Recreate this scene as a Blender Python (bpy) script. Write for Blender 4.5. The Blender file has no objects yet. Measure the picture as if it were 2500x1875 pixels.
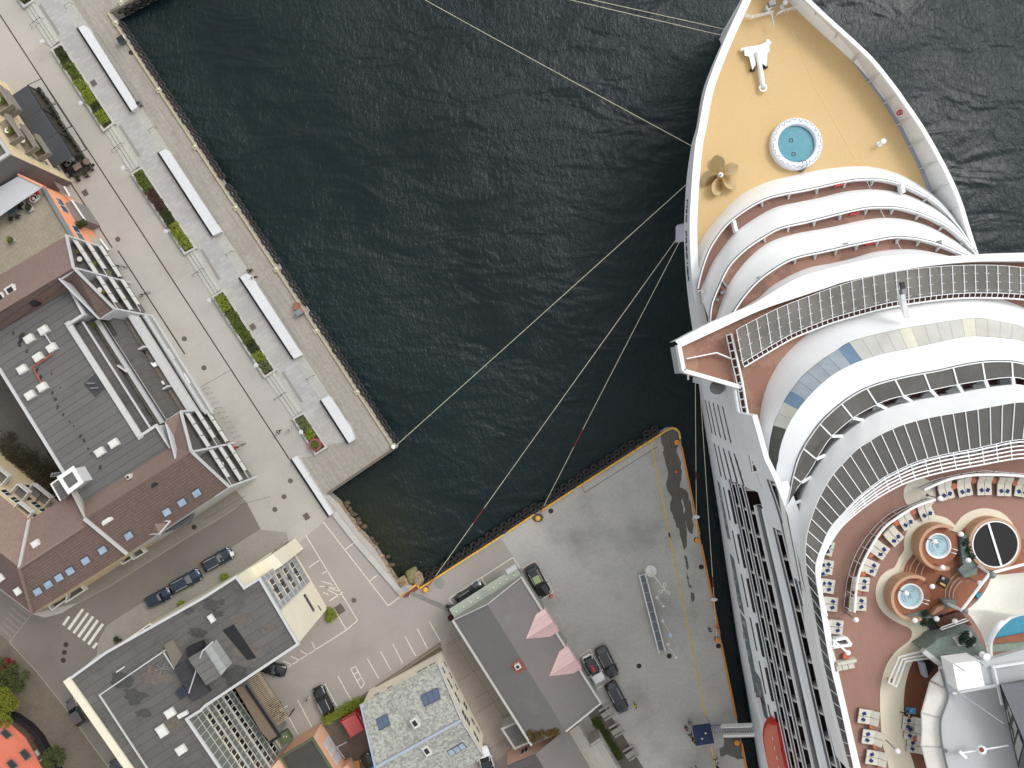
import bpy, bmesh, math, random
from mathutils import Vector, Matrix
random.seed(7)
C = bpy.context.scene.collection
# ---------------------------------------------------------------- camera
H = 120.0            # camera height over the quay (m)
FP = 2076.0          # focal length in photo pixels (photo is 2500 x 1875)
sc = bpy.context.scene
cam_d = bpy.data.cameras.new('camera'); cam = bpy.data.objects.new('camera', cam_d); C.objects.link(cam)
cam.location = (0, 0, H); cam.rotation_euler = (0, 0, 0)
cam_d.sensor_width = 36.0; cam_d.lens = 36.0*FP/2500.0
cam_d.clip_start = 0.5; cam_d.clip_end = 6000
sc.camera = cam
# ---------------------------------------------------------------- light
SUN_EL, SUN_AZ = math.radians(52), math.radians(38)     # azimuth: direction to the sun, measured from +X towards +Y
w = bpy.data.worlds.new('World'); sc.world = w; w.use_nodes = True
nt = w.node_tree; nt.nodes.clear()
wo = nt.nodes.new('ShaderNodeOutputWorld'); bg = nt.nodes.new('ShaderNodeBackground')
sky = nt.nodes.new('ShaderNodeTexSky'); sky.sky_type = 'NISHITA'; sky.sun_disc = False
sky.sun_elevation = SUN_EL; sky.sun_rotation = math.pi/2 - SUN_AZ
sky.air_density = 1.0; sky.dust_density = 3.0; sky.ozone_density = 1.0
hs = nt.nodes.new('ShaderNodeHueSaturation'); hs.inputs['Saturation'].default_value = 0.10
tc = nt.nodes.new('ShaderNodeTexCoord')
mp = nt.nodes.new('ShaderNodeMapping'); mp.inputs['Scale'].default_value = (1, 1, 2.2)
cn = nt.nodes.new('ShaderNodeTexNoise'); cn.inputs['Scale'].default_value = 2.3; cn.inputs['Detail'].default_value = 7; cn.inputs['Roughness'].default_value = 0.58
cr = nt.nodes.new('ShaderNodeMapRange'); cr.inputs['From Min'].default_value = 0.34; cr.inputs['From Max'].default_value = 0.66
cr.inputs['To Min'].default_value = 1.3; cr.inputs['To Max'].default_value = 2.9
mx = nt.nodes.new('ShaderNodeVectorMath'); mx.operation = 'SCALE'
L = nt.links.new
L(sky.outputs[0], hs.inputs['Color']); L(tc.outputs['Generated'], mp.inputs[0]); L(mp.outputs[0], cn.inputs[0])
L(cn.outputs[0], cr.inputs[0]); L(hs.outputs[0], mx.inputs[0]); L(cr.outputs[0], mx.inputs['Scale'])
L(mx.outputs[0], bg.inputs['Color']); bg.inputs['Strength'].default_value = 0.15; L(bg.outputs[0], wo.inputs[0])
sd = bpy.data.lights.new('sun', 'SUN'); sd.energy = 0.8; sd.angle = math.radians(16); sd.color = (1, .975, .94)
sun = bpy.data.objects.new('sun', sd); C.objects.link(sun)
dv = Vector((math.cos(SUN_EL)*math.cos(SUN_AZ), math.cos(SUN_EL)*math.sin(SUN_AZ), math.sin(SUN_EL)))
sun.rotation_euler = dv.to_track_quat('Z', 'Y').to_euler(); sun.location = dv*200
sc.view_settings.view_transform = 'Standard'; sc.view_settings.look = 'None'; sc.view_settings.gamma = 1
sc.view_settings.exposure = -0.42
sc.cycles.max_bounces = 6
# ---------------------------------------------------------------- helpers
def P(px, py, z=0.0):
    """world point seen at photo pixel (px,py) that lies at height z"""
    k = (H-z)/FP
    return Vector(((px-1250.0)*k, -(py-937.5)*k, z))
def PL(pts, z=0.0): return [P(x, y, z) for x, y in pts]
def lin(c):
    c /= 255.0
    return c/12.92 if c <= .04045 else ((c+.055)/1.055)**2.4
MATS = {}
TA = math.radians(32.7)     # town grid
SA = math.radians(-78.4)    # ship axis
def mat(name, rgb, rough=.8, var=.1, vs=.15, fine=.05, fs=3.0, metal=0, spec=.5, pat=None, bump=0, emit=None, alpha=1, cells=None, stain=None, bump_s=6.0):
    """rgb: sRGB 0-255 surface colour.  var/vs: broad mottling, fine/fs: fine grain, pat: dict of a regular pattern"""
    if name in MATS: return MATS[name]
    m = bpy.data.materials.new(name); m.use_nodes = True; n = m.node_tree; N = n.nodes; K = n.links.new
    b = N['Principled BSDF']; b.inputs['Roughness'].default_value = rough; b.inputs['Metallic'].default_value = metal
    b.inputs['Specular IOR Level'].default_value = spec
    col = tuple(lin(c) for c in rgb)
    geo = N.new('ShaderNodeNewGeometry')
    def noise(s, d=5, r=.6):
        t = N.new('ShaderNodeTexNoise'); t.inputs['Scale'].default_value = s; t.inputs['Detail'].default_value = d; t.inputs['Roughness'].default_value = r
        K(geo.outputs['Position'], t.inputs['Vector']); return t
    def rng(out, a, b_, lo=.25, hi=.75):
        r = N.new('ShaderNodeMapRange'); r.inputs['From Min'].default_value = lo; r.inputs['From Max'].default_value = hi
        r.inputs['To Min'].default_value = a; r.inputs['To Max'].default_value = b_; K(out, r.inputs[0]); return r.outputs[0]
    def mul(a, c):
        q = N.new('ShaderNodeMath'); q.operation = 'MULTIPLY'; K(a, q.inputs[0]); K(c, q.inputs[1]); return q.outputs[0]
    f = rng(noise(vs, 6, .65).outputs[0], 1-var, 1+var)
    if fine: f = mul(f, rng(noise(fs, 3, .7).outputs[0], 1-fine, 1+fine))
    if pat:
        mpn = N.new('ShaderNodeMapping'); mpn.vector_type = 'POINT'; mpn.inputs['Rotation'].default_value = (0, 0, -pat.get('rot', TA))
        K(geo.outputs['Position'], mpn.inputs[0]); br = N.new('ShaderNodeTexBrick')
        K(mpn.outputs[0], br.inputs['Vector']); br.inputs['Scale'].default_value = 1
        br.inputs['Brick Width'].default_value = pat['w']; br.inputs['Row Height'].default_value = pat['h']
        br.inputs['Mortar Size'].default_value = pat.get('m', .02); br.inputs['Mortar Smooth'].default_value = pat.get('ms', .3)
        br.offset = pat.get('off', .5); v = pat.get('v', .15)
        br.inputs['Color1'].default_value = (1+v,)*3+(1,); br.inputs['Color2'].default_value = (1-v,)*3+(1,)
        br.inputs['Mortar'].default_value = (pat.get('d', .6),)*3+(1,)
        f = mul(f, br.outputs['Color'])
    if cells:
        vo = N.new('ShaderNodeTexVoronoi'); vo.inputs['Scale'].default_value = cells['s']; K(geo.outputs['Position'], vo.inputs['Vector'])
        se = N.new('ShaderNodeSeparateColor'); K(vo.outputs['Color'], se.inputs[0])
        f = mul(f, rng(se.outputs[0], cells['lo'], cells['hi'], 0, 1))
    sv = N.new('ShaderNodeVectorMath'); sv.operation = 'SCALE'; sv.inputs[0].default_value = col; K(f, sv.inputs['Scale'])
    out = sv.outputs[0]
    if stain:
        ns = noise(stain['s'], 5, .6); mxn = N.new('ShaderNodeMix'); mxn.data_type = 'RGBA'
        K(rng(ns.outputs[0], 0, stain.get('a', 1), stain['lo'], stain['hi']), mxn.inputs[0]); K(out, mxn.inputs[6])
        mxn.inputs[7].default_value = tuple(lin(c) for c in stain['rgb'])+(1,); out = mxn.outputs[2]
    K(out, b.inputs['Base Color'])
    if bump:
        bp = N.new('ShaderNodeBump'); bp.inputs['Strength'].default_value = bump; bp.inputs['Distance'].default_value = .1
        K(noise(bump_s, 4, .6).outputs[0], bp.inputs['Height']); K(bp.outputs[0], b.inputs['Normal'])
    if emit: b.inputs['Emission Color'].default_value = tuple(lin(c) for c in rgb)+(1,); b.inputs['Emission Strength'].default_value = emit
    if alpha < 1: b.inputs['Alpha'].default_value = alpha
    MATS[name] = m; return m

ORG = {}
class MB:
    """collects shapes in world coordinates; build() links them as ONE mesh object"""
    def __init__(s): s.v = []; s.f = []; s.smooth = False
    def poly(s, pts, flip=False):
        o = len(s.v); s.v += [Vector(p) for p in pts]; idx = list(range(o, o+len(pts))); s.f.append(idx[::-1] if flip else idx); return s
    def loft(s, rings, closed=True, cap0=False, cap1=False):
        o = len(s.v); n = len(rings[0])
        for r in rings: s.v += [Vector(p) for p in r]
        for i in range(len(rings)-1):
            for j in range(n if closed else n-1):
                k = (j+1) % n; s.f.append([o+i*n+j, o+i*n+k, o+(i+1)*n+k, o+(i+1)*n+j])
        if cap0: s.f.append([o+j for j in range(n)][::-1])
        if cap1: s.f.append([o+(len(rings)-1)*n+j for j in range(n)])
        return s
    def prism(s, pts, z0, z1):
        """pts: world xy polygon"""
        a = sum(pts[i][0]*pts[(i+1) % len(pts)][1]-pts[(i+1) % len(pts)][0]*pts[i][1] for i in range(len(pts)))
        if a < 0: pts = pts[::-1]
        return s.loft([[(p[0], p[1], z0) for p in pts], [(p[0], p[1], z1) for p in pts]], True, True, True)
    def box(s, c, size, rz=0, z0=None):
        x, y = size[0]/2, size[1]/2; cz = math.cos(rz); sz = math.sin(rz)
        pts = [(c[0]+a*cz-b*sz, c[1]+a*sz+b*cz) for a, b in ((-x, -y), (x, -y), (x, y), (-x, y))]
        zb = z0 if z0 is not None else c[2]-size[2]/2
        return s.prism(pts, zb, zb+size[2])
    def bar(s, a, b, w_, h_=None, up=Vector((0, 0, 1))):
        """rectangular bar from a to b (any direction)"""
        a = Vector(a); b = Vector(b); h_ = h_ or w_; d = (b-a)
        if d.length < 1e-6: return s
        d.normalize(); u = d.cross(up)
        if u.length < 1e-3: u = d.cross(Vector((1, 0, 0)))
        u.normalize(); t = u.cross(d)
        q = [(-1, -1), (1, -1), (1, 1), (-1, 1)]
        return s.loft([[e+u*(i*w_/2)+t*(j*h_/2) for i, j in q] for e in (a, b)], True, True, True)
    def tube(s, path, r, n=6, closed=False):
        path = [Vector(p) for p in path]; rings = []; m = len(path)
        for i, p in enumerate(path):
            a = path[(i-1) % m] if (i > 0 or closed) else path[i]; b = path[(i+1) % m] if (i < m-1 or closed) else path[i]
            d = (b-a).normalized(); u = d.cross(Vector((0, 0, 1)))
            if u.length < 1e-3: u = Vector((1, 0, 0))
            u.normalize(); t = u.cross(d); rr = r[i] if isinstance(r, (list, tuple)) else r
            rings.append([p+(u*math.cos(2*math.pi*k/n)+t*math.sin(2*math.pi*k/n))*rr for k in range(n)])
        if closed: rings.append(rings[0]); return s.loft(rings)
        return s.loft(rings, True, True, True)
    def lathe(s, c, prof, n=16):
        """prof: (radius, z) list from bottom to top"""
        return s.loft([[(c[0]+r*math.cos(2*math.pi*k/n), c[1]+r*math.sin(2*math.pi*k/n), c[2]+z) for k in range(n)] for r, z in prof], True, True, True)
    def ball(s, c, r, n=10, sz=1):
        return s.lathe(c, [(max(r*math.sin(math.pi*i/6), .002), -r*math.cos(math.pi*i/6)*sz) for i in range(7)], n)
    def strip(s, A, B):
        """surface between two equal-length polylines"""
        o = len(s.v); n = len(A); s.v += [Vector(p) for p in A]+[Vector(p) for p in B]
        for i in range(n-1): s.f.append([o+i, o+i+1, o+n+i+1, o+n+i])
        return s
    def build(s, name, m, parent=None, smooth=False, origin=None):
        me = bpy.data.meshes.new(name)
        if parent is not None: org = ORG[parent.name]
        elif origin is not None: org = Vector(origin)
        else:
            n = max(1, len(s.v)); org = Vector((sum(p[0] for p in s.v)/n, sum(p[1] for p in s.v)/n, min(p[2] for p in s.v)))
        me.from_pydata([tuple(Vector(p)-org) for p in s.v], [], s.f)
        bm = bmesh.new(); bm.from_mesh(me); bmesh.ops.recalc_face_normals(bm, faces=bm.faces)
        if smooth:
            if smooth != 'strip': bmesh.ops.remove_doubles(bm, verts=bm.verts, dist=1e-5)
            for f in bm.faces: f.smooth = True
        bm.to_mesh(me); bm.free()
        o = bpy.data.objects.new(name, me)
        for q in (m if isinstance(m, list) else [m]): me.materials.append(q)
        C.objects.link(o)
        if parent is not None: o.parent = parent; ORG[o.name] = org
        else: o.location = org; ORG[o.name] = org
        return o
def pieces(mb, name, m, parent):
    """one part per loose piece of the mesh builder"""
    par = list(range(len(mb.v)))
    def fd(i):
        while par[i] != i: par[i] = par[par[i]]; i = par[i]
        return i
    for f in mb.f:
        for k in f[1:]: par[fd(k)] = fd(f[0])
    gr = {}
    for f in mb.f: gr.setdefault(fd(f[0]), []).append(f)
    for fs in gr.values():
        q = MB(); mp_ = {}
        for f in fs:
            for k in f:
                if k not in mp_: mp_[k] = len(q.v); q.v.append(mb.v[k])
            q.f.append([mp_[k] for k in f])
        q.build(name, m, parent)
def tag(o, label=None, cat=None, group=None, kind=None):
    for k, v in (('label', label), ('category', cat), ('group', group), ('kind', kind)):
        if v: o[k] = v
    return o
def thing(name, loc, label, cat, group=None, rz=0):
    o = bpy.data.objects.new(name, None); C.objects.link(o); o.location = loc; o.rotation_euler = (0, 0, rz)
    o.empty_display_size = .3; ORG[o.name] = Vector(loc); return tag(o, label, cat, group)
def st(mb, name, m): return tag(mb.build(name, m, origin=(0, 0, 0)), kind='structure')
def clone(o, parent=None):
    c = o.copy(); C.objects.link(c); c.parent = parent
    for ch in [k for k in ALLCH.get(o.name, [])]: clone(ch, c)
    return c
ALLCH = {}
def snapshot(o):
    ALLCH[o.name] = list(o.children)
    for ch in o.children: snapshot(ch)
def dup(o, loc, rz, label, group=None):
    snapshot(o); c = clone(o); c.location = loc; c.rotation_euler = (0, 0, rz); c['label'] = label
    if group: c['group'] = group
    return c
ORD = ['first', 'second', 'third', 'fourth', 'fifth', 'sixth', 'seventh', 'eighth', 'ninth', 'tenth', 'eleventh', 'twelfth', 'thirteenth', 'fourteenth', 'fifteenth', 'sixteenth', 'seventeenth', 'eighteenth', 'nineteenth', 'twentieth']
def ang(a, b): return math.atan2(b[1]-a[1], b[0]-a[0])
def lerp(a, b, t): return a+(b-a)*t
def resample(pts, n):
    d = [0.0]
    for i in range(1, len(pts)): d.append(d[-1]+(pts[i]-pts[i-1]).length)
    out = []; j = 0
    for i in range(n):
        t = d[-1]*i/(n-1)
        while j < len(pts)-2 and d[j+1] < t: j += 1
        q = (t-d[j])/max(1e-9, d[j+1]-d[j]); out.append(lerp(pts[j], pts[j+1], min(1, max(0, q))))
    return out
def smoothc(pts, n):
    """Catmull-Rom through points, then resampled to n"""
    q = []
    for i in range(len(pts)-1):
        p0 = pts[max(0, i-1)]; p1 = pts[i]; p2 = pts[i+1]; p3 = pts[min(len(pts)-1, i+2)]
        for k in range(6):
            t = k/6.0
            q.append(.5*((2*p1)+(p2-p0)*t+(2*p0-5*p1+4*p2-p3)*t*t+(3*p1-p0-3*p2+p3)*t**3))
    q.append(pts[-1]); return resample(q, n)
def txt(s, size, M, m, parent, name='lettering', ext=.004, shear=0, font=None):
    cu = bpy.data.curves.new('t', 'FONT'); cu.body = s; cu.size = size; cu.align_x = 'CENTER'; cu.align_y = 'CENTER'; cu.extrude = ext; cu.shear = shear
    ob = bpy.data.objects.new('t', cu); C.objects.link(ob); bpy.context.view_layer.update()
    me = bpy.data.meshes.new_from_object(ob.evaluated_get(bpy.context.evaluated_depsgraph_get()))
    bpy.data.objects.remove(ob); me.materials.clear(); me.materials.append(m)
    me.transform(Matrix.Translation(-ORG[parent.name]) @ M)
    o = bpy.data.objects.new(name, me); C.objects.link(o); o.parent = parent; ORG[o.name] = ORG[parent.name]; return o
def frame(o, x, y):
    """matrix with origin o, local x and y axes"""
    x = Vector(x).normalized(); y = Vector(y); y = (y-x*y.dot(x)).normalized(); z = x.cross(y)
    return Matrix.Translation(Vector(o)) @ Matrix((x, y, z)).transposed().to_4x4()
# leaf material and clusters
def leafmat(name, rgb, v=.5):
    if name in MATS: return MATS[name]
    m = mat(name, rgb, rough=.7, var=.35, vs=1.2, fine=v, fs=9, spec=.2); return m
def leaves(mb, c, r, n, s=.12, rnd=random):
    """n small leaf faces through an ellipsoid c, r"""
    for _ in range(n):
        while True:
            q = Vector((rnd.uniform(-1, 1), rnd.uniform(-1, 1), rnd.uniform(-1, 1)))
            if .25 < q.length < 1: break
        p = Vector((c[0]+q.x*r[0], c[1]+q.y*r[1], c[2]+q.z*r[2]))
        u = Vector((rnd.gauss(0, 1), rnd.gauss(0, 1), rnd.gauss(0, .5))).normalized()*s*rnd.uniform(.6, 1.3)
        t = u.cross(Vector((rnd.gauss(0, .5), rnd.gauss(0, .5), 1))).normalized()*s*rnd.uniform(.4, .8)
        mb.f.append([len(mb.v), len(mb.v)+1, len(mb.v)+2, len(mb.v)+3]); mb.v += [p-u, p-t, p+u, p+t]
def rough_(pts, j=2.2, st=7):
    out = []
    for i, a in enumerate(pts):
        b = pts[(i+1) % len(pts)]; n = max(1, int(math.hypot(b[0]-a[0], b[1]-a[1])/st))
        for k in range(n): out.append((lerp(a[0], b[0], k/n)+random.uniform(-j, j), lerp(a[1], b[1], k/n)+random.uniform(-j, j)))
    return out
# ---------------------------------------------------------------- materials
WHITE = mat('white_paint', (228, 228, 224), rough=.55, var=.03, vs=.3, fine=.02)
SHIPW = mat('ship_white_paint', (238, 240, 240), rough=.45, var=.03, vs=.25, fine=.02, pat=dict(w=5.5, h=2.6, m=.018, d=.92, v=.008, rot=math.radians(-78.4)))
HULLW = mat('hull_paint', (238, 242, 246), rough=.5, var=.04, vs=.25, fine=.03, stain=dict(s=.6, lo=.6, hi=.8, rgb=(226, 230, 234), a=.4))
BLACK = mat('black_rubber', (26, 26, 27), rough=.75, var=.3, vs=2, fine=.3, fs=9)
DARK = mat('dark_interior', (28, 28, 32), rough=.6, var=.3, vs=1)
STEEL = mat('brushed_steel', (170, 172, 172), rough=.35, metal=.8, var=.06)
GREYM = mat('grey_metal', (120, 122, 122), rough=.5, metal=.3, var=.08)
GLASSD = mat('dark_glass', (22, 30, 36), rough=.06, var=.1, spec=.8)
GLASSB = mat('blue_glass', (60, 82, 104), rough=.08, var=.15, vs=.8, spec=.8)
ORANGE = mat('orange_paint', (226, 138, 30), rough=.5, var=.15, vs=2, fine=.1)
YELLOW = mat('yellow_paint', (222, 168, 54), rough=.6, var=.2, vs=1.5, fine=.15)
RED = mat('red_paint', (186, 34, 38), rough=.5, var=.1, vs=2)
CONC = mat('pale_concrete', (180, 178, 172), rough=.85, var=.09, vs=.6, fine=.08, fs=7)
LAMPW = mat('lamp_globe', (240, 240, 238), rough=.3, var=.01)
# ================================================================ ground, water
wm = bpy.data.materials.new('harbour_water'); wm.use_nodes = True
n_ = wm.node_tree; N_ = n_.nodes; K_ = n_.links.new; b_ = N_['Principled BSDF']
b_.inputs['Roughness'].default_value = .07; b_.inputs['IOR'].default_value = 1.29
g_ = N_.new('ShaderNodeNewGeometry')
def wn(scale, det, stretch=(1, 1, 1), rot=0, dist=0, rough=.6):
    m_ = N_.new('ShaderNodeMapping'); m_.inputs['Scale'].default_value = stretch; m_.inputs['Rotation'].default_value = (0, 0, rot)
    t = N_.new('ShaderNodeTexNoise'); t.inputs['Scale'].default_value = scale; t.inputs['Detail'].default_value = det; t.inputs['Distortion'].default_value = dist; t.inputs['Roughness'].default_value = rough
    K_(g_.outputs['Position'], m_.inputs[0]); K_(m_.outputs[0], t.inputs[0]); return t.outputs[0]
def wmath(op, a, b):
    q = N_.new('ShaderNodeMath'); q.operation = op
    for i, x in enumerate((a, b)):
        if isinstance(x, (int, float)): q.inputs[i].default_value = x
        else: K_(x, q.inputs[i])
    return q.outputs[0]
swell = wn(.2, 2, (.6, 1.2, 1), math.radians(-8), .6)
chop = wn(1.7, 5, (1, .6, 1), math.radians(28), .5, .62)
fine_ = wn(5.5, 3, (1, .6, 1), math.radians(-35), .3, .6)
patch = wn(.045, 3)
pr = N_.new('ShaderNodeMapRange'); pr.inputs['From Min'].default_value = .38; pr.inputs['From Max'].default_value = .62; pr.inputs['To Min'].default_value = .45; pr.inputs['To Max'].default_value = 1.25; K_(patch, pr.inputs[0])
hgt = wmath('ADD', wmath('MULTIPLY', swell, .5), wmath('MULTIPLY', wmath('ADD', wmath('MULTIPLY', chop, .15), wmath('MULTIPLY', fine_, .045)), pr.outputs[0]))
bp_ = N_.new('ShaderNodeBump'); bp_.inputs['Strength'].default_value = 1.0; bp_.inputs['Distance'].default_value = 1.0
K_(hgt, bp_.inputs['Height']); K_(bp_.outputs[0], b_.inputs['Normal'])
ramp = N_.new('ShaderNodeMix'); ramp.data_type = 'RGBA'; K_(patch, ramp.inputs[0])
ramp.inputs[6].default_value = (.003, .0075, .0085, 1); ramp.inputs[7].default_value = (.010, .024, .026, 1)
# green-brown shallows near the rocky bank
dist = N_.new('ShaderNodeVectorMath'); dist.operation = 'DISTANCE'; K_(g_.outputs['Position'], dist.inputs[0]); dist.inputs[1].default_value = P(905, 1330, -2.5)
dm = N_.new('ShaderNodeMapRange'); dm.inputs['From Min'].default_value = 3; dm.inputs['From Max'].default_value = 13; dm.inputs['To Min'].default_value = 1; dm.inputs['To Max'].default_value = 0
K_(dist.outputs['Value'], dm.inputs[0])
sh = N_.new('ShaderNodeMix'); sh.data_type = 'RGBA'; K_(wmath('MULTIPLY', dm.outputs[0], wmath('MULTIPLY', wn(.5, 4), 1.5)), sh.inputs[0]); K_(ramp.outputs[2], sh.inputs[6])
sh.inputs[7].default_value = (.022, .026, .012, 1); K_(sh.outputs[2], b_.inputs['Base Color'])
st(MB().poly([(-3000, -3000, -2.5), (3000, -3000, -2.5), (3000, 3000, -2.5), (-3000, 3000, -2.5)]), 'water', wm)

PLAZA = mat('beige_asphalt', (172, 167, 159), rough=.9, var=.10, vs=.09, fine=.10, fs=5, pat=dict(w=9.5, h=9.5, m=.05, d=.9, v=.015, off=0), stain=dict(s=.22, lo=.55, hi=.8, rgb=(150, 141, 129), a=.5))
WALLQ = mat('quay_wall', (58, 56, 52), rough=.9, var=.3, vs=.7)
shore = [(620, -155), (271, 30), (968, 1091), (800, 1205), (827, 1230), (873, 1295), (911, 1336), (957, 1406), (976, 1436), (1000, 1428), (1025, 1436), (1250, 1291), (1418, 1183), (1587, 1075), (1632, 1046), (1650, 1044), (1659, 1052), (1664, 1089), (1727, 1400), (1762, 1570), (1823, 1875), (1884, 2180), (2400, 4700)]
land = shore+[(-4500, 4700), (-4500, -3200), (620, -3200)]
st(MB().prism([tuple(P(x, y)[:2]) for x, y in land], -7, 0), 'ground', [PLAZA])
def sheet(name, pts, m, lvl=1, tagit=True):
    o = MB().poly(PL(pts, .004*lvl)).build(name, m, origin=(0, 0, 0))
    if o.data.polygons[0].normal.z < 0: o.data.flip_normals()
    return tag(o, kind='structure')
WOOD = mat('weathered_planks', (156, 150, 141), rough=.9, var=.12, vs=.12, fine=.16, fs=2.2, pat=dict(w=3.6, h=.16, m=.022, d=.72, v=.12, rot=math.radians(-57.3)), stain=dict(s=.35, lo=.58, hi=.8, rgb=(128, 116, 103), a=.6))
STONE = mat('promenade_stone', (166, 164, 161), rough=.85, var=.07, vs=.2, fine=.06, fs=4, pat=dict(w=1.15, h=.62, m=.07, ms=.6, d=.9, v=.09), stain=dict(s=.3, lo=.5, hi=.75, rgb=(182, 180, 176), a=.55))
ASPH = mat('street_asphalt', (120, 113, 106), rough=.92, var=.12, vs=.1, fine=.12, fs=6, stain=dict(s=.16, lo=.5, hi=.75, rgb=(104, 98, 92), a=.6))
PARK = mat('parking_asphalt', (158, 151, 144), rough=.92, var=.09, vs=.12, fine=.08, fs=5, stain=dict(s=.15, lo=.52, hi=.78, rgb=(140, 133, 125), a=.6))
QUAY = mat('quay_concrete', (176, 174, 168), rough=.9, var=.15, vs=.1, fine=.11, fs=2.5, pat=dict(w=14, h=10, m=.04, d=.86, v=.02, off=0), stain=dict(s=.12, lo=.5, hi=.72, rgb=(138, 137, 132), a=.8))
COB = mat('brown_cobbles', (112, 103, 90), rough=.95, var=.14, vs=.15, fine=.18, fs=5, pat=dict(w=.28, h=.18, m=.02, d=.8, v=.10), stain=dict(s=.25, lo=.5, hi=.7, rgb=(88, 80, 68), a=.6))
MARK = mat('road_paint', (214, 210, 196), rough=.8, var=.08, vs=1, fine=.22, fs=5)
MARKY = mat('yellow_road_paint', (205, 178, 92), rough=.8, var=.15, vs=.8, fine=.25, fs=4)
DRAIN = mat('rusty_drain', (72, 60, 52), rough=.9, var=.2, vs=1, fine=.2)
WET = mat('damp_concrete', (86, 83, 77), rough=.45, var=.22, vs=.35, fine=.15, fs=3)
sheet('pier_deck', [(271, 30), (620, -155), (480, -400), (-90, -400), (174, 0), (845, 1027), (861, 1070), (801, 1086), (769, 1112), (714, 1122), (805, 1262), (816, 1238), (792, 1211), (968, 1091)], WOOD, 1)
sheet('promenade', [(87, 0), (-173, -400), (-113, -400), (146, 0), (191, 68), (388, 372), (785, 978), (854, 1076), (801, 1086), (742, 1005)], STONE, 2)
sheet('promenade_edge', [(146, 0), (-113, -400), (-85, -400), (174, 0), (845, 1027), (856, 1074), (785, 978), (388, 372)], mat('pale_granite', (172, 170, 163), rough=.85, var=.06, vs=.4, fine=.08, pat=dict(w=.5, h=.5, m=.02, d=.86, v=.05, off=0)), 1)
sheet('street', [(602, 1226), (637, 1293), (575, 1331), (510, 1375), (400, 1440), (302, 1501), (262, 1528), (243, 1562), (238, 1599), (170, 1662), (330, 1900), (620, 2300), (420, 2300), (266, 1875), (154, 1721), (90, 1640), (23, 1568), (-60, 1500), (-200, 1400), (-160, 1320), (77, 1499), (110, 1508), (153, 1496), (193, 1471), (265, 1433), (450, 1317)], ASPH, 1)
sheet('cobbled_square', [(23, 1568), (90, 1640), (154, 1721), (266, 1875), (420, 2300), (-900, 2300), (-900, 1200), (-200, 1400), (-60, 1500)], COB, 1)
sheet('pavement', [(637, 1293), (575, 1331), (510, 1375), (302, 1501), (262, 1528), (243, 1562), (238, 1599), (500, 1560), (720, 1400), (700, 1300)], mat('grey_brown_pavers', (148, 142, 132), rough=.9, var=.1, vs=.2, fine=.14, fs=5, pat=dict(w=.4, h=.4, m=.015, d=.9, v=.04)), 2)
sheet('alley', [(77, 1499), (193, 1471), (265, 1433), (450, 1317), (602, 1226), (560, 1180), (300, 1330), (60, 1460)], mat('dark_pavers', (136, 129, 119), rough=.9, var=.12, vs=.2, fine=.14, fs=5, pat=dict(w=.35, h=.35, m=.015, d=.88, v=.04)), 2)
sheet('parking_lot', [(816, 1238), (982, 1450), (1025, 1436), (1250, 1291), (1224, 1315), (1272, 1389), (1300, 1440), (1480, 1720), (1560, 2300), (300, 2300), (450, 1700), (714, 1338), (790, 1275)], PARK, 1)
sheet('quay', [(1025, 1436), (1250, 1291), (1418, 1183), (1587, 1075), (1632, 1046), (1650, 1044), (1659, 1052), (1664, 1089), (1727, 1400), (1762, 1570), (1823, 1875), (1884, 2180), (1980, 2640), (1750, 2640), (1560, 2000), (1465, 1716), (1395, 1590), (1300, 1440), (1272, 1389), (1224, 1315)], QUAY, 2)
sheet('yard', [(1083, 1588), (1092, 1560), (1112, 1508), (1200, 1640), (1320, 1830), (1240, 1990), (1150, 1900), (1172, 1800)], mat('patched_concrete', (150, 140, 130), rough=.92, var=.12, vs=.2, fine=.12, fs=4, pat=dict(w=4.4, h=5.2, m=.06, d=.72, v=.07, off=0)), 3)
sheet('back_yard', [(786, 1772), (845, 1745), (880, 1722), (930, 1930), (830, 1990), (800, 1860)], mat('dark_yard_asphalt', (98, 89, 80), rough=.95, var=.2, vs=.5, fine=.2, fs=6), 2)
def line(name, a, b, wd, m, lvl=4, z=0):
    A = P(*a); B = P(*b); d = (B-A).normalized(); q = Vector((-d.y, d.x, 0))*wd/2; zz = Vector((0, 0, .004*lvl+z))
    return [A+q+zz, B+q+zz, B-q+zz, A-q+zz]
def lines(name, segs, wd, m, lvl=4):
    mb = MB()
    for a, b in segs: mb.poly(line(name, a, b, wd, m, lvl), flip=True)
    o = mb.build(name, m, origin=(0, 0, 0)); return tag(o, kind='structure')
lines('drain_channel', [((-180, -240), (707, 1122)), ((174, 449), (274, 605)), ((288, 612), (400, 785))], .17, DRAIN)
lines('drain_channel', [((400, 785), (451, 864)), ((230, 1000), (236, 1008))], .2, DRAIN)
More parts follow.
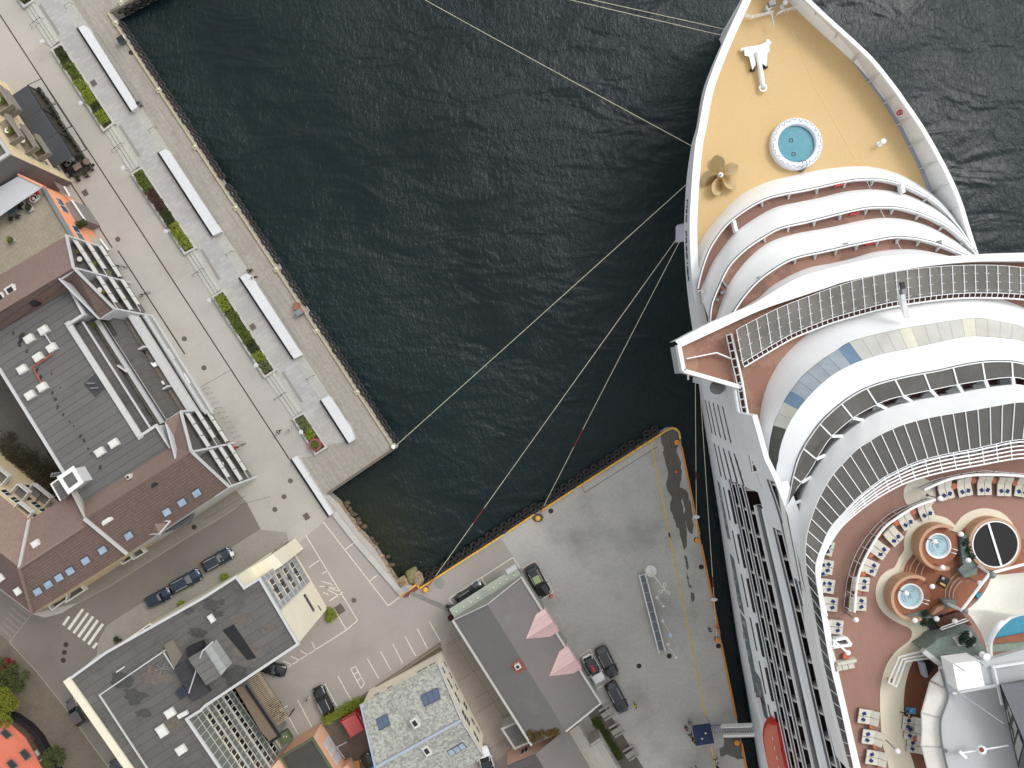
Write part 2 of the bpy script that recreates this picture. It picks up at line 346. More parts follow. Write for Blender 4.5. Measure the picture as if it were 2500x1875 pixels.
lines('parking_lines', [((790, 1275), (948, 1479)), ((948, 1479), (976, 1457)), ((842, 1342), (869, 1322)), ((902, 1419), (921, 1404)), ((746, 1306), (873, 1514)), ((754, 1385), (779, 1368)), ((786, 1401), (800, 1393)), ((804, 1467), (832, 1450)),
    ((873, 1514), (846, 1538)), ((846, 1538), (695, 1634)), ((819, 1493), (846, 1538)), ((761, 1566), (771, 1587)), ((732, 1588), (753, 1599)), ((710, 1602), (731, 1612)), ((692, 1614), (714, 1624)),
    ((793, 1670), (828, 1734)), ((825, 1651), (860, 1714)), ((727, 1709), (761, 1774)), ((776, 1722), (794, 1753)), ((693, 1728), (728, 1793)), ((693, 1728), (702, 1723)),
    ((897, 1608), (925, 1657)), ((929, 1590), (954, 1636)), ((959, 1572), (984, 1621)), ((989, 1554), (1015, 1602)), ((1019, 1535), (1044, 1584)), ((1048, 1517), (1075, 1565)),
    ((856, 1633), (882, 1681)), ((868, 1627), (890, 1668)), ((856, 1633), (868, 1627)), ((882, 1680), (890, 1667)), ((864, 1646), (874, 1640)), ((873, 1662), (883, 1652))], .13, MARK)
lines('bay_lines', [((1096, 1461), (1252, 1361)), ((1252, 1361), (1270, 1388)), ((1096, 1461), (1106, 1476)), ((1176, 1412), (1191, 1435)), ((1274, 1388), (1304, 1370)), ((1304, 1370), (1351, 1445)), ((1351, 1445), (1327, 1461)), ((1413, 1604), (1441, 1585)), ((1441, 1585), (1489, 1663)), ((1489, 1663), (1461, 1680))], .15, MARK)
lines('hatch_lines', [((785, 1419), (812, 1427)), ((780, 1431), (820, 1436)), ((794, 1432), (838, 1447)), ((788, 1446), (802, 1452)), ((800, 1440), (830, 1455))], .11, MARK)
lines('quay_line', [((1589, 1076), (1636, 1313)), ((1633, 1300), (1653, 1400)), ((1653, 1400), (1694, 1600)), ((1694, 1600), (1723, 1751)), ((1737, 1822), (1760, 1940))], .22, MARKY)
lines('slot_drain', [((1418, 1186), (1428, 1202)), ((1428, 1202), (1604, 1091)), ((1635, 1062), (1640, 1094))], .07, DARK)
lines('kerb_line', [((602, 1226), (450, 1317)), ((450, 1317), (265, 1433)), ((265, 1433), (193, 1471)), ((637, 1293), (575, 1331)), ((575, 1331), (510, 1375)), ((302, 1501), (400, 1440)), ((302, 1501), (262, 1528)), ((262, 1528), (243, 1562)), ((243, 1562), (238, 1599)), ((23, 1568), (90, 1640)), ((90, 1640), (154, 1721)), ((154, 1721), (266, 1875)), ((77, 1499), (23, 1568))], .13, mat('kerb_stone', (152, 145, 134), var=.1))
lines('asphalt_cracks', [((500, 1268), (600, 1210)), ((560, 1240), (660, 1212)), ((600, 1225), (560, 1255)), ((1000, 1450), (1110, 1500)), ((1100, 1575), (1135, 1552)), ((1160, 1705), (1200, 1682)), ((560, 905), (490, 945))], .06, mat('tar_seam', (96, 90, 84), var=.2, fine=.2))
# zebra crossings
mb = MB()
for q in ([(650, 208), (670, 222), (615, 305), (592, 290)], [(780, 138), (802, 152), (665, 347), (640, 330)], [(830, 175), (850, 188), (712, 382), (690, 366)], [(876, 208), (898, 222), (758, 418), (735, 402)], [(922, 243), (944, 258), (804, 454), (782, 437)], [(970, 278), (992, 292), (852, 490), (830, 474)], [(915, 460), (937, 473), (896, 525), (874, 510)]):
    mb.poly([P(x/3.904, 1450+y/3.904, .02) for x, y in q])
tag(mb.build('zebra_crossing', MARK, origin=(0, 0, 0)), kind='structure')
mb = MB()
for k in range(6):
    a = (118-25*k, 92+46*k); b = (285-34*k, 218+44*k)
    q = [a, (a[0]+18, a[1]-20), (b[0]+10, b[1]-20), b]; mb.poly([P(x/3.904, 1450+y/3.904, .02) for x, y in q])
tag(mb.build('zebra_crossing', mat('worn_grey_paint', (128, 122, 114), var=.1, fine=.2), origin=(0, 0, 0)), kind='structure')
# damp stains
q = [(1505, 265), (1570, 200), (1640, 205), (1690, 230), (1700, 330), (1660, 400), (1705, 500), (1722, 650), (1700, 780), (1790, 850), (1830, 1080), (1840, 1270), (1790, 1230), (1750, 1100), (1745, 950), (1720, 900), (1735, 1050), (1775, 1200), (1780, 1370), (1745, 1430), (1720, 1350), (1700, 1240), (1640, 1120), (1600, 980), (1610, 880), (1570, 800), (1565, 700), (1575, 600), (1540, 500), (1530, 400)]
sheet('damp_patch', rough_([(1250+x/4.148, 1000+y/4.148) for x, y in q]), WET, 3)
q = [(1600, 1090), (1680, 1110), (1740, 1060), (1800, 1100), (1815, 1180), (1820, 1300), (1845, 1345), (1780, 1345), (1700, 1300), (1660, 1290), (1590, 1310), (1575, 1240), (1630, 1200), (1635, 1140)]
sheet('damp_patch', rough_([(1400+x/4.424, 1550+y/4.424) for x, y in q]), WET, 3)
q = [(945, 300), (985, 330), (1000, 480), (985, 510), (960, 420)]
sheet('damp_patch', rough_([(1500+x/5.53, 1300+y/5.53) for x, y in q], 1, 4), WET, 3)
q = [(975, 520), (1000, 620), (1010, 700), (1045, 730), (1045, 770), (1010, 740), (985, 640)]
sheet('damp_patch', rough_([(1500+x/5.53, 1300+y/5.53) for x, y in q], 1, 4), WET, 3)
q = [(1030, 800), (1080, 820), (1085, 900), (1060, 945), (1035, 900)]
sheet('damp_patch', rough_([(1500+x/5.53, 1300+y/5.53) for x, y in q], 1, 4), WET, 3)
rr = random.Random(3)
def blob(cx, cy, rx, ry, n=26, j=.25, rot=0):
    out = []; ph = rr.uniform(0, 6)
    for k in range(n):
        a = 2*math.pi*k/n; r = 1+j*(.5*math.sin(3*a+ph)+.3*math.sin(5*a+2*ph)+.4*rr.uniform(-1, 1)); x = rx*r*math.cos(a); y = ry*r*math.sin(a)
        out.append((cx+x*math.cos(rot)-y*math.sin(rot), cy+x*math.sin(rot)+y*math.cos(rot)))
    return out
OIL = mat('faint_oil_stain', (138, 136, 131), rough=.7, var=.15, vs=.6, fine=.15)
# manhole covers
IRON = mat('cast_iron', (96, 86, 80), rough=.8, var=.15, vs=3, fine=.2, fs=9)
IRON2 = mat('dark_cast_iron', (52, 46, 42), rough=.8, var=.15, vs=3, fine=.2, fs=9)
mh = [(161, 1574, 1), (157, 1593, 1), (154.5, 1612, 1), (287.6, 584, 0), (450, 827, 0), (498, 898, 0), (709, 1174, 0), (693.6, 1212.6, 0), (671, 1243.7, 0), (864, 1465.6, 0), (474, 1287, 1), (1345, 1247.6, 1), (1712, 1384, 1), (1754, 1577, 1), (1634, 1601.5, 1), (1560, 1626, 1), (320, 128, 1)]
wh = ['on the street by the crossing, farthest up', 'on the street by the crossing, middle of three', 'on the street by the crossing, lowest of three', 'on the plaza beside the orange building', 'on the plaza beside the ribbed canopy', 'on the plaza below the canopy corner', 'on the plaza left of the white wall bench', 'on the plaza, second left of the wall bench', 'on the plaza near the street end', 'on the parking lot by the pale facade', 'on the pavement under the blue wall', 'on the quay beside the yellow bollard', 'at the quay edge by the damp patch', 'at the quay edge below the lower rope bollard', 'on the quay at the foot of the grey ramp', 'alone in the middle of the quay', 'on the upper pier deck by the litter bin']
for (x, y, d), t in zip(mh, wh):
    mb = MB(); c = P(x, y, .006); mb.lathe(c, [(.36, 0), (.36, .012), (.30, .014), (.30, .010), (.26, .010), (.26, .014), (.05, .014)], 20)
    tag(mb.build('manhole_cover', IRON2 if d else IRON), ('dark' if d else 'brown')+' round iron manhole cover '+t, 'manhole cover', 'manhole covers')
for (x, y, s, t) in ((228.7, 203, .75, 'in the upper promenade'), (617, 798, .75, 'in the lower promenade'), (748, 1261, .8, 'on the plaza near the parking lot'), (208, 471, .75, 'by the orange building'), (830, 1487, 1.1, 'on the parking lot below the pale facade')):
    mb = MB(); c = P(x, y, 0); mb.box(c, (s, s*1.15, .02), TA, z0=.006); mb.box(c, (s*.8, s*.95, .03), TA, z0=.006)
    tag(mb.build('access_hatch', IRON), 'square brown access hatch '+t, 'hatch', 'square hatches')
# ---------------------------------------------------------------- pier edge
PA, PB = (271, 30), (968, 1091)
TIMB = mat('pale_timber', (170, 160, 138), rough=.85, var=.12, vs=.8, fine=.15)
mb = MB(); A = P(*PA); B = P(*PB); n = 60
d = (B-A).normalized(); q = Vector((-d.y, d.x, 0)); q = q if q.x > 0 else -q
mb.bar(A+q*-.35+Vector((0, 0, .14)), B+q*-.35+Vector((0, 0, .14)), .3, .24)
tag(mb.build('kerb_beam', TIMB), 'long pale timber kerb beam on the pier edge', 'kerb beam')
mb = MB(); B2 = P(800, 1205); e = (B2-B).normalized(); mb.bar(B+Vector((0, 0, .12))-e*0, B2+Vector((0, 0, .12)), .35, .2)
tag(mb.build('kerb_beam', mat('dark_timber', (104, 96, 84), var=.15, fine=.15)), 'darker timber kerb beam on the short pier head', 'kerb beam')
mb = MB(); B3 = P(620, -155); mb.bar(A+Vector((0, 0, .12)), B3+Vector((0, 0, .12)), .35, .2)
tag(mb.build('kerb_beam', mat('dark_timber', (104, 96, 84))), 'dark timber kerb beam along the upper notch of the pier', 'kerb beam')
# tyres: torus lying against the wall
def tyre_mesh():
    mb = MB(); R, r = .46, .17; rings = []
    for i in range(19):
        a = 2*math.pi*i/18
        rings.append([(R+r*math.cos(2*math.pi*k/8)*(1.0 if math.cos(2*math.pi*k/8) > 0 else 1.25), r*1.15*math.sin(2*math.pi*k/8)) for k in range(8)])
        rings[-1] = [(p*math.cos(a), z, p*math.sin(a)) for p, z in rings[-1]]
    mb.loft(rings); return mb
ty = None; TYR = mat('tyre_rubber', (40, 39, 38), rough=.7, var=.3, vs=1.5, fine=.3, fs=8)
def place_tyre(p, rz, label, group):
    global ty
    if ty is None:
        ty = tyre_mesh().build('tyre', TYR, origin=(0, 0, 0), smooth=True); ty.location = p; o = ty
        o['category'] = 'tyre'
    else: o = ty.copy(); C.objects.link(o); o.location = p
    o.rotation_euler = (rr.uniform(.3, .6), 0, rz); s = rr.uniform(.92, 1.12); o.scale = (s, s, s)
    o['label'] = label; o['category'] = 'tyre'; o['group'] = group
Ld = (B-A).length; k = 0; s_ = 2.2
while s_ < Ld-.6:
    if not any(abs(s_-g) < .5 for g in (29, 43.5, 50)):
        place_tyre(A+d*s_+q*.36+Vector((0, 0, -.3+rr.uniform(-.06, .06))), ang((0, 0), d)+rr.uniform(-.06, .06), 'black tyre fender hung in the long row below the pale pier kerb', 'tyre fenders along the pier')
    s_ += 1.02
for s_ in [1.3+1.25*i for i in range(13)]:
    e2 = (B3-A).normalized(); q2 = Vector((e2.y, -e2.x, 0))
    for zz in (-.7, -1.7): place_tyre(A+e2*(s_+(.5 if zz < -1 else 0))+q2*.2+Vector((0, 0, zz)), ang((0, 0), e2), 'black tyre fender hung in the shaded upper notch of the pier', 'tyre fenders in the upper notch')
QA, QB = P(1035, 1430), P(1620, 1053); dq = (QB-QA).normalized(); qq = Vector((-dq.y, dq.x, 0)); Ld = (QB-QA).length; s_ = .8
while s_ < Ld:
    place_tyre(QA+dq*s_+qq*.5+Vector((0, 0, -.4)), ang((0, 0), dq)+rr.uniform(-.1, .1), 'black tyre fender hung below the yellow quay kerb', 'tyre fenders along the quay')
    if rr.random() < .75: place_tyre(QA+dq*(s_+.3)+qq*.85+Vector((0, 0, -1.3)), ang((0, 0), dq)+rr.uniform(-.2, .2), 'black tyre fender hung below the yellow quay kerb', 'tyre fenders along the quay')
    s_ += 1.28
# yellow kerbs of the quay
def kerb(pts, label, wd=.22, h=.16, m=YELLOW, cat='kerb', name='yellow_kerb', z=.06):
    mb = MB(); W = PL(pts, z+h/2)
    for i in range(len(W)-1): mb.bar(W[i], W[i+1], wd, h)
    return tag(mb.build(name, m), label, cat)
kerb([(976, 1455), (1017, 1427)], 'short yellow kerb beside the sign at the quay corner')
kerb([(1017, 1427), (1024, 1437), (1230, 1305)], 'yellow kerb with a bend starting at the rocks')
kerb([(1238, 1300), (1304, 1256)], 'short yellow kerb left of the double rope bollard')
kerb([(1320, 1248), (1400, 1196)], 'yellow kerb right of the double rope bollard')
kerb([(1408, 1191), (1626, 1052), (1640, 1045.5), (1650, 1047), (1658, 1056), (1661, 1072)], 'yellow kerb curving round the quay tip')
kerb([(1664, 1091), (1708, 1305)], 'long orange kerb on the ship side of the quay tip', m=mat('orange_kerb', (206, 130, 44), var=.2, fine=.15))
kerb([(1712, 1328), (1757, 1548)], 'orange kerb between the two rope bollards on the ship side', m=mat('orange_kerb', (206, 130, 44)))
kerb([(1761, 1570), (1798, 1755)], 'orange kerb above the gangway', m=mat('orange_kerb', (206, 130, 44)))
kerb([(1811, 1815), (1845, 1990)], 'orange kerb below the gangway', m=mat('orange_kerb', (206, 130, 44)))
# steel mooring pads with studs on the pier
PADM = mat('pad_concrete', (168, 164, 146), rough=.8, var=.08, fine=.1); BUT = mat('cream_cap', (226, 222, 190), rough=.5)
pads = [(297, 8), (283.5, 58), (389, 221), (478, 359.5), (576.5, 508.5), (675, 658), (773, 808), (872, 957.5)]
for i, (x, y) in enumerate(pads):
    c = P(x, y); t = thing('mooring_pad', c, ORD[i]+' square mooring pad with cream stud counted down the pier edge', 'mooring pad', 'mooring pads on the pier')
    MB().box(c, (.72, .72, .22), TA, z0=.01).build('base', PADM, t)
    MB().lathe(c+Vector((.05, .08, .22)), [(.16, 0), (.16, .18), (.1, .26), (.02, .27)], 12).build('stud', BUT, t, smooth=True)
c = P(962, 1090); t = thing('mooring_pad', c, 'white mooring post on the outer pier corner holding a rope', 'mooring post')
MB().box(c, (.8, .8, .2), TA, z0=.01).build('base', PADM, t); MB().lathe(c, [(.2, .2), (.2, .6), (.3, .65), (.3, .75), (.05, .78)], 12).build('stud', WHITE, t)
# orange quay bollards
BOL = [(1651, 1079.6, 'at the rounded quay tip, with no rope'), (1313, 1264, 'on the dark round stain of the quay, with two ropes'), (1701, 1317.6, 'upper one on the ship side, taking the red and white rope'), (1750, 1560, 'lower one on the ship side, above the gangway'), (1797, 1810, 'on the damp patch below the gangway'), (1040, 1438, 'at the rocky corner, taking the longest rope')]
for i, (x, y, tt) in enumerate(BOL):
    c = P(x, y); t = thing('bollard', c, 'orange mooring bollard '+tt, 'bollard', 'orange bollards on the quay')
    MB().lathe(c, [(.42, .0), (.42, .06), (.3, .08)], 18).build('base_plate', WET, t)
    MB().lathe(c, [(.27, .05), (.22, .2), (.22, .42), (.36, .52), (.38, .62), (.3, .7), (.04, .74)], 18).build('post', YELLOW if i in (1, 5) else ORANGE, t, smooth=True)
sheet('round_stain', blob(1313, 1264, 14, 11, 24, .05), WET, 3); sheet('round_stain', blob(1073, 1424, 13, 14, 24, .1), OIL, 3)
# ---------------------------------------------------------------- planters
EARTH = mat('planter_soil', (58, 47, 36), rough=1, var=.2, fine=.3)
LG = [leafmat('leaf_olive', (86, 98, 40)), leafmat('leaf_bright', (122, 132, 48)), leafmat('leaf_dark', (58, 66, 36)), leafmat('leaf_purple', (78, 58, 50)), leafmat('leaf_sage', (104, 112, 72))]
def planter(cs, segs, label, h=.55):
    """cs: 4 pixel corners clockwise from upper-left; segs: list of (t0,t1,leaf kind or None)"""
    z = h; W = PL(cs, z); c = sum(W, Vector())/4; c.z = 0; t = thing('planter', c, label, 'planter', 'planters along the promenade')
    a, b_, c_, d_ = W; u = (b_-a).normalized(); v = (d_-a).normalized(); wd = .3
    mb = MB()
    inner = [a+u*wd+v*wd, b_-u*wd+v*wd, c_-u*wd-v*wd, d_+u*wd-v*wd]
    for i in range(4):
        j = (i+1) % 4; q4 = [W[i], W[j], inner[j], inner[i]]
        mb.loft([[Vector((p.x, p.y, 0)) for p in q4], q4], True, True, True)
    mb.build('frame', CONC, t)
    MB().poly([Vector((p.x, p.y, h-.12)) for p in inner]).build('soil', EARTH, t)
    wide = (inner[1]-inner[0]).length
    for t0, t1, kd in segs:
        if kd is None: continue
        A0 = lerp((inner[0]+inner[1])/2, (inner[3]+inner[2])/2, t0); A1 = lerp((inner[0]+inner[1])/2, (inner[3]+inner[2])/2, t1)
        L_ = (A1-A0).length; mb = MB(); nn = max(2, int(L_/.55))
        for k in range(nn):
            p = lerp(A0, A1, (k+.5)/nn)+u*rr.uniform(-.15, .15)
            for sgn in (-1, 1):
                cc = p+u*sgn*wide*.24+v*rr.uniform(-.15, .15); s0 = rr.uniform(.75, 1.1)
                leaves(mb, (cc.x, cc.y, h+.12+rr.uniform(-.05, .15)), (wide*.36*s0, wide*.36*s0, .38), 150, .085, rr)
        mb.build('shrub', LG[kd], t)
    return t
planter([(-73, -180), (-47, -197), (83, 3), (57, 19)], [(.05, .97, 0)], 'concrete planter cut off by the top of the picture')
planter([(122, 119), (150.6, 103), (281, 301), (252, 321.5)], [(.02, .2, 2), (.2, .42, 0), (.42, .72, 1), (.72, .84, 2), (.82, .98, 1)], 'long concrete planter with olive shrubs, uppermost whole one')
planter([(317.5, 423), (347, 405.4), (480, 606), (450, 622.5)], [(.02, .24, 0), (.24, .48, 3), (.5, .68, 2), (.68, .98, 1)], 'long concrete planter with a purple brown shrub in it')
planter([(515.5, 724), (545, 705), (675, 904.6), (645.5, 923.6)], [(.02, .2, 1), (.22, .36, 0), (.36, .6, 0), (.6, .74, 2), (.74, .85, 1), (.86, .98, 4)], 'long concrete planter with bare soil beside its dark shrubs')
pl4 = planter([(712, 1021), (742, 1005), (800, 1093), (769, 1112)], [(.04, .4, 4), (.4, .64, 1)], 'short concrete planter with a yellow-green bush at the pier head')
c = P(771, 1085, .6); t = thing('flower_tub', P(771, 1085, .57), 'round flower tub with pink blossom on the short planter', 'flower tub')
MB().lathe(P(771, 1085, .57), [(.62, 0), (.85, .3), (.85, .42), (.75, .42)], 20).build('tub', mat('weathered_grey', (130, 124, 114)), t)
mb = MB(); leaves(mb, (c.x, c.y, 1.1), (.62, .62, .25), 500, .08, rr); mb.build('foliage', LG[0], t)
mb = MB()
for k in range(170):
    a = rr.uniform(0, 6.28); r = rr.uniform(.68, .92); mb.ball((c.x+r*math.cos(a), c.y+r*math.sin(a), .95+rr.uniform(0, .2)), .055, 5)
mb.build('blossom', mat('pink_petals', (186, 72, 84), var=.3, vs=3, fine=.2), t)
# steps between the planters
GRAN = mat('granite_step', (178, 176, 168), rough=.85, var=.06, fine=.08)
def steps(a0, a1, label):
    A = P(*a0); B = P(*a1); d = (B-A).normalized(); q = Vector((-d.y, d.x, 0)); q = q if q.x > 0 else -q
    mb = MB()
    for k, (o, w_) in enumerate(((.45, .5), (1.0, .46), (1.5, .46))):
        mb.bar(A+q*o+Vector((0, 0, .06*(k+1))), B+q*o+Vector((0, 0, .06*(k+1))), w_, .12*(k+1))
    tag(mb.build('stair', GRAN), label, 'steps', 'low steps between the planters')
lines('paving_band', [((97, 12), (144, 84)), ((292, 306), (340, 382)), ((492, 610), (536, 684)), ((690, 908), (737, 982))], .42, mat('grey_paving_band', (138, 135, 128), var=.06), 5)
steps((57, 19), (122, 119), 'low granite steps above the uppermost long planter')
steps((252, 321), (317, 423), 'low granite steps below the uppermost long planter'); steps((450, 622), (515, 724), 'low granite steps below the purple-leaved planter'); steps((645, 923), (712, 1021), 'low granite steps above the short planter')
# white wall benches
BEN = mat('white_bench_slab', (206, 207, 208), rough=.7, var=.03, vs=.3, fine=.04, pat=dict(w=4.6, h=50, m=.02, d=.85, v=.01, rot=math.radians(-57.3), off=0), stain=dict(s=.8, lo=.6, hi=.75, rgb=(188, 190, 190), a=.6))
SLAT = mat('grey_slats', (146, 142, 135), rough=.9, pat=dict(w=.16, h=5, m=.03, d=.7, v=.06, rot=math.radians(-57.3), off=0), var=.08)
def bench(pts, slat, label):
    z = .95; W = PL(pts, z); c = sum(W, Vector())/len(W); c.z = 0; t = thing('wall_bench', c, label, 'bench', 'white wall benches')
    MB().prism([(p.x, p.y) for p in W], 0.01, z).build('slab', BEN, t)
    A = P(pts[0][0], pts[0][1], 0); B_ = P(pts[-1][0], pts[-1][1], 0); d = (B_-A).normalized(); q = Vector((-d.y, d.x, 0)); q = q if q.x < 0 else -q
    MB().bar(A+q*.12+Vector((0, 0, .1)), B_+q*.12+Vector((0, 0, .1)), .22, .16).build('shade_bar', DARK, t)  # solid dark bar stands in for the shade along the slab's foot
    if slat:
        a = P(*slat[0], .4); b2 = P(*slat[1], .4); MB().bar(a, b2, .5, .08).build('seat', SLAT, t)
        mb = MB()
        for k in range(6): p = lerp(a, b2, (k+.5)/6); mb.box((p.x, p.y, 0), (.3, .1, .36), ang(a, b2)+math.pi/2, z0=0)
        mb.build('leg', GREYM, t)
bench([(191, 68), (205, 61), (217, 70), (336, 260), (321.5, 271)], ((230, 80), (342, 250)), 'white wall bench uppermost on the promenade')
bench([(388, 372), (404, 363.5), (413, 370), (541, 565.5), (519.5, 575)], ((421, 378), (532, 548)), 'white wall bench beside the purple-leaved planter')
bench([(586, 677), (601, 667), (612, 672), (738, 866.7), (717.4, 876)], ((628, 692), (732, 852)), 'white wall bench with two people sitting at its upper end')
bench([(784, 976.5), (801.5, 965.7), (811, 975), (858.5, 1048), (866.6, 1073), (851.7, 1082)], ((813, 978), (845, 1028)), 'short white wall bench with a pointed end at the pier head')
bench([(712, 1120), (724, 1113.5), (813.4, 1253), (804, 1260)], None, 'plain white wall bench between plaza and pier head')
# ================================================================ town buildings
ROOFF = mat('roof_felt', (100, 99, 97), rough=.93, var=.14, vs=.12, fine=.14, fs=5, pat=dict(w=40, h=1.0, m=.06, d=.62, v=.05, rot=TA), stain=dict(s=.3, lo=.56, hi=.78, rgb=(112, 106, 98), a=.6))
ROOFF2 = mat('old_roof_felt', (92, 89, 86), rough=.93, var=.18, vs=.14, fine=.16, fs=5, pat=dict(w=7, h=1.05, m=.05, d=.7, v=.06, rot=TA), stain=dict(s=.35, lo=.55, hi=.75, rgb=(62, 61, 60), a=.7))
TILE = mat('brown_roof_tiles', (110, 91, 84), rough=.8, var=.08, vs=.2, fine=.1, fs=3, pat=dict(w=.34, h=.36, m=.035, d=.6, v=.09, rot=TA, off=0), stain=dict(s=.25, lo=.6, hi=.8, rgb=(128, 86, 74), a=.6))
TILE2 = mat('pink_brown_roof_tiles', (130, 110, 101), rough=.85, var=.07, vs=.2, fine=.1, fs=3, pat=dict(w=.2, h=.34, m=.02, d=.8, v=.06, rot=TA, off=0), stain=dict(s=.2, lo=.6, hi=.8, rgb=(150, 116, 102), a=.5))
WPL = mat('white_render', (196, 197, 198), rough=.8, var=.04, vs=.4, fine=.04)
CREAM = mat('cream_render', (220, 212, 190), rough=.85, var=.05, vs=.4, fine=.05, fs=6)
PEACH = mat('peach_render', (222, 176, 148), rough=.85, var=.06, vs=.5, fine=.05)
TERR = mat('terrace_tiles', (150, 142, 124), rough=.9, var=.1, vs=.2, fine=.1, pat=dict(w=.55, h=.55, m=.03, d=.82, v=.05, off=0), stain=dict(s=.3, lo=.55, hi=.8, rgb=(120, 113, 98), a=.6))
YEL = mat('pale_yellow_render', (210, 192, 156), rough=.85, var=.05, vs=.4)
RIM = mat('pale_roof_trim', (190, 190, 188), rough=.6, var=.05, vs=.5, fine=.04)
CAPW = mat('white_cap_box', (205, 204, 196), rough=.6, var=.06, vs=1.5, fine=.05)
def walls(pts, z, m, t, name='wall', z0=-.05):
    W = PL(pts, z); mb = MB(); a = [(p.x, p.y, z0) for p in W]; b = [(p.x, p.y, z-.03) for p in W]
    mb.loft([a, b], True, False, True); return mb.build(name, m, t)
def roofp(pts, z, m, t, name='roof', th=.06):
    W = PL(pts, z); return MB().prism([(p.x, p.y) for p in W], z-.02, z+th).build(name, m, t)
def trim(pts, z, w_, h, m, t, name='parapet', closed=False):
    W = PL(pts, z+h/2); mb = MB(); n = len(W)
    for i in range(n if closed else n-1):
        a, b = W[i], W[(i+1) % n]; d = (b-a).normalized()*w_/2; mb.bar(a-d, b+d, w_, h+.003*i)
    return mb.build(name, m, t)
def plane3(pts, m, t, name='roof', th=.15):
    """pts: (px,py,z) roof plane with thickness"""
    W = [P(*p) for p in pts]; return MB().loft([[p-Vector((0, 0, th)) for p in W], W], True, True, True).build(name, m, t)
def centre(pts, z=0):
    W = PL(pts, z); c = sum(W, Vector())/len(W); c.z = 0; return c
def capbox(x, y, z, t, s=(1.15, .95), h=.6, name='roof_light', m=CAPW, rz=TA):
    c = P(x, y, z+h); f = MB().box((c.x, c.y, 0), (s[0], s[1], h), rz, z0=z).build(name, m, t)
    MB().box((c.x, c.y, 0), (s[0]*.72, s[1]*.72, .08), rz, z0=z+h).build('dome', mat('opal_dome', (214, 214, 208), rough=.25, var=.08, vs=2), f); return f
def skylight(quad, t, panes=1, name='skylight', glass=None):
    """quad: 4 (px,py,z) corners lying on the roof plane, sits 6 cm proud"""
    W = [P(*p) for p in quad]; n = (W[1]-W[0]).cross(W[3]-W[0]).normalized(); n = n if n.z > 0 else -n
    f = MB().loft([[p-n*.05 for p in W], [p+n*.12 for p in W]], True, True, True).build(name, mat('skylight_frame', (74, 84, 94), rough=.4, var=.1), t)
    for k in range(panes):
        a0, a1 = k/panes, (k+1)/panes; g = .06
        q = [lerp(W[0], W[1], a0), lerp(W[0], W[1], a1), lerp(W[3], W[2], a1), lerp(W[3], W[2], a0)]; c = sum(q, Vector())/4
        q = [lerp(p, c, .16)+n*.14 for p in q]; MB().loft([[p-n*.01 for p in q], q], True, True, True).build('pane', glass or mat('sky_pane', (150, 166, 184), rough=.12, var=.25, vs=.5, fine=.1, fs=2), f)
    return f
def win(A, d, nrm, z, w_, h, t, frame=None, panes=2, name='window', glass=None):
    """window on a vertical wall: A wall point (xy) of its centre, d along, nrm outward"""
    A = Vector((A.x, A.y, 0)); c = A+Vector((0, 0, z))
    def q(w2, h2, o): return [c+nrm*o+d*a*w2/2+Vector((0, 0, b*h2/2)) for a, b in ((-1, -1), (1, -1), (1, 1), (-1, 1))]
    f = MB().loft([q(w_, h, -.05), q(w_, h, .05)], True, True, True).build(name, frame or RIM, t)
    for k in range(panes):
        o = d*(w_/panes)*(k-(panes-1)/2)
        MB().loft([[p+o for p in q(w_/panes-.14, h-.16, .04)], [p+o for p in q(w_/panes-.14, h-.16, .062)]], True, True, True).build('pane', glass or GLASSD, f)
    return f
def wallwins(a, b, zt, ts, zs, w_, h, t, **k):
    """a,b pixel ends of a wall top at height zt"""
    A = P(*a, zt); B_ = P(*b, zt); d = (B_-A); d.z = 0; d.normalize(); nrm = Vector((d.y, -d.x, 0)); mid = (A+B_)/2
    if nrm.dot(-Vector((mid.x, mid.y, 0))) < 0: nrm = -nrm
    for z in zs:
        for q in ts: win(lerp(A, B_, q), d, nrm, z, w_, h, t, **k)
    return A, B_, d, nrm
def railing(pts, h, t, m=None, name='railing', n=None, r=.03, fill=None):
    mb = MB()
    for i in range(len(pts)-1):
        a, b = pts[i], pts[i+1]; k = n or max(1, int((b-a).length/1.2))
        mb.bar(a+Vector((0, 0, h)), b+Vector((0, 0, h)), r*2.2, r*1.6)
        for j in range(k+1): p = lerp(a, b, j/k); mb.bar(p, p+Vector((0, 0, h)), r*1.4)
    o = mb.build(name, m or STEEL, t)
    if fill:
        mb = MB()
        for i in range(len(pts)-1): mb.bar(pts[i]+Vector((0, 0, h*.5)), pts[i+1]+Vector((0, 0, h*.5)), .03, h*.8)
        mb.build('panel', fill, o)
    return o
def plane_z(px, py, tri):
    """height of the roof plane tri (three px,py,z) under pixel px,py"""
    a, b, c = [P(*q) for q in tri]; n = (b-a).cross(c-a); o = Vector((0, 0, H)); r = P(px, py, 0)-o; k = n.dot(a-o)/n.dot(r); return (o+r*k).z
def skyon(cs, tri, t, panes, glass=None): return skylight([(x, y, plane_z(x, y, tri)) for x, y in cs], t, panes, glass=glass)
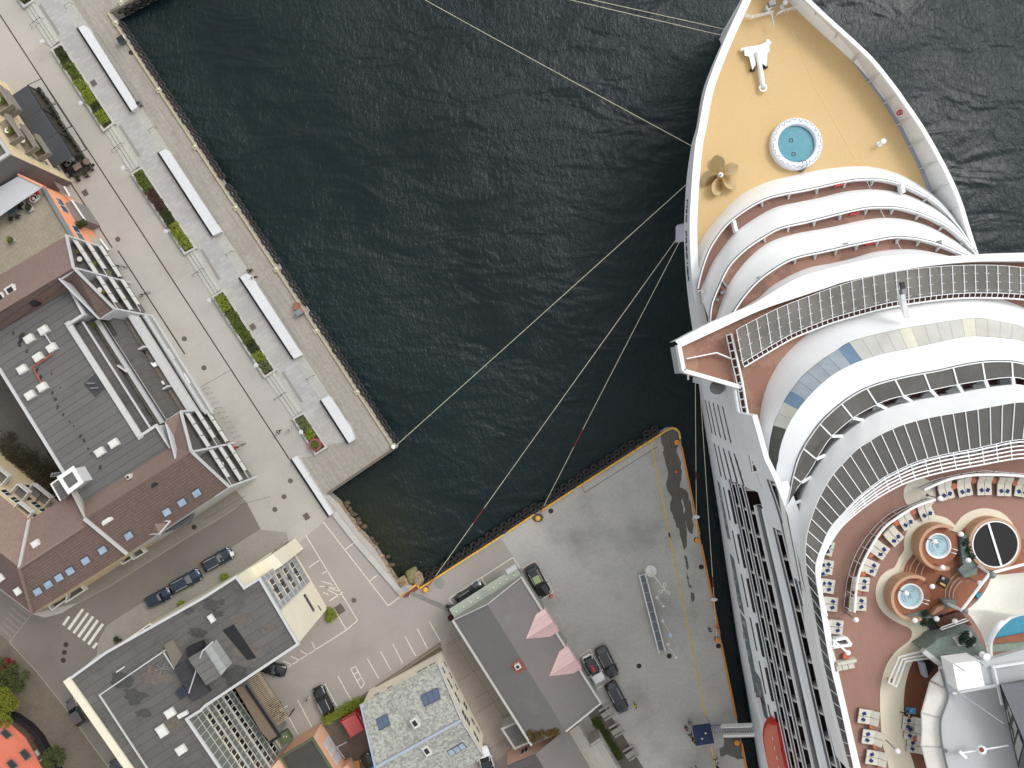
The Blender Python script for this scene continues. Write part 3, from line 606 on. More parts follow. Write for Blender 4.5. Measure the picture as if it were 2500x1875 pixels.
# ---------------- apartment building with brown tiled gables and flat roof
T1 = thing('apartment_building', P(200, 1000), 'apartment building with dark flat roof between two brown tiled gables and stepped balconies', 'building')
fl = [(0, 807), (172, 705), (206, 768), (168, 792), (342, 1065), (382, 1039), (416, 1092), (205, 1228), (160, 1160), (0, 902), (-160, 640), (-160, 910)]
fl = [(0, 807), (172, 705), (206, 768), (168, 792), (342, 1065), (382, 1039), (416, 1092), (205, 1228), (160, 1160), (0, 902), (-40, 838)]
walls(fl, 12, WPL, T1); roofp(fl, 12, ROOFF, T1)
trim([(168, 792), (342, 1065)], 12, .7, .35, RIM, T1); trim([(168, 792), (206, 768)], 12, .35, .5, RIM, T1); trim([(342, 1065), (382, 1039)], 12, .35, .5, RIM, T1)
trim([(382, 1039), (416, 1092)], 12, .25, .6, RIM, T1); trim([(172, 705), (206, 768)], 12, .3, .6, RIM, T1); trim([(0, 902), (160, 1160)], 12, .35, .3, RIM, T1)
# north gable
for pts, m in (([(-120, 744, 11.5), (163, 574, 11.5), (180, 653, 15.5), (-120, 833, 15.5)], TILE2), ([(-120, 833, 15.5), (180, 653, 15.5), (279, 753, 11.5), (242, 777, 11.5), (172, 705, 12.3), (-120, 877, 12.3)], TILE)): plane3(pts, m, T1)
trim([(172, 707), (242, 778)], 11.6, .12, .5, RIM, T1, 'gutter')
def verge(pts, t, w_=.28, m=RIM):
    mb = MB(); W = [P(*p) for p in pts]
    for i in range(len(W)-1): mb.bar(W[i]+Vector((0, 0, .08)), W[i+1]+Vector((0, 0, .08)), w_, .3)
    mb.build('verge_board', m, t)
verge([(163, 574, 11.5), (180, 653, 15.5), (279, 753, 11.5)], T1)
# south gable
for pts, m in (([(404, 1027, 11.7), (442, 1004, 11.5), (468, 1102, 15.8), (207, 1266, 15.8), (204, 1226, 12.3), (416, 1092, 12.2)], TILE2), ([(468, 1102, 15.8), (560, 1188, 11.5), (311, 1352, 11.5), (207, 1266, 15.8)], TILE)): plane3(pts, m, T1)
verge([(442, 1004, 11.5), (468, 1102, 15.8), (560, 1188, 11.5)], T1)
BALW = mat('balcony_panels', (204, 204, 198), rough=.5, var=.06, vs=.6, fine=.03); BALF = mat('balcony_floor', (106, 102, 98), rough=.9, var=.12, vs=1)
def balconies(a, b, r, bays, zr, body):
    """recessed balcony stacks behind the gable end a-b; body: rest of the footprint"""
    DP = 2.3; A = P(*a, 11.5); B_ = P(*b, 11.5); k = (B_-A).normalized(); n = Vector((k.y, -k.x, 0)); n = n if n.dot(-A) > 0 else -n; R_ = P(*r, zr)
    pts = [A-n*DP, B_-n*DP]+PL(body, 11.5); zb = [(p.x, p.y, -.05) for p in pts]; MB().loft([zb, [(p.x, p.y, 11.35) for p in pts]], True, False, True).build('wall', WPL, T1)
    f = [A-n*DP, B_-n*DP, R_-n*DP-Vector((0, 0, .3))]; MB().loft([[p-n*.2 for p in f], f], True, True, True).build('gable_wall', WPL, T1)
    for i in range(bays+1):
        p = lerp(A, B_, i/bays); p = Vector((p.x, p.y, 0)); zt = 11.3 if i in (0, bays) else zr-.5; prof = [p-n*DP, p, p+Vector((0, 0, zt)), p-n*DP+Vector((0, 0, zt))]
        MB().loft([[x-k*.13 for x in prof], [x+k*.13 for x in prof]], True, True, True).build('party_wall', WPL, T1)
    for i in range(bays):
        p0 = lerp(A, B_, i/bays)+k*.16; p1 = lerp(A, B_, (i+1)/bays)-k*.16
        for fl_, z in enumerate((8.6, 5.7, 2.8)):
            o = -.1+.25*fl_; a0 = Vector((p0.x, p0.y, z)); a1 = Vector((p1.x, p1.y, z)); q4 = (a0-n*DP, a1-n*DP, a1+n*o, a0+n*o)
            s = MB().loft([[x for x in q4], [x+Vector((0, 0, .2)) for x in q4]], True, True, True).build('balcony', BALF, T1)
            e0 = a0+n*(o-.02)+Vector((0, 0, .15)); e1 = a1+n*(o-.02)-k*(1.1 if (i+fl_) % 2 else .1)+Vector((0, 0, .15)); mb = MB(); m = max(3, int((e1-e0).length/1.35)); up = Vector((0, 0, 1.05))-n*.12
            for j in range(m): x0 = lerp(e0, e1, j/m+.012); x1 = lerp(e0, e1, (j+1)/m-.012); q = [x0, x1, x1+up, x0+up]; mb.loft([q, [x-n*.07 for x in q]], True, True, True)
            mb.bar(e0+up, a1+n*(o-.02)+Vector((0, 0, .15))+up, .1, .06); mb.build('railing', BALW, s)
            mb = MB(); mb.box(lerp(a0, a1, .45)-n*(DP-.06)+Vector((0, 0, 1.3)), ((a1-a0).length*.7, .12, 2.0), ang(a0, a1)); mb.build('glazed_door', GLASSD, s)
            if rr.random() < .75: mb = MB(); c = lerp(a0, a1, rr.uniform(.15, .85))-n*.6; leaves(mb, (c.x, c.y, z+.75), (.35, .35, .35), 110, .09, rr); mb.build('potted_plant', LG[rr.choice([0, 1, 2])], s)
            if rr.random() < .7: mb = MB(); c = lerp(a0, a1, rr.uniform(.25, .7))-n*1.0; mb.lathe((c.x, c.y, z+.2), [(.05, 0), (.05, .6), (.35, .62), (.35, .66), (.02, .67)], 12); mb.build('table', rr.choice([WHITE, DARK, GREYM]), s)
balconies((163, 574), (279, 753), (180, 653), 2, 15.5, [(242, 777), (172, 705), (-120, 877), (-120, 744)]); balconies((442, 1004), (560, 1188), (468, 1102), 2, 15.8, [(311, 1352), (205, 1228), (416, 1092), (404, 1027)])
# stepped terraces between the gables
def stepstrip(n0, s0, n1, s1, z, m, name, zb=0):
    W = [P(*n0, z), P(*s0, z), P(*s1, z), P(*n1, z)]; return MB().prism([(p.x, p.y) for p in W], zb, z).build(name, m, T1)
N_l = {'a': ((168, 792), (342, 1065)), 'b': ((181, 797), (345, 1056)), 'c': ((203, 787), (366, 1043)), 'd': ((231, 784), (391, 1035)), 'e': ((243, 778), (405, 1029)), 'f': ((271, 768), (422, 1013)), 'g': ((305, 762), (459, 1007)), 'h': ((334, 773), (482, 1007)), 'i': ((374, 774), (519, 1008))}
def SS(a, b, z, m, name, zb=0): stepstrip(N_l[a][0], N_l[a][1], N_l[b][0], N_l[b][1], z, m, name, zb)
SS('b', 'c', 11.2, ROOFF2, 'lower_roof'); SS('c', 'd', 8.6, TERR, 'terrace'); SS('d', 'e', 9.6, RIM, 'terrace_parapet'); SS('e', 'f', 9.0, ROOFF2, 'lower_roof'); SS('f', 'g', 5.7, mat('brown_terrace', (118, 110, 98), var=.12, vs=.3, fine=.12, pat=dict(w=.6, h=.6, m=.03, d=1.25, v=.05, off=0)), 'terrace'); SS('g', 'h', 6.4, RIM, 'terrace_parapet', 0)
RIB = mat('ribbed_canopy', (164, 164, 160), rough=.6, var=.05, pat=dict(w=30, h=.28, m=.05, d=.8, v=.02, rot=TA))
SS('h', 'i', 3.5, RIB, 'canopy', 3.2)
trim([(203, 787), (366, 1043)], 11.2, .2, .25, RIM, T1); trim([(244, 778), (405, 1029)], 9.6, .1, .3, mat('dark_slot', (60, 60, 60)), T1, 'gutter'); trim([(344, 773), (490, 1007)], 5.2, .3, .2, DARK, T1, 'gutter'); trim([(356, 773), (502, 1007)], 4.4, .4, .2, RIM, T1, 'fascia'); trim([(374, 774), (519, 1008)], 3.4, .25, .25, RIM, T1, 'fascia')
for (a, b) in (((291, 892), (315, 908)), ((337, 856), (356, 846)), ((392, 955), (415, 942))):
    MB().bar(P(a[0], a[1], 9.1 if a[0] < 300 else 6.6), P(b[0], b[1], 9.1 if a[0] < 300 else 6.6), .2, 1.3).build('divider_wall', WPL, T1)
for (x, y) in ((410, 868), (450, 928)): c = P(x, y, 3.7); MB().box((c.x, c.y, 0), (1.1, 1.6, .12), TA, z0=3.55).build('skylight', mat('milky_pane', (224, 226, 226), rough=.2, var=.02), T1)
for (x, y, m) in ((224, 796, 0), (228, 812, 'w'), (236, 829, 'k'), (246, 842, 'w'), (256, 866, 'w'), (280, 898, 'k'), (286, 905, 'k'), (309, 945, 'k'), (318, 958, 'k'), (342, 1000, 'w'), (352, 1012, 'k'), (359, 1022, 'k')):
    c = P(x, y, 9); mb = MB()
    if m == 0: leaves(mb, (c.x, c.y, 9.1), (.5, .4, .4), 200, .1, rr); mb.build('potted_plant', LG[1], T1)
    else: mb.box((c.x, c.y, 0), (.55, .5, .08), TA+rr.uniform(-.3, .3), z0=9.0); mb.box((c.x-.2, c.y+.15, 0), (.12, .5, .5), TA, z0=9.0); mb.build('terrace_chair', WHITE if m == 'w' else DARK, T1)
for (x, y, m) in ((345, 879, 'o'), (355, 897, 'o'), (387, 933, 'p'), (386, 940, 'p'), (395, 936, 'w'), (349, 861, 'k'), (378, 890, 'w')):
    c = P(x, y, 6.2); mb = MB(); mb.box((c.x, c.y, 0), (.6, .55, .1), TA, z0=6.1); mb.box((c.x-.25, c.y, 0), (.1, .55, .5), TA, z0=6.1); mb.build('terrace_chair', {'o': mat('orange_chair', (206, 104, 74)), 'p': mat('pink_cushion', (212, 150, 150)), 'w': WHITE, 'k': DARK}[m], T1)
mb = MB(); 
for k in range(90):
    t_ = rr.random(); a = lerp(P(335, 950, 8.9), P(372, 1010, 8.9), t_); leaves(mb, (a.x+.5, a.y+.3, 8.8), (.25, .25, .1), 5, .07, rr)
mb.build('terrace_weeds', LG[1], T1)
c = P(236, 829, 9); MB().lathe((c.x, c.y, 8.62), [(.05, 0), (.05, .65), (.5, .67), (.5, .7), (.02, .72)], 18).build('table', BLACK, T1)
mb = MB(); a = P(252, 777, 9.2); b2 = P(279, 820, 9.2); mb.bar(a, b2, .05); off = Vector((.35, .2, 0)); mb.bar(a+off, b2+off, .05)
for k in range(12): p = lerp(a, b2, k/11); mb.bar(p, p+off, .05)
mb.build('roof_ladder', DARK, T1)
# roof furniture
for (x, y) in ((104, 806), (69, 827), (124, 849), (91, 872), (52, 902), (101, 945), (71, 965), (242, 1104), (276, 1083)): capbox(x, y, 12.06, T1)
mb = MB(); mb.tube([P(109, 815, 12.5), P(127, 843, 12.5)], .09, 8); mb.build('duct', RIM, T1)
mb = MB(); mb.tube([P(128, 864, 12.5), P(80, 897, 12.5), P(104, 942, 12.5)], .13, 8); mb.build('duct', mat('rusty_duct', (152, 84, 62), var=.25, vs=2, fine=.2), T1)
c = P(233, 941, 12.1); MB().box(c, (2.0, 2.3, .05), TA+.15, z0=12.07).build('roof_mat', mat('dark_felt_patch', (64, 64, 66), fine=.15), T1)
mb = MB(); mb.tube([P(212, 936, 12.35), P(232, 936, 12.35)], .13, 6); mb.tube([P(222, 948, 12.35), P(240, 947, 12.35)], .13, 6); mb.build('felt_roll', GREYM, T1)
mb = MB()
for (x, y, s) in ((52, 822, 1.2), (48, 838, .9), (65, 858, .5), (90, 905, .6), (100, 920, .6), (108, 935, .5), (128, 960, .5), (135, 975, .6), (141, 995, .5), (155, 1012, .4), (170, 1030, .4), (180, 1040, .3), (196, 1065, .6), (205, 1075, .5), (215, 1095, .4), (222, 1108, .4), (245, 1141, .6), (33, 813, .5), (126, 913, .35), (147, 947, .3)):
    c = P(x, y, 12.08); pts = []
    for k in range(12): a = k*math.pi/6; r = s*rr.uniform(.25, .6); pts.append((c.x+r*.8*math.cos(a)+r*.2*math.sin(a), c.y+r*math.sin(a)*1.2))
    mb.poly([(x_, y_, 12.085) for x_, y_ in pts])
pieces(mb, 'moss_patch', mat('dark_moss', (52, 47, 42), var=.2, fine=.3), T1)
# white stair tower
tb = [(146, 1166), (178, 1144), (198, 1177), (168, 1200)]
walls(tb, 15, WPL, T1, 'tower_wall', z0=11.9); roofp([(153, 1168), (178, 1150), (193, 1175), (168, 1193)], 15.02, ROOFF, T1, 'tower_roof'); trim(tb, 15, .5, .12, WHITE, T1, 'parapet', True)
lb = [(125, 1182), (146, 1167), (170, 1200), (147, 1221)]
walls(lb, 12.8, WPL, T1, 'wall'); roofp(lb, 12.8, ROOFF, T1); trim([lb[3], lb[0], lb[1]], 12.85, .18, .1, WHITE, T1)
plane3([(172, 1200, 14.6), (187, 1198, 13), (205, 1228, 12.2), (209, 1268, 15.8), (203, 1262, 15.8)], CONC, T1, 'roof_flashing')
mb = MB()
for dx in (0, 8): mb.tube([P(148+dx*.3, 1160-dx, 12.2), P(134+dx*.3, 1163-dx, 12.4), P(124, 1164-dx*.6, 12.3), P(126, 1156, 12.2)], .05, 5)
for k in range(5): mb.bar(P(128+4*k, 1153, 12.3), P(129+4*k, 1163, 12.3), .05)
mb.build('ladder_cage', STEEL, T1)
# chimneys, skylights, hatches on the gables
def chim(x, y, z, t, s=(.8, .8), h=1.0, m=None, rz=TA):
    c = P(x, y, z+h); f = MB().box((c.x, c.y, 0), (s[0], s[1], h+.6), rz, z0=z-.6).build('chimney', m or CAPW, t)
    MB().box((c.x, c.y, 0), (s[0]*.55, s[1]*.55, .1), rz, z0=z+h).build('flue', DARK, f); return f
chim(78, 736, 13, T1, m=DARK); chim(25, 708, 13.2, T1, (1.3, 1.1)); chim(0, 726, 13.2, T1, (1, 1)); chim(312, 1165, 13, T1, (.5, .6)); chim(318, 1184, 13, T1, (.5, .6)); chim(374, 1180, 14.2, T1, (.9, .9), 1, DARK)
def skyq(cx, cy, z0, w_=22, l=19, dz=1.2, slope=(17, 27)):
    u = (11.5, -7.0); v = (7.8, 12.5)
    k = w_/13.0; l = l/15.0
    return [(cx-u[0]*k/2-v[0]*l/2, cy-u[1]*k/2-v[1]*l/2, z0+dz/2), (cx+u[0]*k/2-v[0]*l/2, cy+u[1]*k/2-v[1]*l/2, z0+dz/2), (cx+u[0]*k/2+v[0]*l/2, cy+u[1]*k/2+v[1]*l/2, z0-dz/2), (cx-u[0]*k/2+v[0]*l/2, cy-u[1]*k/2+v[1]*l/2, z0-dz/2)]
for (x, y, z) in ((480, 1203, 12.6), (444, 1226, 12.6), (407, 1249, 12.6), (314, 1307, 12.6)): skyon([p[:2] for p in skyq(x, y, 0)], [(468, 1102, 15.8), (560, 1188, 11.5), (311, 1352, 11.5)], T1, 1)
fb = capbox(257, 1265, 14, T1, (1.5, 1.3), .8)
verge([(207, 1266, 15.9), (311, 1352, 11.6)], T1, .4)
# ---------------- corner building with hip roofs
T2 = thing('apartment_building', P(150, 1370), 'corner building with hipped brown tiled roof and six roof windows', 'building')
for pts, m in (([(72, 1269, 11.5), (172, 1208, 11.5), (207, 1264, 15.0), (213, 1282, 15.2), (48, 1387, 15.2)], TILE2), ([(-150, 1090, 11.5), (72, 1269, 11.5), (48, 1387, 15.2), (-150, 1228, 15.2)], TILE2), ([(213, 1282, 15.2), (311, 1352, 11.5), (80, 1498, 11.5), (48, 1387, 15.2)], TILE), ([(-150, 1228, 15.2), (48, 1387, 15.2), (80, 1498, 11.5), (-150, 1320, 11.5)], TILE)): plane3(pts, m, T2)
walls([(72, 1269), (172, 1208), (311, 1352), (80, 1498), (-150, 1320), (-150, 1090)], 11.4, YEL, T2)
verge([(72, 1269, 11.6), (48, 1387, 15.3)], T2, .35, CONC); verge([(48, 1387, 15.3), (80, 1498, 11.6)], T2, .3, TILE2); verge([(48, 1387, 15.3), (207, 1284, 15.3)], T2, .3, TILE2)
for (x, y, z) in ((250, 1342, 12.9), (209, 1368, 12.9), (171, 1393, 12.6), (144, 1409, 12.6), (118, 1426, 12.5), (92, 1443, 12.5)): skyon([p[:2] for p in skyq(x, y, 0)], [(213, 1282, 15.2), (311, 1352, 11.5), (80, 1498, 11.5)], T2, 1)
capbox(85, 1328, 14, T2, (1.0, .8), .5); capbox(42, 1444, 13, T2, (.8, .9), .3); capbox(0, 1411, 13, T2, (.8, .9), .3)
# balconies on the courtyard side
A, B_, d, n = wallwins((-120, 1115), (72, 1269), 11.5, (.6, .72, .84, .95), (1.8, 4.6, 7.2, 9.8), 1.2, 1.2, T2)
for (t0, t1, z) in ((.62, .76, 8.2), (.66, .8, 5.4), (.8, .97, 10.3), (.35, .5, 8.2), (.8, .9, 5.4)):
    a = lerp(A, B_, t0); b2 = lerp(A, B_, t1); a = Vector((a.x, a.y, z)); b2 = Vector((b2.x, b2.y, z)); dp = n*(1.6 if z < 10 else .8)
    s = MB().loft([[a, b2, b2+dp, a+dp], [x+Vector((0, 0, .18)) for x in (a, b2, b2+dp, a+dp)]], True, True, True).build('balcony', BALF, T2)
    mb = MB(); 
    for x0, x1 in ((a, a+dp), (a+dp, b2+dp), (b2+dp, b2)): mb.bar(x0+Vector((0, 0, .7)), x1+Vector((0, 0, .7)), .1, 1.05)
    mb.build('railing', BALW, s)
# street balconies of both
def street_balc(quad, z, t):
    W = PL(quad, z); s = MB().prism([(p.x, p.y) for p in W], z-1.1, z-.95).build('balcony', BALF, t); mb = MB()
    for i in range(4): mb.bar(W[i]+Vector((0, 0, -.5)), W[(i+1) % 4]+Vector((0, 0, -.5)), .14, 1.0+.004*i)
    mb.build('railing', BALW, s)
street_balc([(312, 1345), (340, 1336), (353, 1349), (325, 1366)], 6.5, T1); street_balc([(291, 1368), (314, 1354), (322, 1363), (299, 1378)], 6.0, T2)
street_balc([(163, 1450), (194, 1429), (206, 1441), (160, 1471)], 6.5, T2); street_balc([(118, 1480), (160, 1452), (172, 1456), (127, 1489)], 5.5, T2)
# dormer and blue glass bay facing the street
plane3([(372, 1269, 12.2), (417, 1273, 11.6), (389, 1303, 12.9)], TILE2, T1, 'dormer_roof'); plane3([(372, 1269, 12.2), (389, 1303, 12.9), (366, 1304, 11.4)], TILE2, T1, 'dormer_roof')
verge([(372, 1268, 12.3), (417, 1272, 11.7), (390, 1303, 13.0), (366, 1304, 11.5), (368, 1270, 12.2)], T1, .15)
W = [P(395, 1302, 9), P(472, 1255, 9), P(474, 1262, 5), P(462, 1279, 5), P(400, 1304, 5)]
MB().loft([[P(396, 1303, 8.5), P(476, 1253, 8.5), P(463, 1279, 3.4), P(398, 1304, 3.4)], [p-Vector((0, 0, .2)) for p in (P(396, 1303, 8.5), P(476, 1253, 8.5), P(463, 1279, 3.4), P(398, 1304, 3.4))]], True, True, True).build('glass_bay', GLASSB, T1)
# ---------------- orange terrace building
T3 = thing('terrace_building', P(80, 560), 'orange fronted building with a big tiled roof terrace', 'building')
OR = mat('orange_render', (232, 156, 118), rough=.8, var=.05, vs=.5)
tp = [(-140, 755), (-140, 500), (49, 428), (106, 458), (176, 578)]
walls(tp, 8.2, OR, T3); roofp(tp, 8.2, TERR, T3, 'terrace')
trim([(106, 458), (176, 578)], 8.2, .35, .5, mat('slate_trim', (120, 124, 126)), T3); 
a = [(-140, 520), (0, 456), (49, 428), (106, 455), (30, 506), (0, 527), (-140, 620)]
W = PL(a, 10.6); MB().prism([(p.x, p.y) for p in W], 10.45, 10.6).build('awning', mat('pale_awning', (188, 190, 194), rough=.8, var=.03), T3)
trim([(49, 428), (106, 455)], 10.0, .25, .8, OR, T3, 'parapet')
A, B_, d, n = wallwins((106, 458), (176, 578), 8.2, (.28, .85), (5.6,), 2.2, 1.6, T3, glass=GLASSB)
for q_, z, m, nm in (([(149, 500), (176, 489), (209, 538), (179, 554)], 4.2, mat('bay_felt', (124, 118, 116), var=.05), 'bay_roof'), ([(212, 573), (246, 584), (266, 611), (222, 597)], 2.6, mat('pale_green_glass', (164, 170, 158), rough=.4, var=.04), 'glass_canopy'), ([(128, 440), (158, 456), (172, 480), (150, 470)], 3.4, mat('bay_felt', (124, 118, 116)), 'bay_roof')):
    W = PL(q_, z); MB().prism([(p.x, p.y) for p in W], 0 if z > 4 else z-.2, z).build(nm, m, T3); mb = MB(); mb.bar(W[1]+Vector((0, 0, .1)), W[2]+Vector((0, 0, .1)), .16, .3); mb.build('parapet', WHITE, T3)
mb = MB(); p = P(194, 548, 4.7); mb.box((p.x, p.y, 0), (1.8, .8, .5), TA, z0=4.2); leaves(mb, (p.x, p.y, 4.9), (.8, .5, .3), 150, .1, rr); mb.build('plant_trough', LG[2], T3)
chim(88, 481, 8.3, T3, (.9, .9), .1, CAPW)
# things standing on the orange building's terrace
def at_terr(x, y): return P(x, y, 8.3)
c = at_terr(36, 517); t = thing('garden_table', c, 'dark oval garden table with chairs on the roof terrace', 'table'); mb = MB(); mb.lathe(c, [(.06, 0), (.06, .7), (.65, .72), (.65, .76), (.05, .77)], 20); mb.build('table_top', mat('slate_blue', (70, 80, 88)), t)
for i, (dx, dy) in enumerate(((.9, .5), (-.3, -1), (.6, -.7), (-.9, .3))):
    p = c+Vector((dx, dy, 0)); t = thing('garden_chair', p, 'dark garden chair '+ORD[i]+' around the oval terrace table, clockwise from the right', 'chair', 'garden chairs on the roof terrace')
    MB().box((p.x, p.y, 0), (.5, .5, .07), TA+i, z0=8.7).build('seat', DARK, t); MB().box((p.x+dx*.22, p.y+dy*.22, 0), (.5, .06, .5), math.atan2(dy, dx)+1.57, z0=8.75).build('backrest', DARK, t)
    mb = MB(); [mb.box((p.x+a_*.2, p.y+b_2*.2, 0), (.05, .05, .42), TA, z0=8.3) for a_ in (-1, 1) for b_2 in (-1, 1)]; mb.build('leg', DARK, t)
c = at_terr(83, 475); t = thing('drying_rack', c, 'red garden bench with a white round table on the roof terrace', 'garden furniture'); MB().box((c.x, c.y, 0), (1.4, .6, .5), TA, z0=8.3).build('seat', RED, t)
c2 = at_terr(89, 487); mb = MB(); mb.tube([(c2.x+.5*math.cos(k*.524), c2.y+.5*math.sin(k*.524), 9.0) for k in range(12)], .05, 6, True); mb.lathe((c2.x, c2.y, 8.3), [(.05, 0), (.05, .68), (.2, .7), (.2, .74), (.03, .75)], 12); mb.build('table', WHITE, t)
for i, (x, y, l) in enumerate(((57, 498, 'pale plant box nearest the garden table on the terrace'), (76, 508, 'plant box holding a small conifer on the terrace'), (32, 588, 'lone square plant pot in the middle of the terrace'))):
    c = at_terr(x, y); t = thing('plant_box', c, l, 'plant pot', 'plant pots on the roof terrace'); MB().box((c.x, c.y, 0), (.6, 1.1 if i < 2 else .6, .5), TA, z0=8.28).build('box', CONC, t); mb = MB(); leaves(mb, (c.x, c.y, 9.0), (.4, .5, .4), 260, .09, rr); mb.build('foliage', LG[2 if i < 2 else 0], t)
# ---------------- beige block with balconies, upper left
T4 = thing('apartment_building', P(-20, 330), 'beige block with a tall grey end wall and stacked balconies', 'building')
GEND = mat('grey_end_wall', (112, 108, 106), rough=.85, var=.05, vs=.3, fine=.04)
tp = [(22, 375), (-160, 100), (-500, 330), (-330, 600)]
walls(tp, 15, YEL, T4); roofp(tp, 15, ROOFF2, T4); trim(tp, 15, .4, .35, CONC, T4, closed=True)
W0, W1 = P(22, 375, 15), P(-330, 600, 15); dd = (W1-W0).normalized(); nn = Vector((-dd.y, dd.x, 0)); nn = nn if nn.dot(-W0) > 0 else -nn
f4 = [Vector((W0.x, W0.y, 0)), W0, W1, Vector((W1.x, W1.y, 0))]; f4[0].z = 0
MB().loft([f4, [p+nn*.12 for p in f4]], True, True, True).build('end_wall', GEND, T4)
A, B_, d, n = wallwins((22, 375), (-160, 100), 15, (.1, .3), (2.0, 5, 8), .7, 1.0, T4)
for (cx, cy, z, w_, dp) in ((25, 322, 12, 3.4, 2.6), (62, 346, 9.2, 3.6, 2.4), (94, 366, 6.6, 3.0, 2.6), (22, 258, 6.6, 3.2, 2.4), (4, 248, 9.2, 3.2, 2.6)):
    c = P(cx, cy, z); c.z = 0; q4 = [c-d*w_/2-n*dp, c+d*w_/2-n*dp, c+d*w_/2+n*dp*.4, c-d*w_/2+n*dp*.4]
    s = MB().prism([(p.x, p.y) for p in q4], z-.2, z).build('balcony', mat('balcony_planks', (134, 124, 108), fine=.2), T4)
    mb = MB(); up = Vector((0, 0, z+.5))
    mb.bar(q4[3]+up, q4[0]+up, .1, 1.0); mb.bar(q4[2]+up, q4[3]+up, .35, 1.01); mb.build('railing', mat('weathered_grey', (130, 124, 114)), s)
    if cx != 62: mb = MB(); leaves(mb, (c.x+.3, c.y, z+.5), (.5, .5, .4), 200, .1, rr); mb.build('potted_plant', LG[0], s)
    mb = MB(); mb.lathe((c.x, c.y, z), [(.05, 0), (.05, .6), (.35, .62), (.35, .66), (.02, .67)], 12); mb.build('table', WHITE, s)
# restaurant canopies
CORR = mat('corrugated_black_sheet', (62, 64, 68), rough=.55, var=.06, metal=.2, pat=dict(w=40, h=.34, m=.08, ms=.8, d=.62, v=.03, rot=math.radians(-57.3)))
for i, q4 in enumerate(([(67, 208), (18, 240), (57, 292), (103, 266)], [(103, 267), (55, 293), (99, 350), (140, 323)], [(142, 323), (99, 350), (118, 418), (177, 381)])):
    W = [P(q4[0][0], q4[0][1], 3.0), P(q4[1][0], q4[1][1], 3.5), P(q4[2][0], q4[2][1], 3.5), P(q4[3][0], q4[3][1], 3.0)]; c = sum(W, Vector())/4; c.z = 0
    t = thing('restaurant_canopy', c, 'black corrugated canopy over the pavement restaurant, '+['uppermost', 'middle', 'lowest'][i]+' of three', 'canopy', 'corrugated canopies')
    MB().loft([[p-Vector((0, 0, .08)) for p in W], W], True, True, True).build('roof', CORR, t)
    mb = MB()
    for p in (W[0], W[3]): mb.bar(Vector((p.x, p.y, 0)), p-Vector((0, 0, .1)), .1)
    mb.bar(W[0]-Vector((0, 0, .2)), W[3]-Vector((0, 0, .2)), .12); e = (W[0]-W[1]).normalized()*1.9
    for p in (W[0], W[3]): mb.bar(p, p+e-Vector((0, 0, .5)), .07)
    mb.bar(W[0]+e-Vector((0, 0, .5)), W[3]+e-Vector((0, 0, .5)), .09); mb.build('frame', DARK, t)
sheet('restaurant_terrace', [(72, 210), (100, 222), (225, 412), (190, 436), (118, 420), (40, 250)], mat('dark_timber_floor', (84, 78, 70), rough=.9, pat=dict(w=3, h=.14, m=.02, d=.7, v=.1, rot=math.radians(-57.3)), fine=.15), 5)
edge = [(100, 222), (118, 246), (135, 272), (150, 300), (170, 330), (185, 352), (203, 380), (217, 397), (224, 411), (212, 427), (192, 437)]
for i, (x, y) in enumerate(edge+[(108, 234), (127, 260), (142, 285), (160, 315), (177, 341), (194, 366)]):
    c = P(x, y); t = thing('plant_box', c, 'small black plant box on the restaurant terrace edge, '+(ORD[i] if i < 20 else '')+' counted downwards'+(' between the larger gaps' if i > 10 else ''), 'plant pot', 'black plant boxes on the terrace edge')
    MB().box((c.x, c.y, 0), (.75, .4, .5), TA+1.57, z0=.02).build('box', DARK, t); mb = MB(); leaves(mb, (c.x, c.y, .6), (.35, .28, .2), 50, .08, rr); mb.build('foliage', LG[2], t)
mb = MB(); W = PL(edge, .9)
for i in range(len(W)-1):
    mb.bar(W[i], W[i+1], .06); mb.bar(Vector((W[i].x, W[i].y, 0)), W[i], .06)
tag(mb.build('terrace_fence', mat('dark_timber', (104, 96, 84))), 'thin wooden rail round the pavement restaurant terrace', 'railing')
FURN = [(178, 393, 1.5, 'dark'), (195, 410, 1.4, 'brown'), (172, 404, .9, 'dark'), (160, 388, 1.0, 'dark'), (155, 427, 1.1, 'dark'), (168, 432, .9, 'dark')]
for i, (x, y, s, kd) in enumerate(FURN):
    c = P(x, y); t = thing('cafe_table', c, ('brown' if kd == 'brown' else 'dark')+' square cafe table, '+ORD[i]+' on the open end of the restaurant terrace', 'table', 'cafe tables'); MB().box((c.x, c.y, 0), (s*.8, s*.6, .05), TA, z0=.72).build('table_top', mat('brown_table', (128, 112, 98)) if kd == 'brown' else GREYM, t); mb = MB(); [mb.box((c.x+a_*s*.3, c.y+b_2*s*.2, 0), (.06, .06, .72), TA, z0=0) for a_ in (-1, 1) for b_2 in (-1, 1)]; mb.build('leg', DARK, t)
    for j in (-1, 1):
        p = c+Vector((j*s*.55, j*s*.3, 0)); u = thing('cafe_chair', p, 'dark cafe chair '+('right' if j > 0 else 'left')+' of the '+ORD[i]+' table on the open terrace end', 'chair', 'cafe chairs'); MB().box((p.x, p.y, 0), (.45, .45, .05), TA, z0=.45).build('seat', DARK, u); MB().box((p.x+j*.2, p.y+j*.1, 0), (.05, .45, .4), TA, z0=.5).build('backrest', DARK, u)
        mb = MB(); [mb.box((p.x+a_*.18, p.y+b_2*.18, 0), (.04, .04, .45), TA, z0=0) for a_ in (-1, 1) for b_2 in (-1, 1)]; mb.build('leg', DARK, u)
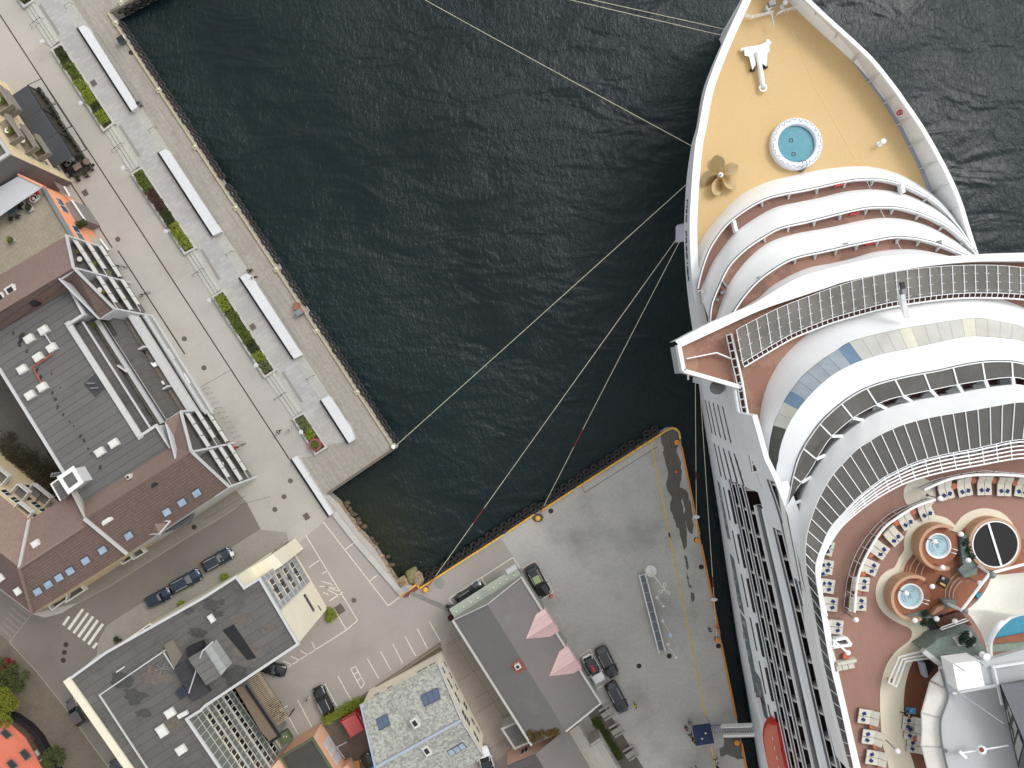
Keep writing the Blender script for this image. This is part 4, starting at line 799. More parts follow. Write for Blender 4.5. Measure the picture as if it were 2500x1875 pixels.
c = P(228, 403); t = thing('parasol', c, 'closed round brown parasol disc at the terrace corner', 'parasol'); MB().lathe(c, [(.2, 0), (.2, .1), (.03, .12), (.03, 2.0)], 12).build('pole', DARK, t); MB().lathe(c, [(.5, 1.95), (.48, 2.05), (.02, 2.15)], 16).build('canopy', mat('brown_cloth', (112, 98, 88)), t)
# ---------------- dark flat-roofed long building
T5 = thing('office_building', P(420, 1640), 'long L-shaped building with dark felt roof and cream end facade', 'building')
ol = [(164, 1662), (261, 1592), (499, 1458), (577, 1408), (597, 1435), (634, 1412), (728, 1572), (714, 1581), (502, 1722), (490, 1734), (456, 1755), (600, 1967), (385, 1985)]
Z5 = 16.5
CREAMW = mat('cream_panels', (222, 216, 194), rough=.85, var=.05, vs=.3, fine=.07, fs=4)
walls(ol, Z5, CREAMW, T5); roofp(ol, Z5, ROOFF2, T5); trim(ol, Z5+.04, .32, .28, RIM, T5, closed=True)
trim([(168, 1665), (392, 1985)], Z5, .9, .35, CREAM, T5, 'parapet')
# grey panel part of the east facade
A = P(634, 1412, Z5); B_ = P(728, 1572, Z5); M_ = lerp(A, B_, .5); d = (B_-A).normalized(); n = Vector((-d.y, d.x, 0)); n = n if n.x > 0 else -n
GP = mat('grey_facade_panels', (146, 149, 151), rough=.4, var=.05)
f = [Vector((A.x, A.y, 1)), Vector((M_.x, M_.y, 1)), Vector((M_.x, M_.y, Z5-.2)), Vector((A.x, A.y, Z5-.2))]
MB().loft([[p-n*.02 for p in f], [p+n*.08 for p in f]], True, True, True).build('facade_cladding', GP, T5)
mb = MB()
for k in range(7): q = lerp(A, M_, k/6); mb.bar(Vector((q.x, q.y, 1))+n*.11, Vector((q.x, q.y, Z5-.2))+n*.11, .09)
for z in (3.2, 5.2, 7.2, 9.2, 11.2, 13.2, 15): mb.bar(Vector((A.x, A.y, z))+n*.12, Vector((M_.x, M_.y, z))+n*.12, .07)
mb.build('glazing_bar', RIM, T5)
for z in (4.2, 7.6, 10.8, 13.9):
    for tt in (.36, .64): win(lerp(A, M_, tt)+n*.12, d, n, z, 1.7, 1.5, T5, panes=2, frame=CREAM)
win(lerp(M_, B_, .45), d, n, 5.6, 2.6, .9, T5, panes=3, frame=DARK); win(lerp(M_, B_, .8), d, n, 3.0, .8, .3, T5, panes=1, frame=DARK)
# pale block at the north corner
nb = [(583, 1405), (667, 1352), (690, 1380), (640, 1412), (597, 1434)]; walls(nb, 11, CREAMW, T5, 'annex_wall'); roofp(nb, 11, CREAMW, T5, 'annex_roof')
# upper roof tier rims and roof furniture
trim([(420, 1576), (243, 1697), (395, 1930)], Z5+.06, .14, .2, RIM, T5, 'roof_edge'); trim([(398, 1590), (425, 1632)], Z5+.06, .14, .2, RIM, T5, 'roof_edge')
sh_ = [(543, 1539), (570, 1524), (626, 1606), (604, 1612)]; W = PL(sh_, Z5+.1); MB().prism([(p.x, p.y) for p in W], Z5+.06, Z5+.1).build('light_well', mat('black_felt_and_shaft_shade', (26, 27, 29), fine=.2), T5)  # flat black sheet; its colour stands in for the dark inside the shaft
sh_ = [(543, 1539), (556, 1532), (590, 1585), (560, 1600), (600, 1640), (560, 1650)]
W = PL([(459, 1608), (495, 1588), (536, 1652), (503, 1673)], 19); MB().prism([(p.x, p.y) for p in W], Z5, 19).build('roof_house', ROOFF, T5)
W = PL([(497, 1588), (514, 1574), (553, 1632), (537, 1652)], 18.6); MB().prism([(p.x, p.y) for p in W], Z5, 18.6).build('roof_house', mat('pale_glass_roof', (158, 160, 158), rough=.3, pat=dict(w=1.1, h=4, m=.05, d=.7, v=.02, off=0, rot=math.radians(-57.3))), T5)
W = PL([(425, 1632), (459, 1608), (512, 1690), (470, 1712)], 17.3); MB().prism([(p.x, p.y) for p in W], Z5, 17.3).build('roof_house', mat('seamed_black_roof', (52, 52, 54), pat=dict(w=5, h=.6, m=.03, d=.6, v=.05), var=.1, fine=.15), T5)
mb = MB(); mb.bar(P(494, 1590, 19.2), P(461, 1692, 17.6), .12); mb.bar(P(494, 1590, 19.2), P(520, 1566, 18.8), .12); mb.build('pipe', RIM, T5)
W = PL([(454, 1583), (490, 1567), (497, 1580), (461, 1604)], 17.6); MB().prism([(p.x, p.y) for p in W], Z5, 17.6).build('roof_house', mat('black_felt_and_shaft_shade', (26, 27, 29)), T5)
W = PL([(428, 1689), (446, 1675), (461, 1694), (442, 1708)], 17.2); MB().prism([(p.x, p.y) for p in W], Z5, 17.2).build('roof_hatch', mat('navy_cover', (38, 44, 58)), T5)
for (x, y, sx, sy) in ((414, 1742, 1.2, 1.0), (394, 1786, 1.1, 1.4), (441, 1832, 1.2, 1.0), (515, 1511, .6, 1.0)): capbox(x, y, Z5+.06, T5, (sx, sy), .4)
W = PL([(400, 1575), (420, 1562), (445, 1600), (425, 1632)], 17); MB().prism([(p.x, p.y) for p in W], Z5, 17).build('roof_house', mat('tan_felt', (112, 104, 92)), T5)
mb = MB(); mb.bar(P(284, 1641, 16.8), P(304, 1628, 16.8), .14); mb.bar(P(435, 1750, 17), P(458, 1738, 17), .5, .4); pieces(mb, 'vent_pipe', CAPW, T5)
mb = MB(); [mb.bar(P(395, 1633, 16.9), P(395+16*math.cos(a), 1633+16*math.sin(a), 16.9), .06) for a in (.1, 1.9, 2.9, 3.8, 5.2, 5.9)]; mb.build('antenna', STEEL, T5)
for (x, y, s, m) in ((513, 1478, 3, 0), (540, 1470, 1.4, 0), (530, 1500, 2, 0), (575, 1650, 5, 0), (600, 1590, 4, 1), (480, 1545, 3, 0), (460, 1490, 2, 0), (330, 1700, 4, 0), (380, 1650, 5, 1), (430, 1770, 3, 1), (350, 1740, 2.5, 0), (590, 1510, 3, 1), (655, 1530, 2.4, 1), (300, 1660, 4, 0)):
    c = P(x, y, Z5+.07); pts = []
    for k in range(16): a = k*math.pi/8; r = s*rr.uniform(.25, .5); pts.append((c.x+r*math.cos(a), c.y+r*math.sin(a)*.6, Z5+.07+.002*m))
    o = MB().poly(pts).build('roof_stain', mat('roof_stain_dark', (64, 63, 62), var=.3, vs=1, fine=.3) if not m else mat('roof_stain_brown', (98, 90, 82), var=.3, vs=1, fine=.3), T5)
# wing facade
A = P(456, 1755, Z5); B_ = P(600, 1967, Z5); d = (B_-A); d.z = 0; Lw = d.length; d.normalize(); n = Vector((-d.y, d.x, 0)); n = n if n.x > 0 else -n
GF = mat('green_grey_glass_panels', (106, 112, 104), rough=.25, var=.08, vs=.3, spec=.7)
f = [Vector((A.x, A.y, 1)), Vector((B_.x, B_.y, 1)), Vector((B_.x, B_.y, Z5-.2)), Vector((A.x, A.y, Z5-.2))]
MB().loft([[p-n*.02 for p in f], [p+n*.1 for p in f]], True, True, True).build('facade_cladding', GF, T5)
mb = MB(); nb_ = 14
for k in range(nb_+1): q = lerp(A, B_, k/nb_); mb.bar(Vector((q.x, q.y, 1))+n*.13, Vector((q.x, q.y, Z5-.2))+n*.13, .07)
mb2 = MB()
for i, z in enumerate((1.6, 3.2, 4.8, 6.4, 8, 9.6, 11.2, 12.8, 14.4)):
    (mb2 if i in (3, 6) else mb).bar(Vector((A.x, A.y, z))+n*.15, Vector((B_.x, B_.y, z))+n*.15, .22 if i in (3, 6) else .07)
mb.build('glazing_bar', RIM, T5); mb2.build('facade_band', RIM, T5)
for z in (2.6, 5.6, 8.8, 12.0):
    for k in range(2, nb_, 2): win(lerp(A, B_, (k+.5)/nb_)+n*.14, d, n, z, 1.6, 1.2, T5, panes=2, frame=CREAM)
# street side strip of windows
a = P(268, 1600, 13); b2 = P(372, 1528, 13); mb = MB(); mb.bar(a, b2, .9, .3); mb.build('window_ledge', CREAM, T5)
for k in range(6): p = lerp(a, b2, (k+.5)/6)+Vector((-.05, .1, .2)); MB().box((p.x, p.y, 0), (.8, .35, .1), ang(a, b2), z0=13.15).build('window', GLASSB, T5)
# annex with brown roof beside the wing
T6 = thing('annex', P(600, 1740), 'low brown-roofed annex with dark rim beside the slatted pergola', 'building')
q4 = [(575, 1680), (599, 1672), (681, 1795), (661, 1812), (640, 1790)]; walls(q4, 4.2, GREYM, T6); roofp(q4, 4.2, mat('brown_gravel_roof', (122, 106, 92), var=.08, fine=.15), T6); trim([(597, 1670), (683, 1797), (661, 1811)], 4.2, .3, .3, DARK, T6)
t = thing('pergola', P(650, 1715), 'tan slatted pergola roof overgrown at its lower end', 'pergola'); a, b2 = P(602, 1664, 3), P(672, 1772, 3); dd = (b2-a).normalized(); nn = Vector((-dd.y, dd.x, 0)); nn = nn if nn.x > 0 else -nn; mb = MB()
for k in range(30): p = lerp(a, b2, k/29); mb.bar(p, p+nn*2.3, .12, .1)
mb.build('slats', mat('tan_slats', (176, 158, 132), var=.1, fine=.15), t)
mb = MB(); [mb.bar(a+nn*o-Vector((0, 0, .12)), b2+nn*o-Vector((0, 0, .12)), .12, .12) for o in (.1, .85, 1.5, 2.2)]; [mb.bar(Vector((p.x, p.y, 0)), p-Vector((0, 0, .2)), .12) for p in (a+nn*.1, b2+nn*.1, a+nn*2.2, b2+nn*2.2)]; mb.build('frame', DARK, t)
mb = MB(); [leaves(mb, tuple(lerp(a, b2, rr.uniform(.55, 1))+nn*rr.uniform(.2, 2.2)+Vector((0, 0, -.1))), (.4, .4, .2), 26, .1, rr) for _ in range(60)]; mb.build('foliage', leafmat('leaf_brown_green', (62, 58, 38)), t)
# ---------------- peach building
T7 = thing('house', P(720, 1850), 'peach walled house with dark flat roof and green trim', 'building')
q4 = [(686, 1848), (763, 1803), (860, 1960), (780, 2010)]; walls(q4, 5.4, PEACH, T7); roofp(q4, 5.4, mat('charcoal_felt', (66, 62, 60), var=.12, fine=.15), T7); trim(q4, 5.42, .3, .25, mat('green_trim', (84, 92, 68)), T7, closed=True)
q4 = [(640, 1900), (686, 1848), (780, 2010), (700, 2040)]; walls(q4, 5.0, PEACH, T7); roofp(q4, 5.0, PEACH, T7)
A = P(763, 1803, 5.4); B_ = P(860, 1960, 5.4); d = (B_-A); d.z = 0; d.normalize(); n = Vector((-d.y, d.x, 0)); n = n if n.x > 0 else -n
for k in range(3): win(Vector((A.x, A.y, 0))+d*(2.4+1.25*k), d, n, 1.7, 1.15, 3.0, T7, frame=RIM, panes=1, glass=WPL, name='garage_door')
mb = MB(); p = Vector((A.x, A.y, 0))+d*8+n*.5; mb.box((p.x, p.y, 0), (3.4, 1.0, 2.6), ang(A, B_), z0=0); mb.build('bay', PEACH, T7)
c = P(702, 1792); t = thing('waste_container', c, 'green waste container behind the peach house', 'container'); MB().box((c.x, c.y, 0), (1.1, 1.5, 1.1), TA, z0=.05).build('body', mat('container_green', (74, 92, 58)), t); MB().box((c.x, c.y, 0), (1.2, 1.6, .12), TA, z0=1.16).build('lid', mat('lid_green', (96, 116, 78)), t)
mb = MB(); [mb.ball((c.x+a_, c.y+.2, 1.33), .12, 6) for a_ in (-.2, .2)]; mb.build('handle', CAPW, t)
sheet('concrete_pad', [(688, 1800), (700, 1790), (716, 1800), (705, 1818), (697, 1822)], CONC, 4)
# red container
RC = mat('container_red', (176, 22, 34), rough=.5, var=.06); RT = mat('faded_container_roof', (196, 88, 88), rough=.6, var=.1, vs=.5, fine=.12, pat=dict(w=8, h=.22, m=.05, ms=.8, d=.78, v=.03), stain=dict(s=.8, lo=.55, hi=.7, rgb=(150, 112, 100), a=.7))
q4 = [(833, 1761.7), (867.5, 1742), (889, 1781), (856.5, 1800.5)]; W = PL(q4, 2.6); c = sum(W, Vector())/4; c.z = 0
t = thing('shipping_container', c, 'red container with white lettering and faded corrugated top behind the hedge', 'container')
MB().prism([(p.x, p.y) for p in W], .1, 2.58).build('body', RC, t); MB().prism([(p.x, p.y) for p in [lerp(x, c+Vector((0, 0, 2.6)), .03) for x in W]], 2.585, 2.66).build('roof', RT, t)
dN = (W[1]-W[0]).normalized(); nN = Vector((-dN.y, dN.x, 0)); m_ = (W[0]+W[1])/2; txt('RAMIRENT', .42, frame(m_+nN*.02+Vector((0, 0, -.6)), dN, Vector((0, 0, 1))), WHITE, t)
dE = (W[2]-W[1]).normalized(); nE = Vector((-dE.y, dE.x, 0)); nE = nE if nE.x > 0 else -nE; m_ = (W[1]+W[2])/2; txt('RAMIRENT', .42, frame(m_+nE*.02+Vector((0, 0, -.9)), -dE if dE.cross(nE).z > 0 else dE, Vector((0, 0, 1))), WHITE, t)
mb = MB()
for p in W: mb.box((p.x, p.y, 0), (.2, .2, 2.7), TA, z0=0)
mb.build('corner_post', RC, t)
# hedge between parking and yard
mb = MB(); ha, hb = P(792, 1760, .7), P(884, 1712, .7)
for k in range(52):
    p = lerp(ha, hb, k/51)+Vector((rr.uniform(-.5, .5), rr.uniform(-.5, .5), rr.uniform(-.2, .3))); leaves(mb, tuple(p), (.55, .55, .5), 60, .11, rr)
t = thing('hedge', P(838, 1737), 'bright green hedge between the car park and the red container', 'hedge'); mb.build('foliage', LG[1], t); mb = MB(); mb.bar(ha-Vector((0, 0, .3)), hb-Vector((0, 0, .3)), .3, .7); mb.build('stem', mat('bark', (72, 58, 44), fine=.3), t)
mb = MB(); mb.bar(P(786, 1757, .25), P(884, 1703, .25), .25, .5); mb.bar(P(884, 1703, .25), P(1075, 1573, .25), .35, .5); tag(mb.build('low_wall', mat('rough_wall', (122, 112, 98), var=.2, fine=.2, fs=3)), 'low rough wall along the upper side of the stone-roofed building', 'wall')
sheet('strip_of_earth', [(884, 1706), (1072, 1576), (1082, 1588), (960, 1665), (900, 1700)], mat('mossy_strip', (104, 96, 80), var=.3, vs=.8, fine=.3), 5)
# ---------------- stone roof house
T8 = thing('house', P(1030, 1740), 'white house with speckled stone slab roof and blue roof windows', 'building')
SLR = mat('stone_slab_roof', (158, 159, 150), rough=.85, var=.06, vs=.2, fine=.12, fs=4, cells=dict(s=3.6, lo=.66, hi=1.3), stain=dict(s=2.6, lo=.68, hi=.74, rgb=(86, 92, 98), a=.85))
plane3([(880.7, 1719, 6), (1070, 1620, 6), (1126.6, 1757, 9.6), (916.5, 1872.6, 9.6)], SLR, T8); plane3([(1126.6, 1757, 9.6), (1181, 1845, 6.5), (1060, 1930, 6.5), (965, 1985, 6.5), (916.5, 1872.6, 9.6)], SLR, T8)
CW = mat('warm_white_wall', (232, 224, 206), rough=.85, var=.04, vs=.4, fine=.03)
wl = [(884, 1722), (1068, 1623), (1178, 1842), (965, 1980)]
W = [P(884, 1722, 5.8), P(1068, 1623, 5.8), P(1176, 1842, 6.3), P(965, 1980, 6.3)]
MB().loft([[Vector((p.x, p.y, 0)) for p in W], W], True, True, True).build('wall', CW, T8)
Rr = P(1124, 1758, 9.45); A, B_ = W[1], W[2]; d = (Vector((B_.x, B_.y, 0))-Vector((A.x, A.y, 0))).normalized(); n = Vector((-d.y, d.x, 0)); n = n if n.x > 0 else -n
MB().loft([[A-n*.2, B_-n*.2, Rr-n*.2], [A+n*.03, B_+n*.03, Rr+n*.03]], True, True, True).build('gable_wall', CW, T8)
for s_, z, w_, h in ((1.5, 1.6, .9, .8), (1.5, 4.2, .9, 1.0), (3.4, 4.4, 1.6, .9), (5.6, 4.2, 1.6, 1.0), (3.2, 1.7, .9, .8), (5.0, 1.7, .9, .8), (7.8, 2.0, 1.1, 1.6), (7.8, 5.2, 1.3, 1.5), (9.0, 4.9, 1.0, 1.6), (10.2, 2.2, 1.0, 1.2), (11.6, 1.8, .8, 1.0), (11.4, 4.6, 1.6, 1.0), (9.6, 7.6, .7, .9)):
    win(Vector((A.x, A.y, 0))+d*s_, d, n, z, w_, h, T8, panes=2)
dn = (W[1]-W[0]).normalized(); nn = Vector((-dn.y, dn.x, 0)); nn = nn if nn.y > 0 else -nn
for s_, w_ in ((2.0, .8), (4.0, .8), (9.0, 1.6), (10.6, 1.0)): win(Vector((W[0].x, W[0].y, 0))+dn*s_, dn, nn, 4.4, w_, .7, T8, panes=2)
verge([(1126.6, 1757, 9.7), (916.5, 1872.6, 9.7)], T8, .35, mat('blue_grey_flashing', (160, 170, 184))); verge([(880.7, 1719, 6.05), (916.5, 1872.6, 9.65)], T8, .22, mat('blue_grey_flashing', (160, 170, 184))); verge([(1070, 1620, 6.05), (1126.6, 1757, 9.65), (1181, 1845, 6.55)], T8, .14, RIM)
NP = [(880.7, 1719, 6), (1070, 1620, 6), (1126.6, 1757, 9.6)]; SP = [(1126.6, 1757, 9.6), (1181, 1845, 6.5), (916.5, 1872.6, 9.6)]
BLG = mat('blue_roof_glass', (84, 100, 124), rough=.1, var=.12, vs=.6)
skyon([(1027, 1697), (1069, 1678), (1076, 1706), (1036, 1726)], NP, T8, 3, BLG); skyon([(918, 1756), (945.5, 1742), (953, 1770), (927, 1784)], NP, T8, 2, BLG); skyon([(1090, 1833), (1129, 1811), (1140, 1824), (1101, 1846)], SP, T8, 3, mat('sky_pane', (150, 166, 184)))
chim(1013, 1766, 9.0, T8, (.9, 1.3), .7); chim(1042, 1834, 8.6, T8, (.9, 1.3), .7)
# ---------------- warehouse
T9 = thing('warehouse', P(1290, 1610), 'grey roofed warehouse with two pink gabled dormers', 'building')
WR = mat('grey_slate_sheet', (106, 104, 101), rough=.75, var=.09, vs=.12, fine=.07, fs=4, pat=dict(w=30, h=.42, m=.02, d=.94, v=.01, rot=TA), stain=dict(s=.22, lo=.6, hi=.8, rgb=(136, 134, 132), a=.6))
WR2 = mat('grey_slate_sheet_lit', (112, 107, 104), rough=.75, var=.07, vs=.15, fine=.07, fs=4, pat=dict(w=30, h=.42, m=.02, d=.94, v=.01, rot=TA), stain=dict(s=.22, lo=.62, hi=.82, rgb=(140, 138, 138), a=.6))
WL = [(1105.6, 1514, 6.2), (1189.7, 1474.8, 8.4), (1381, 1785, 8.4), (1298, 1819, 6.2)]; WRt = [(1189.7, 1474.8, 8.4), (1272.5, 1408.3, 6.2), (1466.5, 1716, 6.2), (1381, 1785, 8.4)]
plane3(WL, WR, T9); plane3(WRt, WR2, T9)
W = [P(1107, 1515, 6), P(1272, 1410, 6), P(1464, 1716, 6), P(1299, 1817, 6)]; MB().loft([[Vector((p.x, p.y, 0)) for p in W], W], True, True, True).build('wall', mat('grey_green_wall', (150, 152, 142), var=.06), T9)
A, B_ = W[0], W[1]; d = (B_-A).normalized(); n = Vector((-d.y, d.x, 0)); n = n if n.y > 0 else -n; R_ = P(1189.7, 1476, 8.3)
MB().loft([[A-n*.2, B_-n*.2, R_-n*.2], [A+n*.03, B_+n*.03, R_+n*.03]], True, True, True).build('gable_wall', mat('grey_green_wall', (150, 152, 142)), T9)
verge([(1105.6, 1514, 6.25), (1189.7, 1474.8, 8.45), (1272.5, 1408.3, 6.25)], T9, .12, CONC); verge([(1298, 1819, 6.25), (1105.6, 1514, 6.25)], T9, .3, CONC); verge([(1272.5, 1408.3, 6.25), (1466.5, 1716, 6.25)], T9, .3, CONC); verge([(1466.5, 1716, 6.3), (1381, 1785, 8.5)], T9, .18, RIM)
cz = 4.3; a = Vector((A.x, A.y, cz)); b2 = Vector((B_.x, B_.y, cz)); MB().loft([[a, b2, b2+n*1.3, a+n*1.3], [x+Vector((0, 0, .12)) for x in (a, b2, b2+n*1.3, a+n*1.3)]], True, True, True).build('canopy', mat('pale_green_glass', (164, 170, 158), rough=.4, var=.04), T9)
mb = MB()
for k in (.06, .17, .28, .38, .62, .72, .82, .92): p = lerp(a, b2, k)+n*.5; mb.ball((p.x, p.y, cz+.2), .13, 8)
pieces(mb, 'lamp', BUT, T9)
mb = MB(); [mb.bar(lerp(a, b2, .46+.014*k)+n*.15+Vector((0, 0, .2)), lerp(a, b2, .46+.014*k)+n*1.15+Vector((0, 0, .2)), .05) for k in range(7)]; [mb.bar(lerp(a, b2, .45)+n*o+Vector((0, 0, .22)), lerp(a, b2, .56)+n*o+Vector((0, 0, .22)), .06) for o in (.15, .6, 1.1)]; mb.build('grating', RIM, T9)
p = lerp(a, b2, .94)+n*1.4; MB().box((p.x, p.y, 0), (1.5, .7, .9), ang(a, b2), z0=4.0).build('air_conditioner', RIM, T9)
PINK = mat('pink_dormer_cladding', (208, 178, 174), rough=.7, var=.05, vs=.5, pat=dict(w=.6, h=6, m=.03, d=.85, v=.04, off=0, rot=math.radians(-57.3)))
def dormer(ap, o1, o2, ro, i1, i2):
    rp = WRt[:3]; za = plane_z(*ap, rp); zr = za+.0
    A_ = (*ap, za+.02); R = (*ro, za+.0); E1 = (*o1, 6.5); E2 = (*i1, plane_z(*i1, rp)+.05)
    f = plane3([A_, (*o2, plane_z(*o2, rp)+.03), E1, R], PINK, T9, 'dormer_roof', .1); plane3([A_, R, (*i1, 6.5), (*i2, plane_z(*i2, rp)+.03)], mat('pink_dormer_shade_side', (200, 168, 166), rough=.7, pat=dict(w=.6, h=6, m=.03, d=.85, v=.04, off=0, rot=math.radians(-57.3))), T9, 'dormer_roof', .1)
    W = [P(*E1), P(*R), P(*i1, 6.5)]; mb = MB(); b_ = [Vector((q.x, q.y, 4.5)) for q in W]; mb.loft([[b_[0], b_[2], W[2]-Vector((0, 0, .1)), W[1]-Vector((0, 0, .15)), W[0]-Vector((0, 0, .1))], [x-Vector((.3, .3, 0)) for x in (b_[0], b_[2], W[2]-Vector((0, 0, .1)), W[1]-Vector((0, 0, .15)), W[0]-Vector((0, 0, .1)))]], True, True, True); mb.build('dormer_wall', PINK, T9)
dormer((1284, 1560), (1329.5, 1486), (1309, 1499), (1350, 1519), (1365, 1541), (1344, 1554))
dormer((1341, 1651), (1385, 1577), (1366, 1590), (1405, 1610.5), (1420.5, 1631), (1400, 1644))
cx = plane_z(1264, 1629, WL[:3])
tri = WL[:3]; W = [P(x, y, plane_z(x, y, tri)+.03) for x, y in ((1246, 1622), (1270, 1606), (1287, 1634), (1262, 1648))]; MB().poly(W).build('red_lead_patch', mat('rust_patch', (140, 84, 78), var=.15, fine=.15), T9); chim(1264, 1628, cx, T9, (.7, .7), .8)
mb = MB()
for _ in range(70):
    x = rr.uniform(0, 1); y = rr.uniform(0, 1); y *= 1-.75*x; px_ = 1283+82*x; py_ = 1786+30*y-5*x; leaves(mb, tuple(P(px_, py_, plane_z(px_, py_, tri)+.08)), (.4, .4, .12), 26, .09, rr)
mb.build('roof_moss', leafmat('moss_brown', (88, 72, 34)), T9)
q4 = [(1226, 1779), (1262, 1763), (1292, 1812), (1257, 1827)]; walls(q4, 3.4, CONC, T9, 'annex_wall'); roofp(q4, 3.4, WR, T9, 'annex_roof'); trim(q4, 3.4, .3, .22, CONC, T9, closed=True)
# pink house below
T10 = thing('house', P(1340, 1880), 'pink walled house with grey gabled roof at the bottom edge', 'building')
PK = mat('pink_render', (206, 164, 148), rough=.85, var=.05)
plane3([(1235, 1871.7, 5), (1307.3, 1841, 7.6), (1400, 1995, 7.6), (1320, 2010, 5)], ROOFF2, T10); plane3([(1307.3, 1841, 7.6), (1374, 1786, 5.2), (1388, 1786, 5.0), (1500, 1975, 5), (1400, 1995, 7.6)], WR2, T10)
W = [P(1238, 1873, 4.9), P(1374, 1789, 4.9), P(1490, 1975, 4.9), P(1322, 2008, 4.9)]; MB().loft([[Vector((p.x, p.y, 0)) for p in W], W], True, True, True).build('wall', PK, T10)
A, B_ = W[0], W[1]; d = (B_-A).normalized(); n = Vector((-d.y, d.x, 0)); n = n if n.y > 0 else -n; R_ = P(1307.3, 1842, 7.45); MB().loft([[A-n*.2, B_-n*.2, R_-n*.2], [A+n*.03, B_+n*.03, R_+n*.03]], True, True, True).build('gable_wall', PK, T10)
win(Vector((A.x, A.y, 0))+d*2.8, d, n, 3.2, 1.1, 1.3, T10, panes=2)
# pale terrace deck beside it
t = thing('roof_terrace', P(1450, 1850), 'pale boarded roof terrace with a corner rail beside the moss strip', 'terrace')
PD = mat('pale_boards', (176, 172, 162), rough=.85, var=.06, fine=.08, pat=dict(w=.95, h=30, m=.04, d=.8, v=.03, off=0, rot=TA))
W = PL([(1387, 1787), (1411, 1769), (1440, 1818), (1466, 1800), (1560, 1960), (1500, 1990)], 3.2); MB().prism([(p.x, p.y) for p in W], .02, 3.2).build('deck', PD, t)
railing([P(1411, 1769, 3.2), P(1440, 1817, 3.2), P(1466, 1800, 3.2), P(1540, 1925, 3.2)], 1.0, t, mat('weathered_grey', (130, 124, 114)))
mb = MB(); [leaves(mb, tuple(P(lerp(1452, 1512, k/60)+rr.uniform(-5, 8), lerp(1757, 1852, k/60)+rr.uniform(-5, 5), .2)), (.5, .5, .2), 40, .09, rr) for k in range(61)]
tag(mb.build('moss_strip', leafmat('moss_green', (66, 76, 30))), 'mossy planting between the terrace and the picnic tables', 'plants', kind='stuff')
sheet('paved_strip', [(1437, 1748), (1465, 1716), (1500, 1760), (1580, 1890), (1640, 2000), (1560, 2000), (1512, 1880)], mat('dark_terrace_paving', (96, 90, 82), var=.12, fine=.12), 3)
# ---------------- orange roof house, lower left
T11 = thing('house', P(30, 1820), 'house with a bright orange roof and dark roof windows', 'building')
OT = mat('orange_roof', (196, 108, 84), rough=.8, var=.07, vs=.4, fine=.08, pat=dict(w=4.0, h=40, m=.03, d=.75, v=.02, off=0, rot=TA))
plane3([(-80, 1680, 2.6), (0, 1748, 2.6), (61, 1801, 2.6), (150, 1960, 2.6), (20, 2000, 4.5), (-120, 1800, 4.5)], OT, T11, th=.2); W = PL([(-80, 1683), (58, 1803), (145, 1955), (0, 2000), (-150, 1800)], 2.4); MB().prism([(p.x, p.y) for p in W], 0, 2.4).build('wall', mat('brown_wall', (96, 84, 76), fine=.2), T11)
tri = [(-80, 1680, 2.6), (61, 1801, 2.6), (-120, 1800, 4.5)]
for cs in ([(0, 1789), (12, 1778), (31, 1795), (17, 1805)], [(47, 1836), (61, 1827), (77, 1847), (63, 1858)], [(15, 1862), (28, 1852), (45, 1870), (30, 1880)]): skyon(cs, tri, T11, 1, DARK)
for (x, y) in ((86, 1841), (101, 1861)): c = P(x, y, 1.5); MB().box((c.x, c.y, 0), (.8, .8, .6), TA, z0=1.3).build('air_conditioner', RIM, T11)
# courtyard behind the apartment building, on a raised deck
W = PL([(-10, 925), (0, 905), (150, 1165), (178, 1210), (80, 1275), (-140, 1100)], 1.5); st(MB().prism([(p.x, p.y) for p in W], 0, 1.5), 'courtyard', mat('courtyard_paving', (86, 82, 76), rough=.95, var=.15, vs=.3, fine=.12))
mb = MB()
for k in range(150):
    x = rr.uniform(0, 1); px_ = 10+130*x+rr.uniform(-20, 20); py_ = 1100+90*x+rr.uniform(-45, 45); leaves(mb, tuple(P(px_, py_, 1.9)), (.9, .9, .5), 26, .13, rr)
tag(mb.build('undergrowth', leafmat('leaf_courtyard', (58, 52, 34))), 'brown and green undergrowth in the dark courtyard', 'plants', kind='stuff')
# trees lower left
BARK = mat('bark', (72, 58, 44), fine=.3)
def tree(x, y, h, r, m, n, label, name='broadleaf_tree', s=.14):
    c = P(x, y, 0); t = thing(name, c, label, 'tree'); mb = MB(); mb.tube([c, c+Vector((.1, 0, h*.35)), c+Vector((.15, .1, h*.7))], [.2, .14, .07], 7)
    lim = []
    for k in range(7):
        a = k*.9; e = c+Vector((math.cos(a)*r*.6, math.sin(a)*r*.6, h*rr.uniform(.6, .85))); mb.tube([c+Vector((.1, 0, h*.35)), lerp(c+Vector((.1, 0, h*.35)), e, .5)+Vector((0, 0, .3)), e], [.09, .06, .03], 5); lim.append(e)
    mb.build('trunk', BARK, t); mb = MB()
    for e in lim:
        for j in range(3): leaves(mb, tuple(e+Vector((rr.gauss(0, r*.22), rr.gauss(0, r*.22), rr.gauss(0, .3)))), (r*.33, r*.33, r*.28), n//21, s, rr)
    mb.build('crown', m, t); return t
tree(26, 1695, 4.5, 2.9, leafmat('leaf_lime', (108, 112, 36)), 5200, 'lime green tree at the left edge beside the red shrub')
tree(44, 1645, 3, 2.2, leafmat('leaf_mid', (70, 78, 42)), 2600, 'dark green tree behind the red shrub')
tree(32, 1620, 2.4, 1.1, leafmat('leaf_red', (122, 36, 42)), 1300, 'dark red shrub at the corner of the cobbled square', 'red_shrub')
tree(155, 1830, 3.4, 1.5, leafmat('leaf_mid', (70, 78, 42)), 1800, 'small thin tree beside the dark hedge wall')
tree(-10, 1740, 4, 2.2, leafmat('leaf_olive2', (84, 90, 40)), 2000, 'tree cut by the left edge above the orange roof')
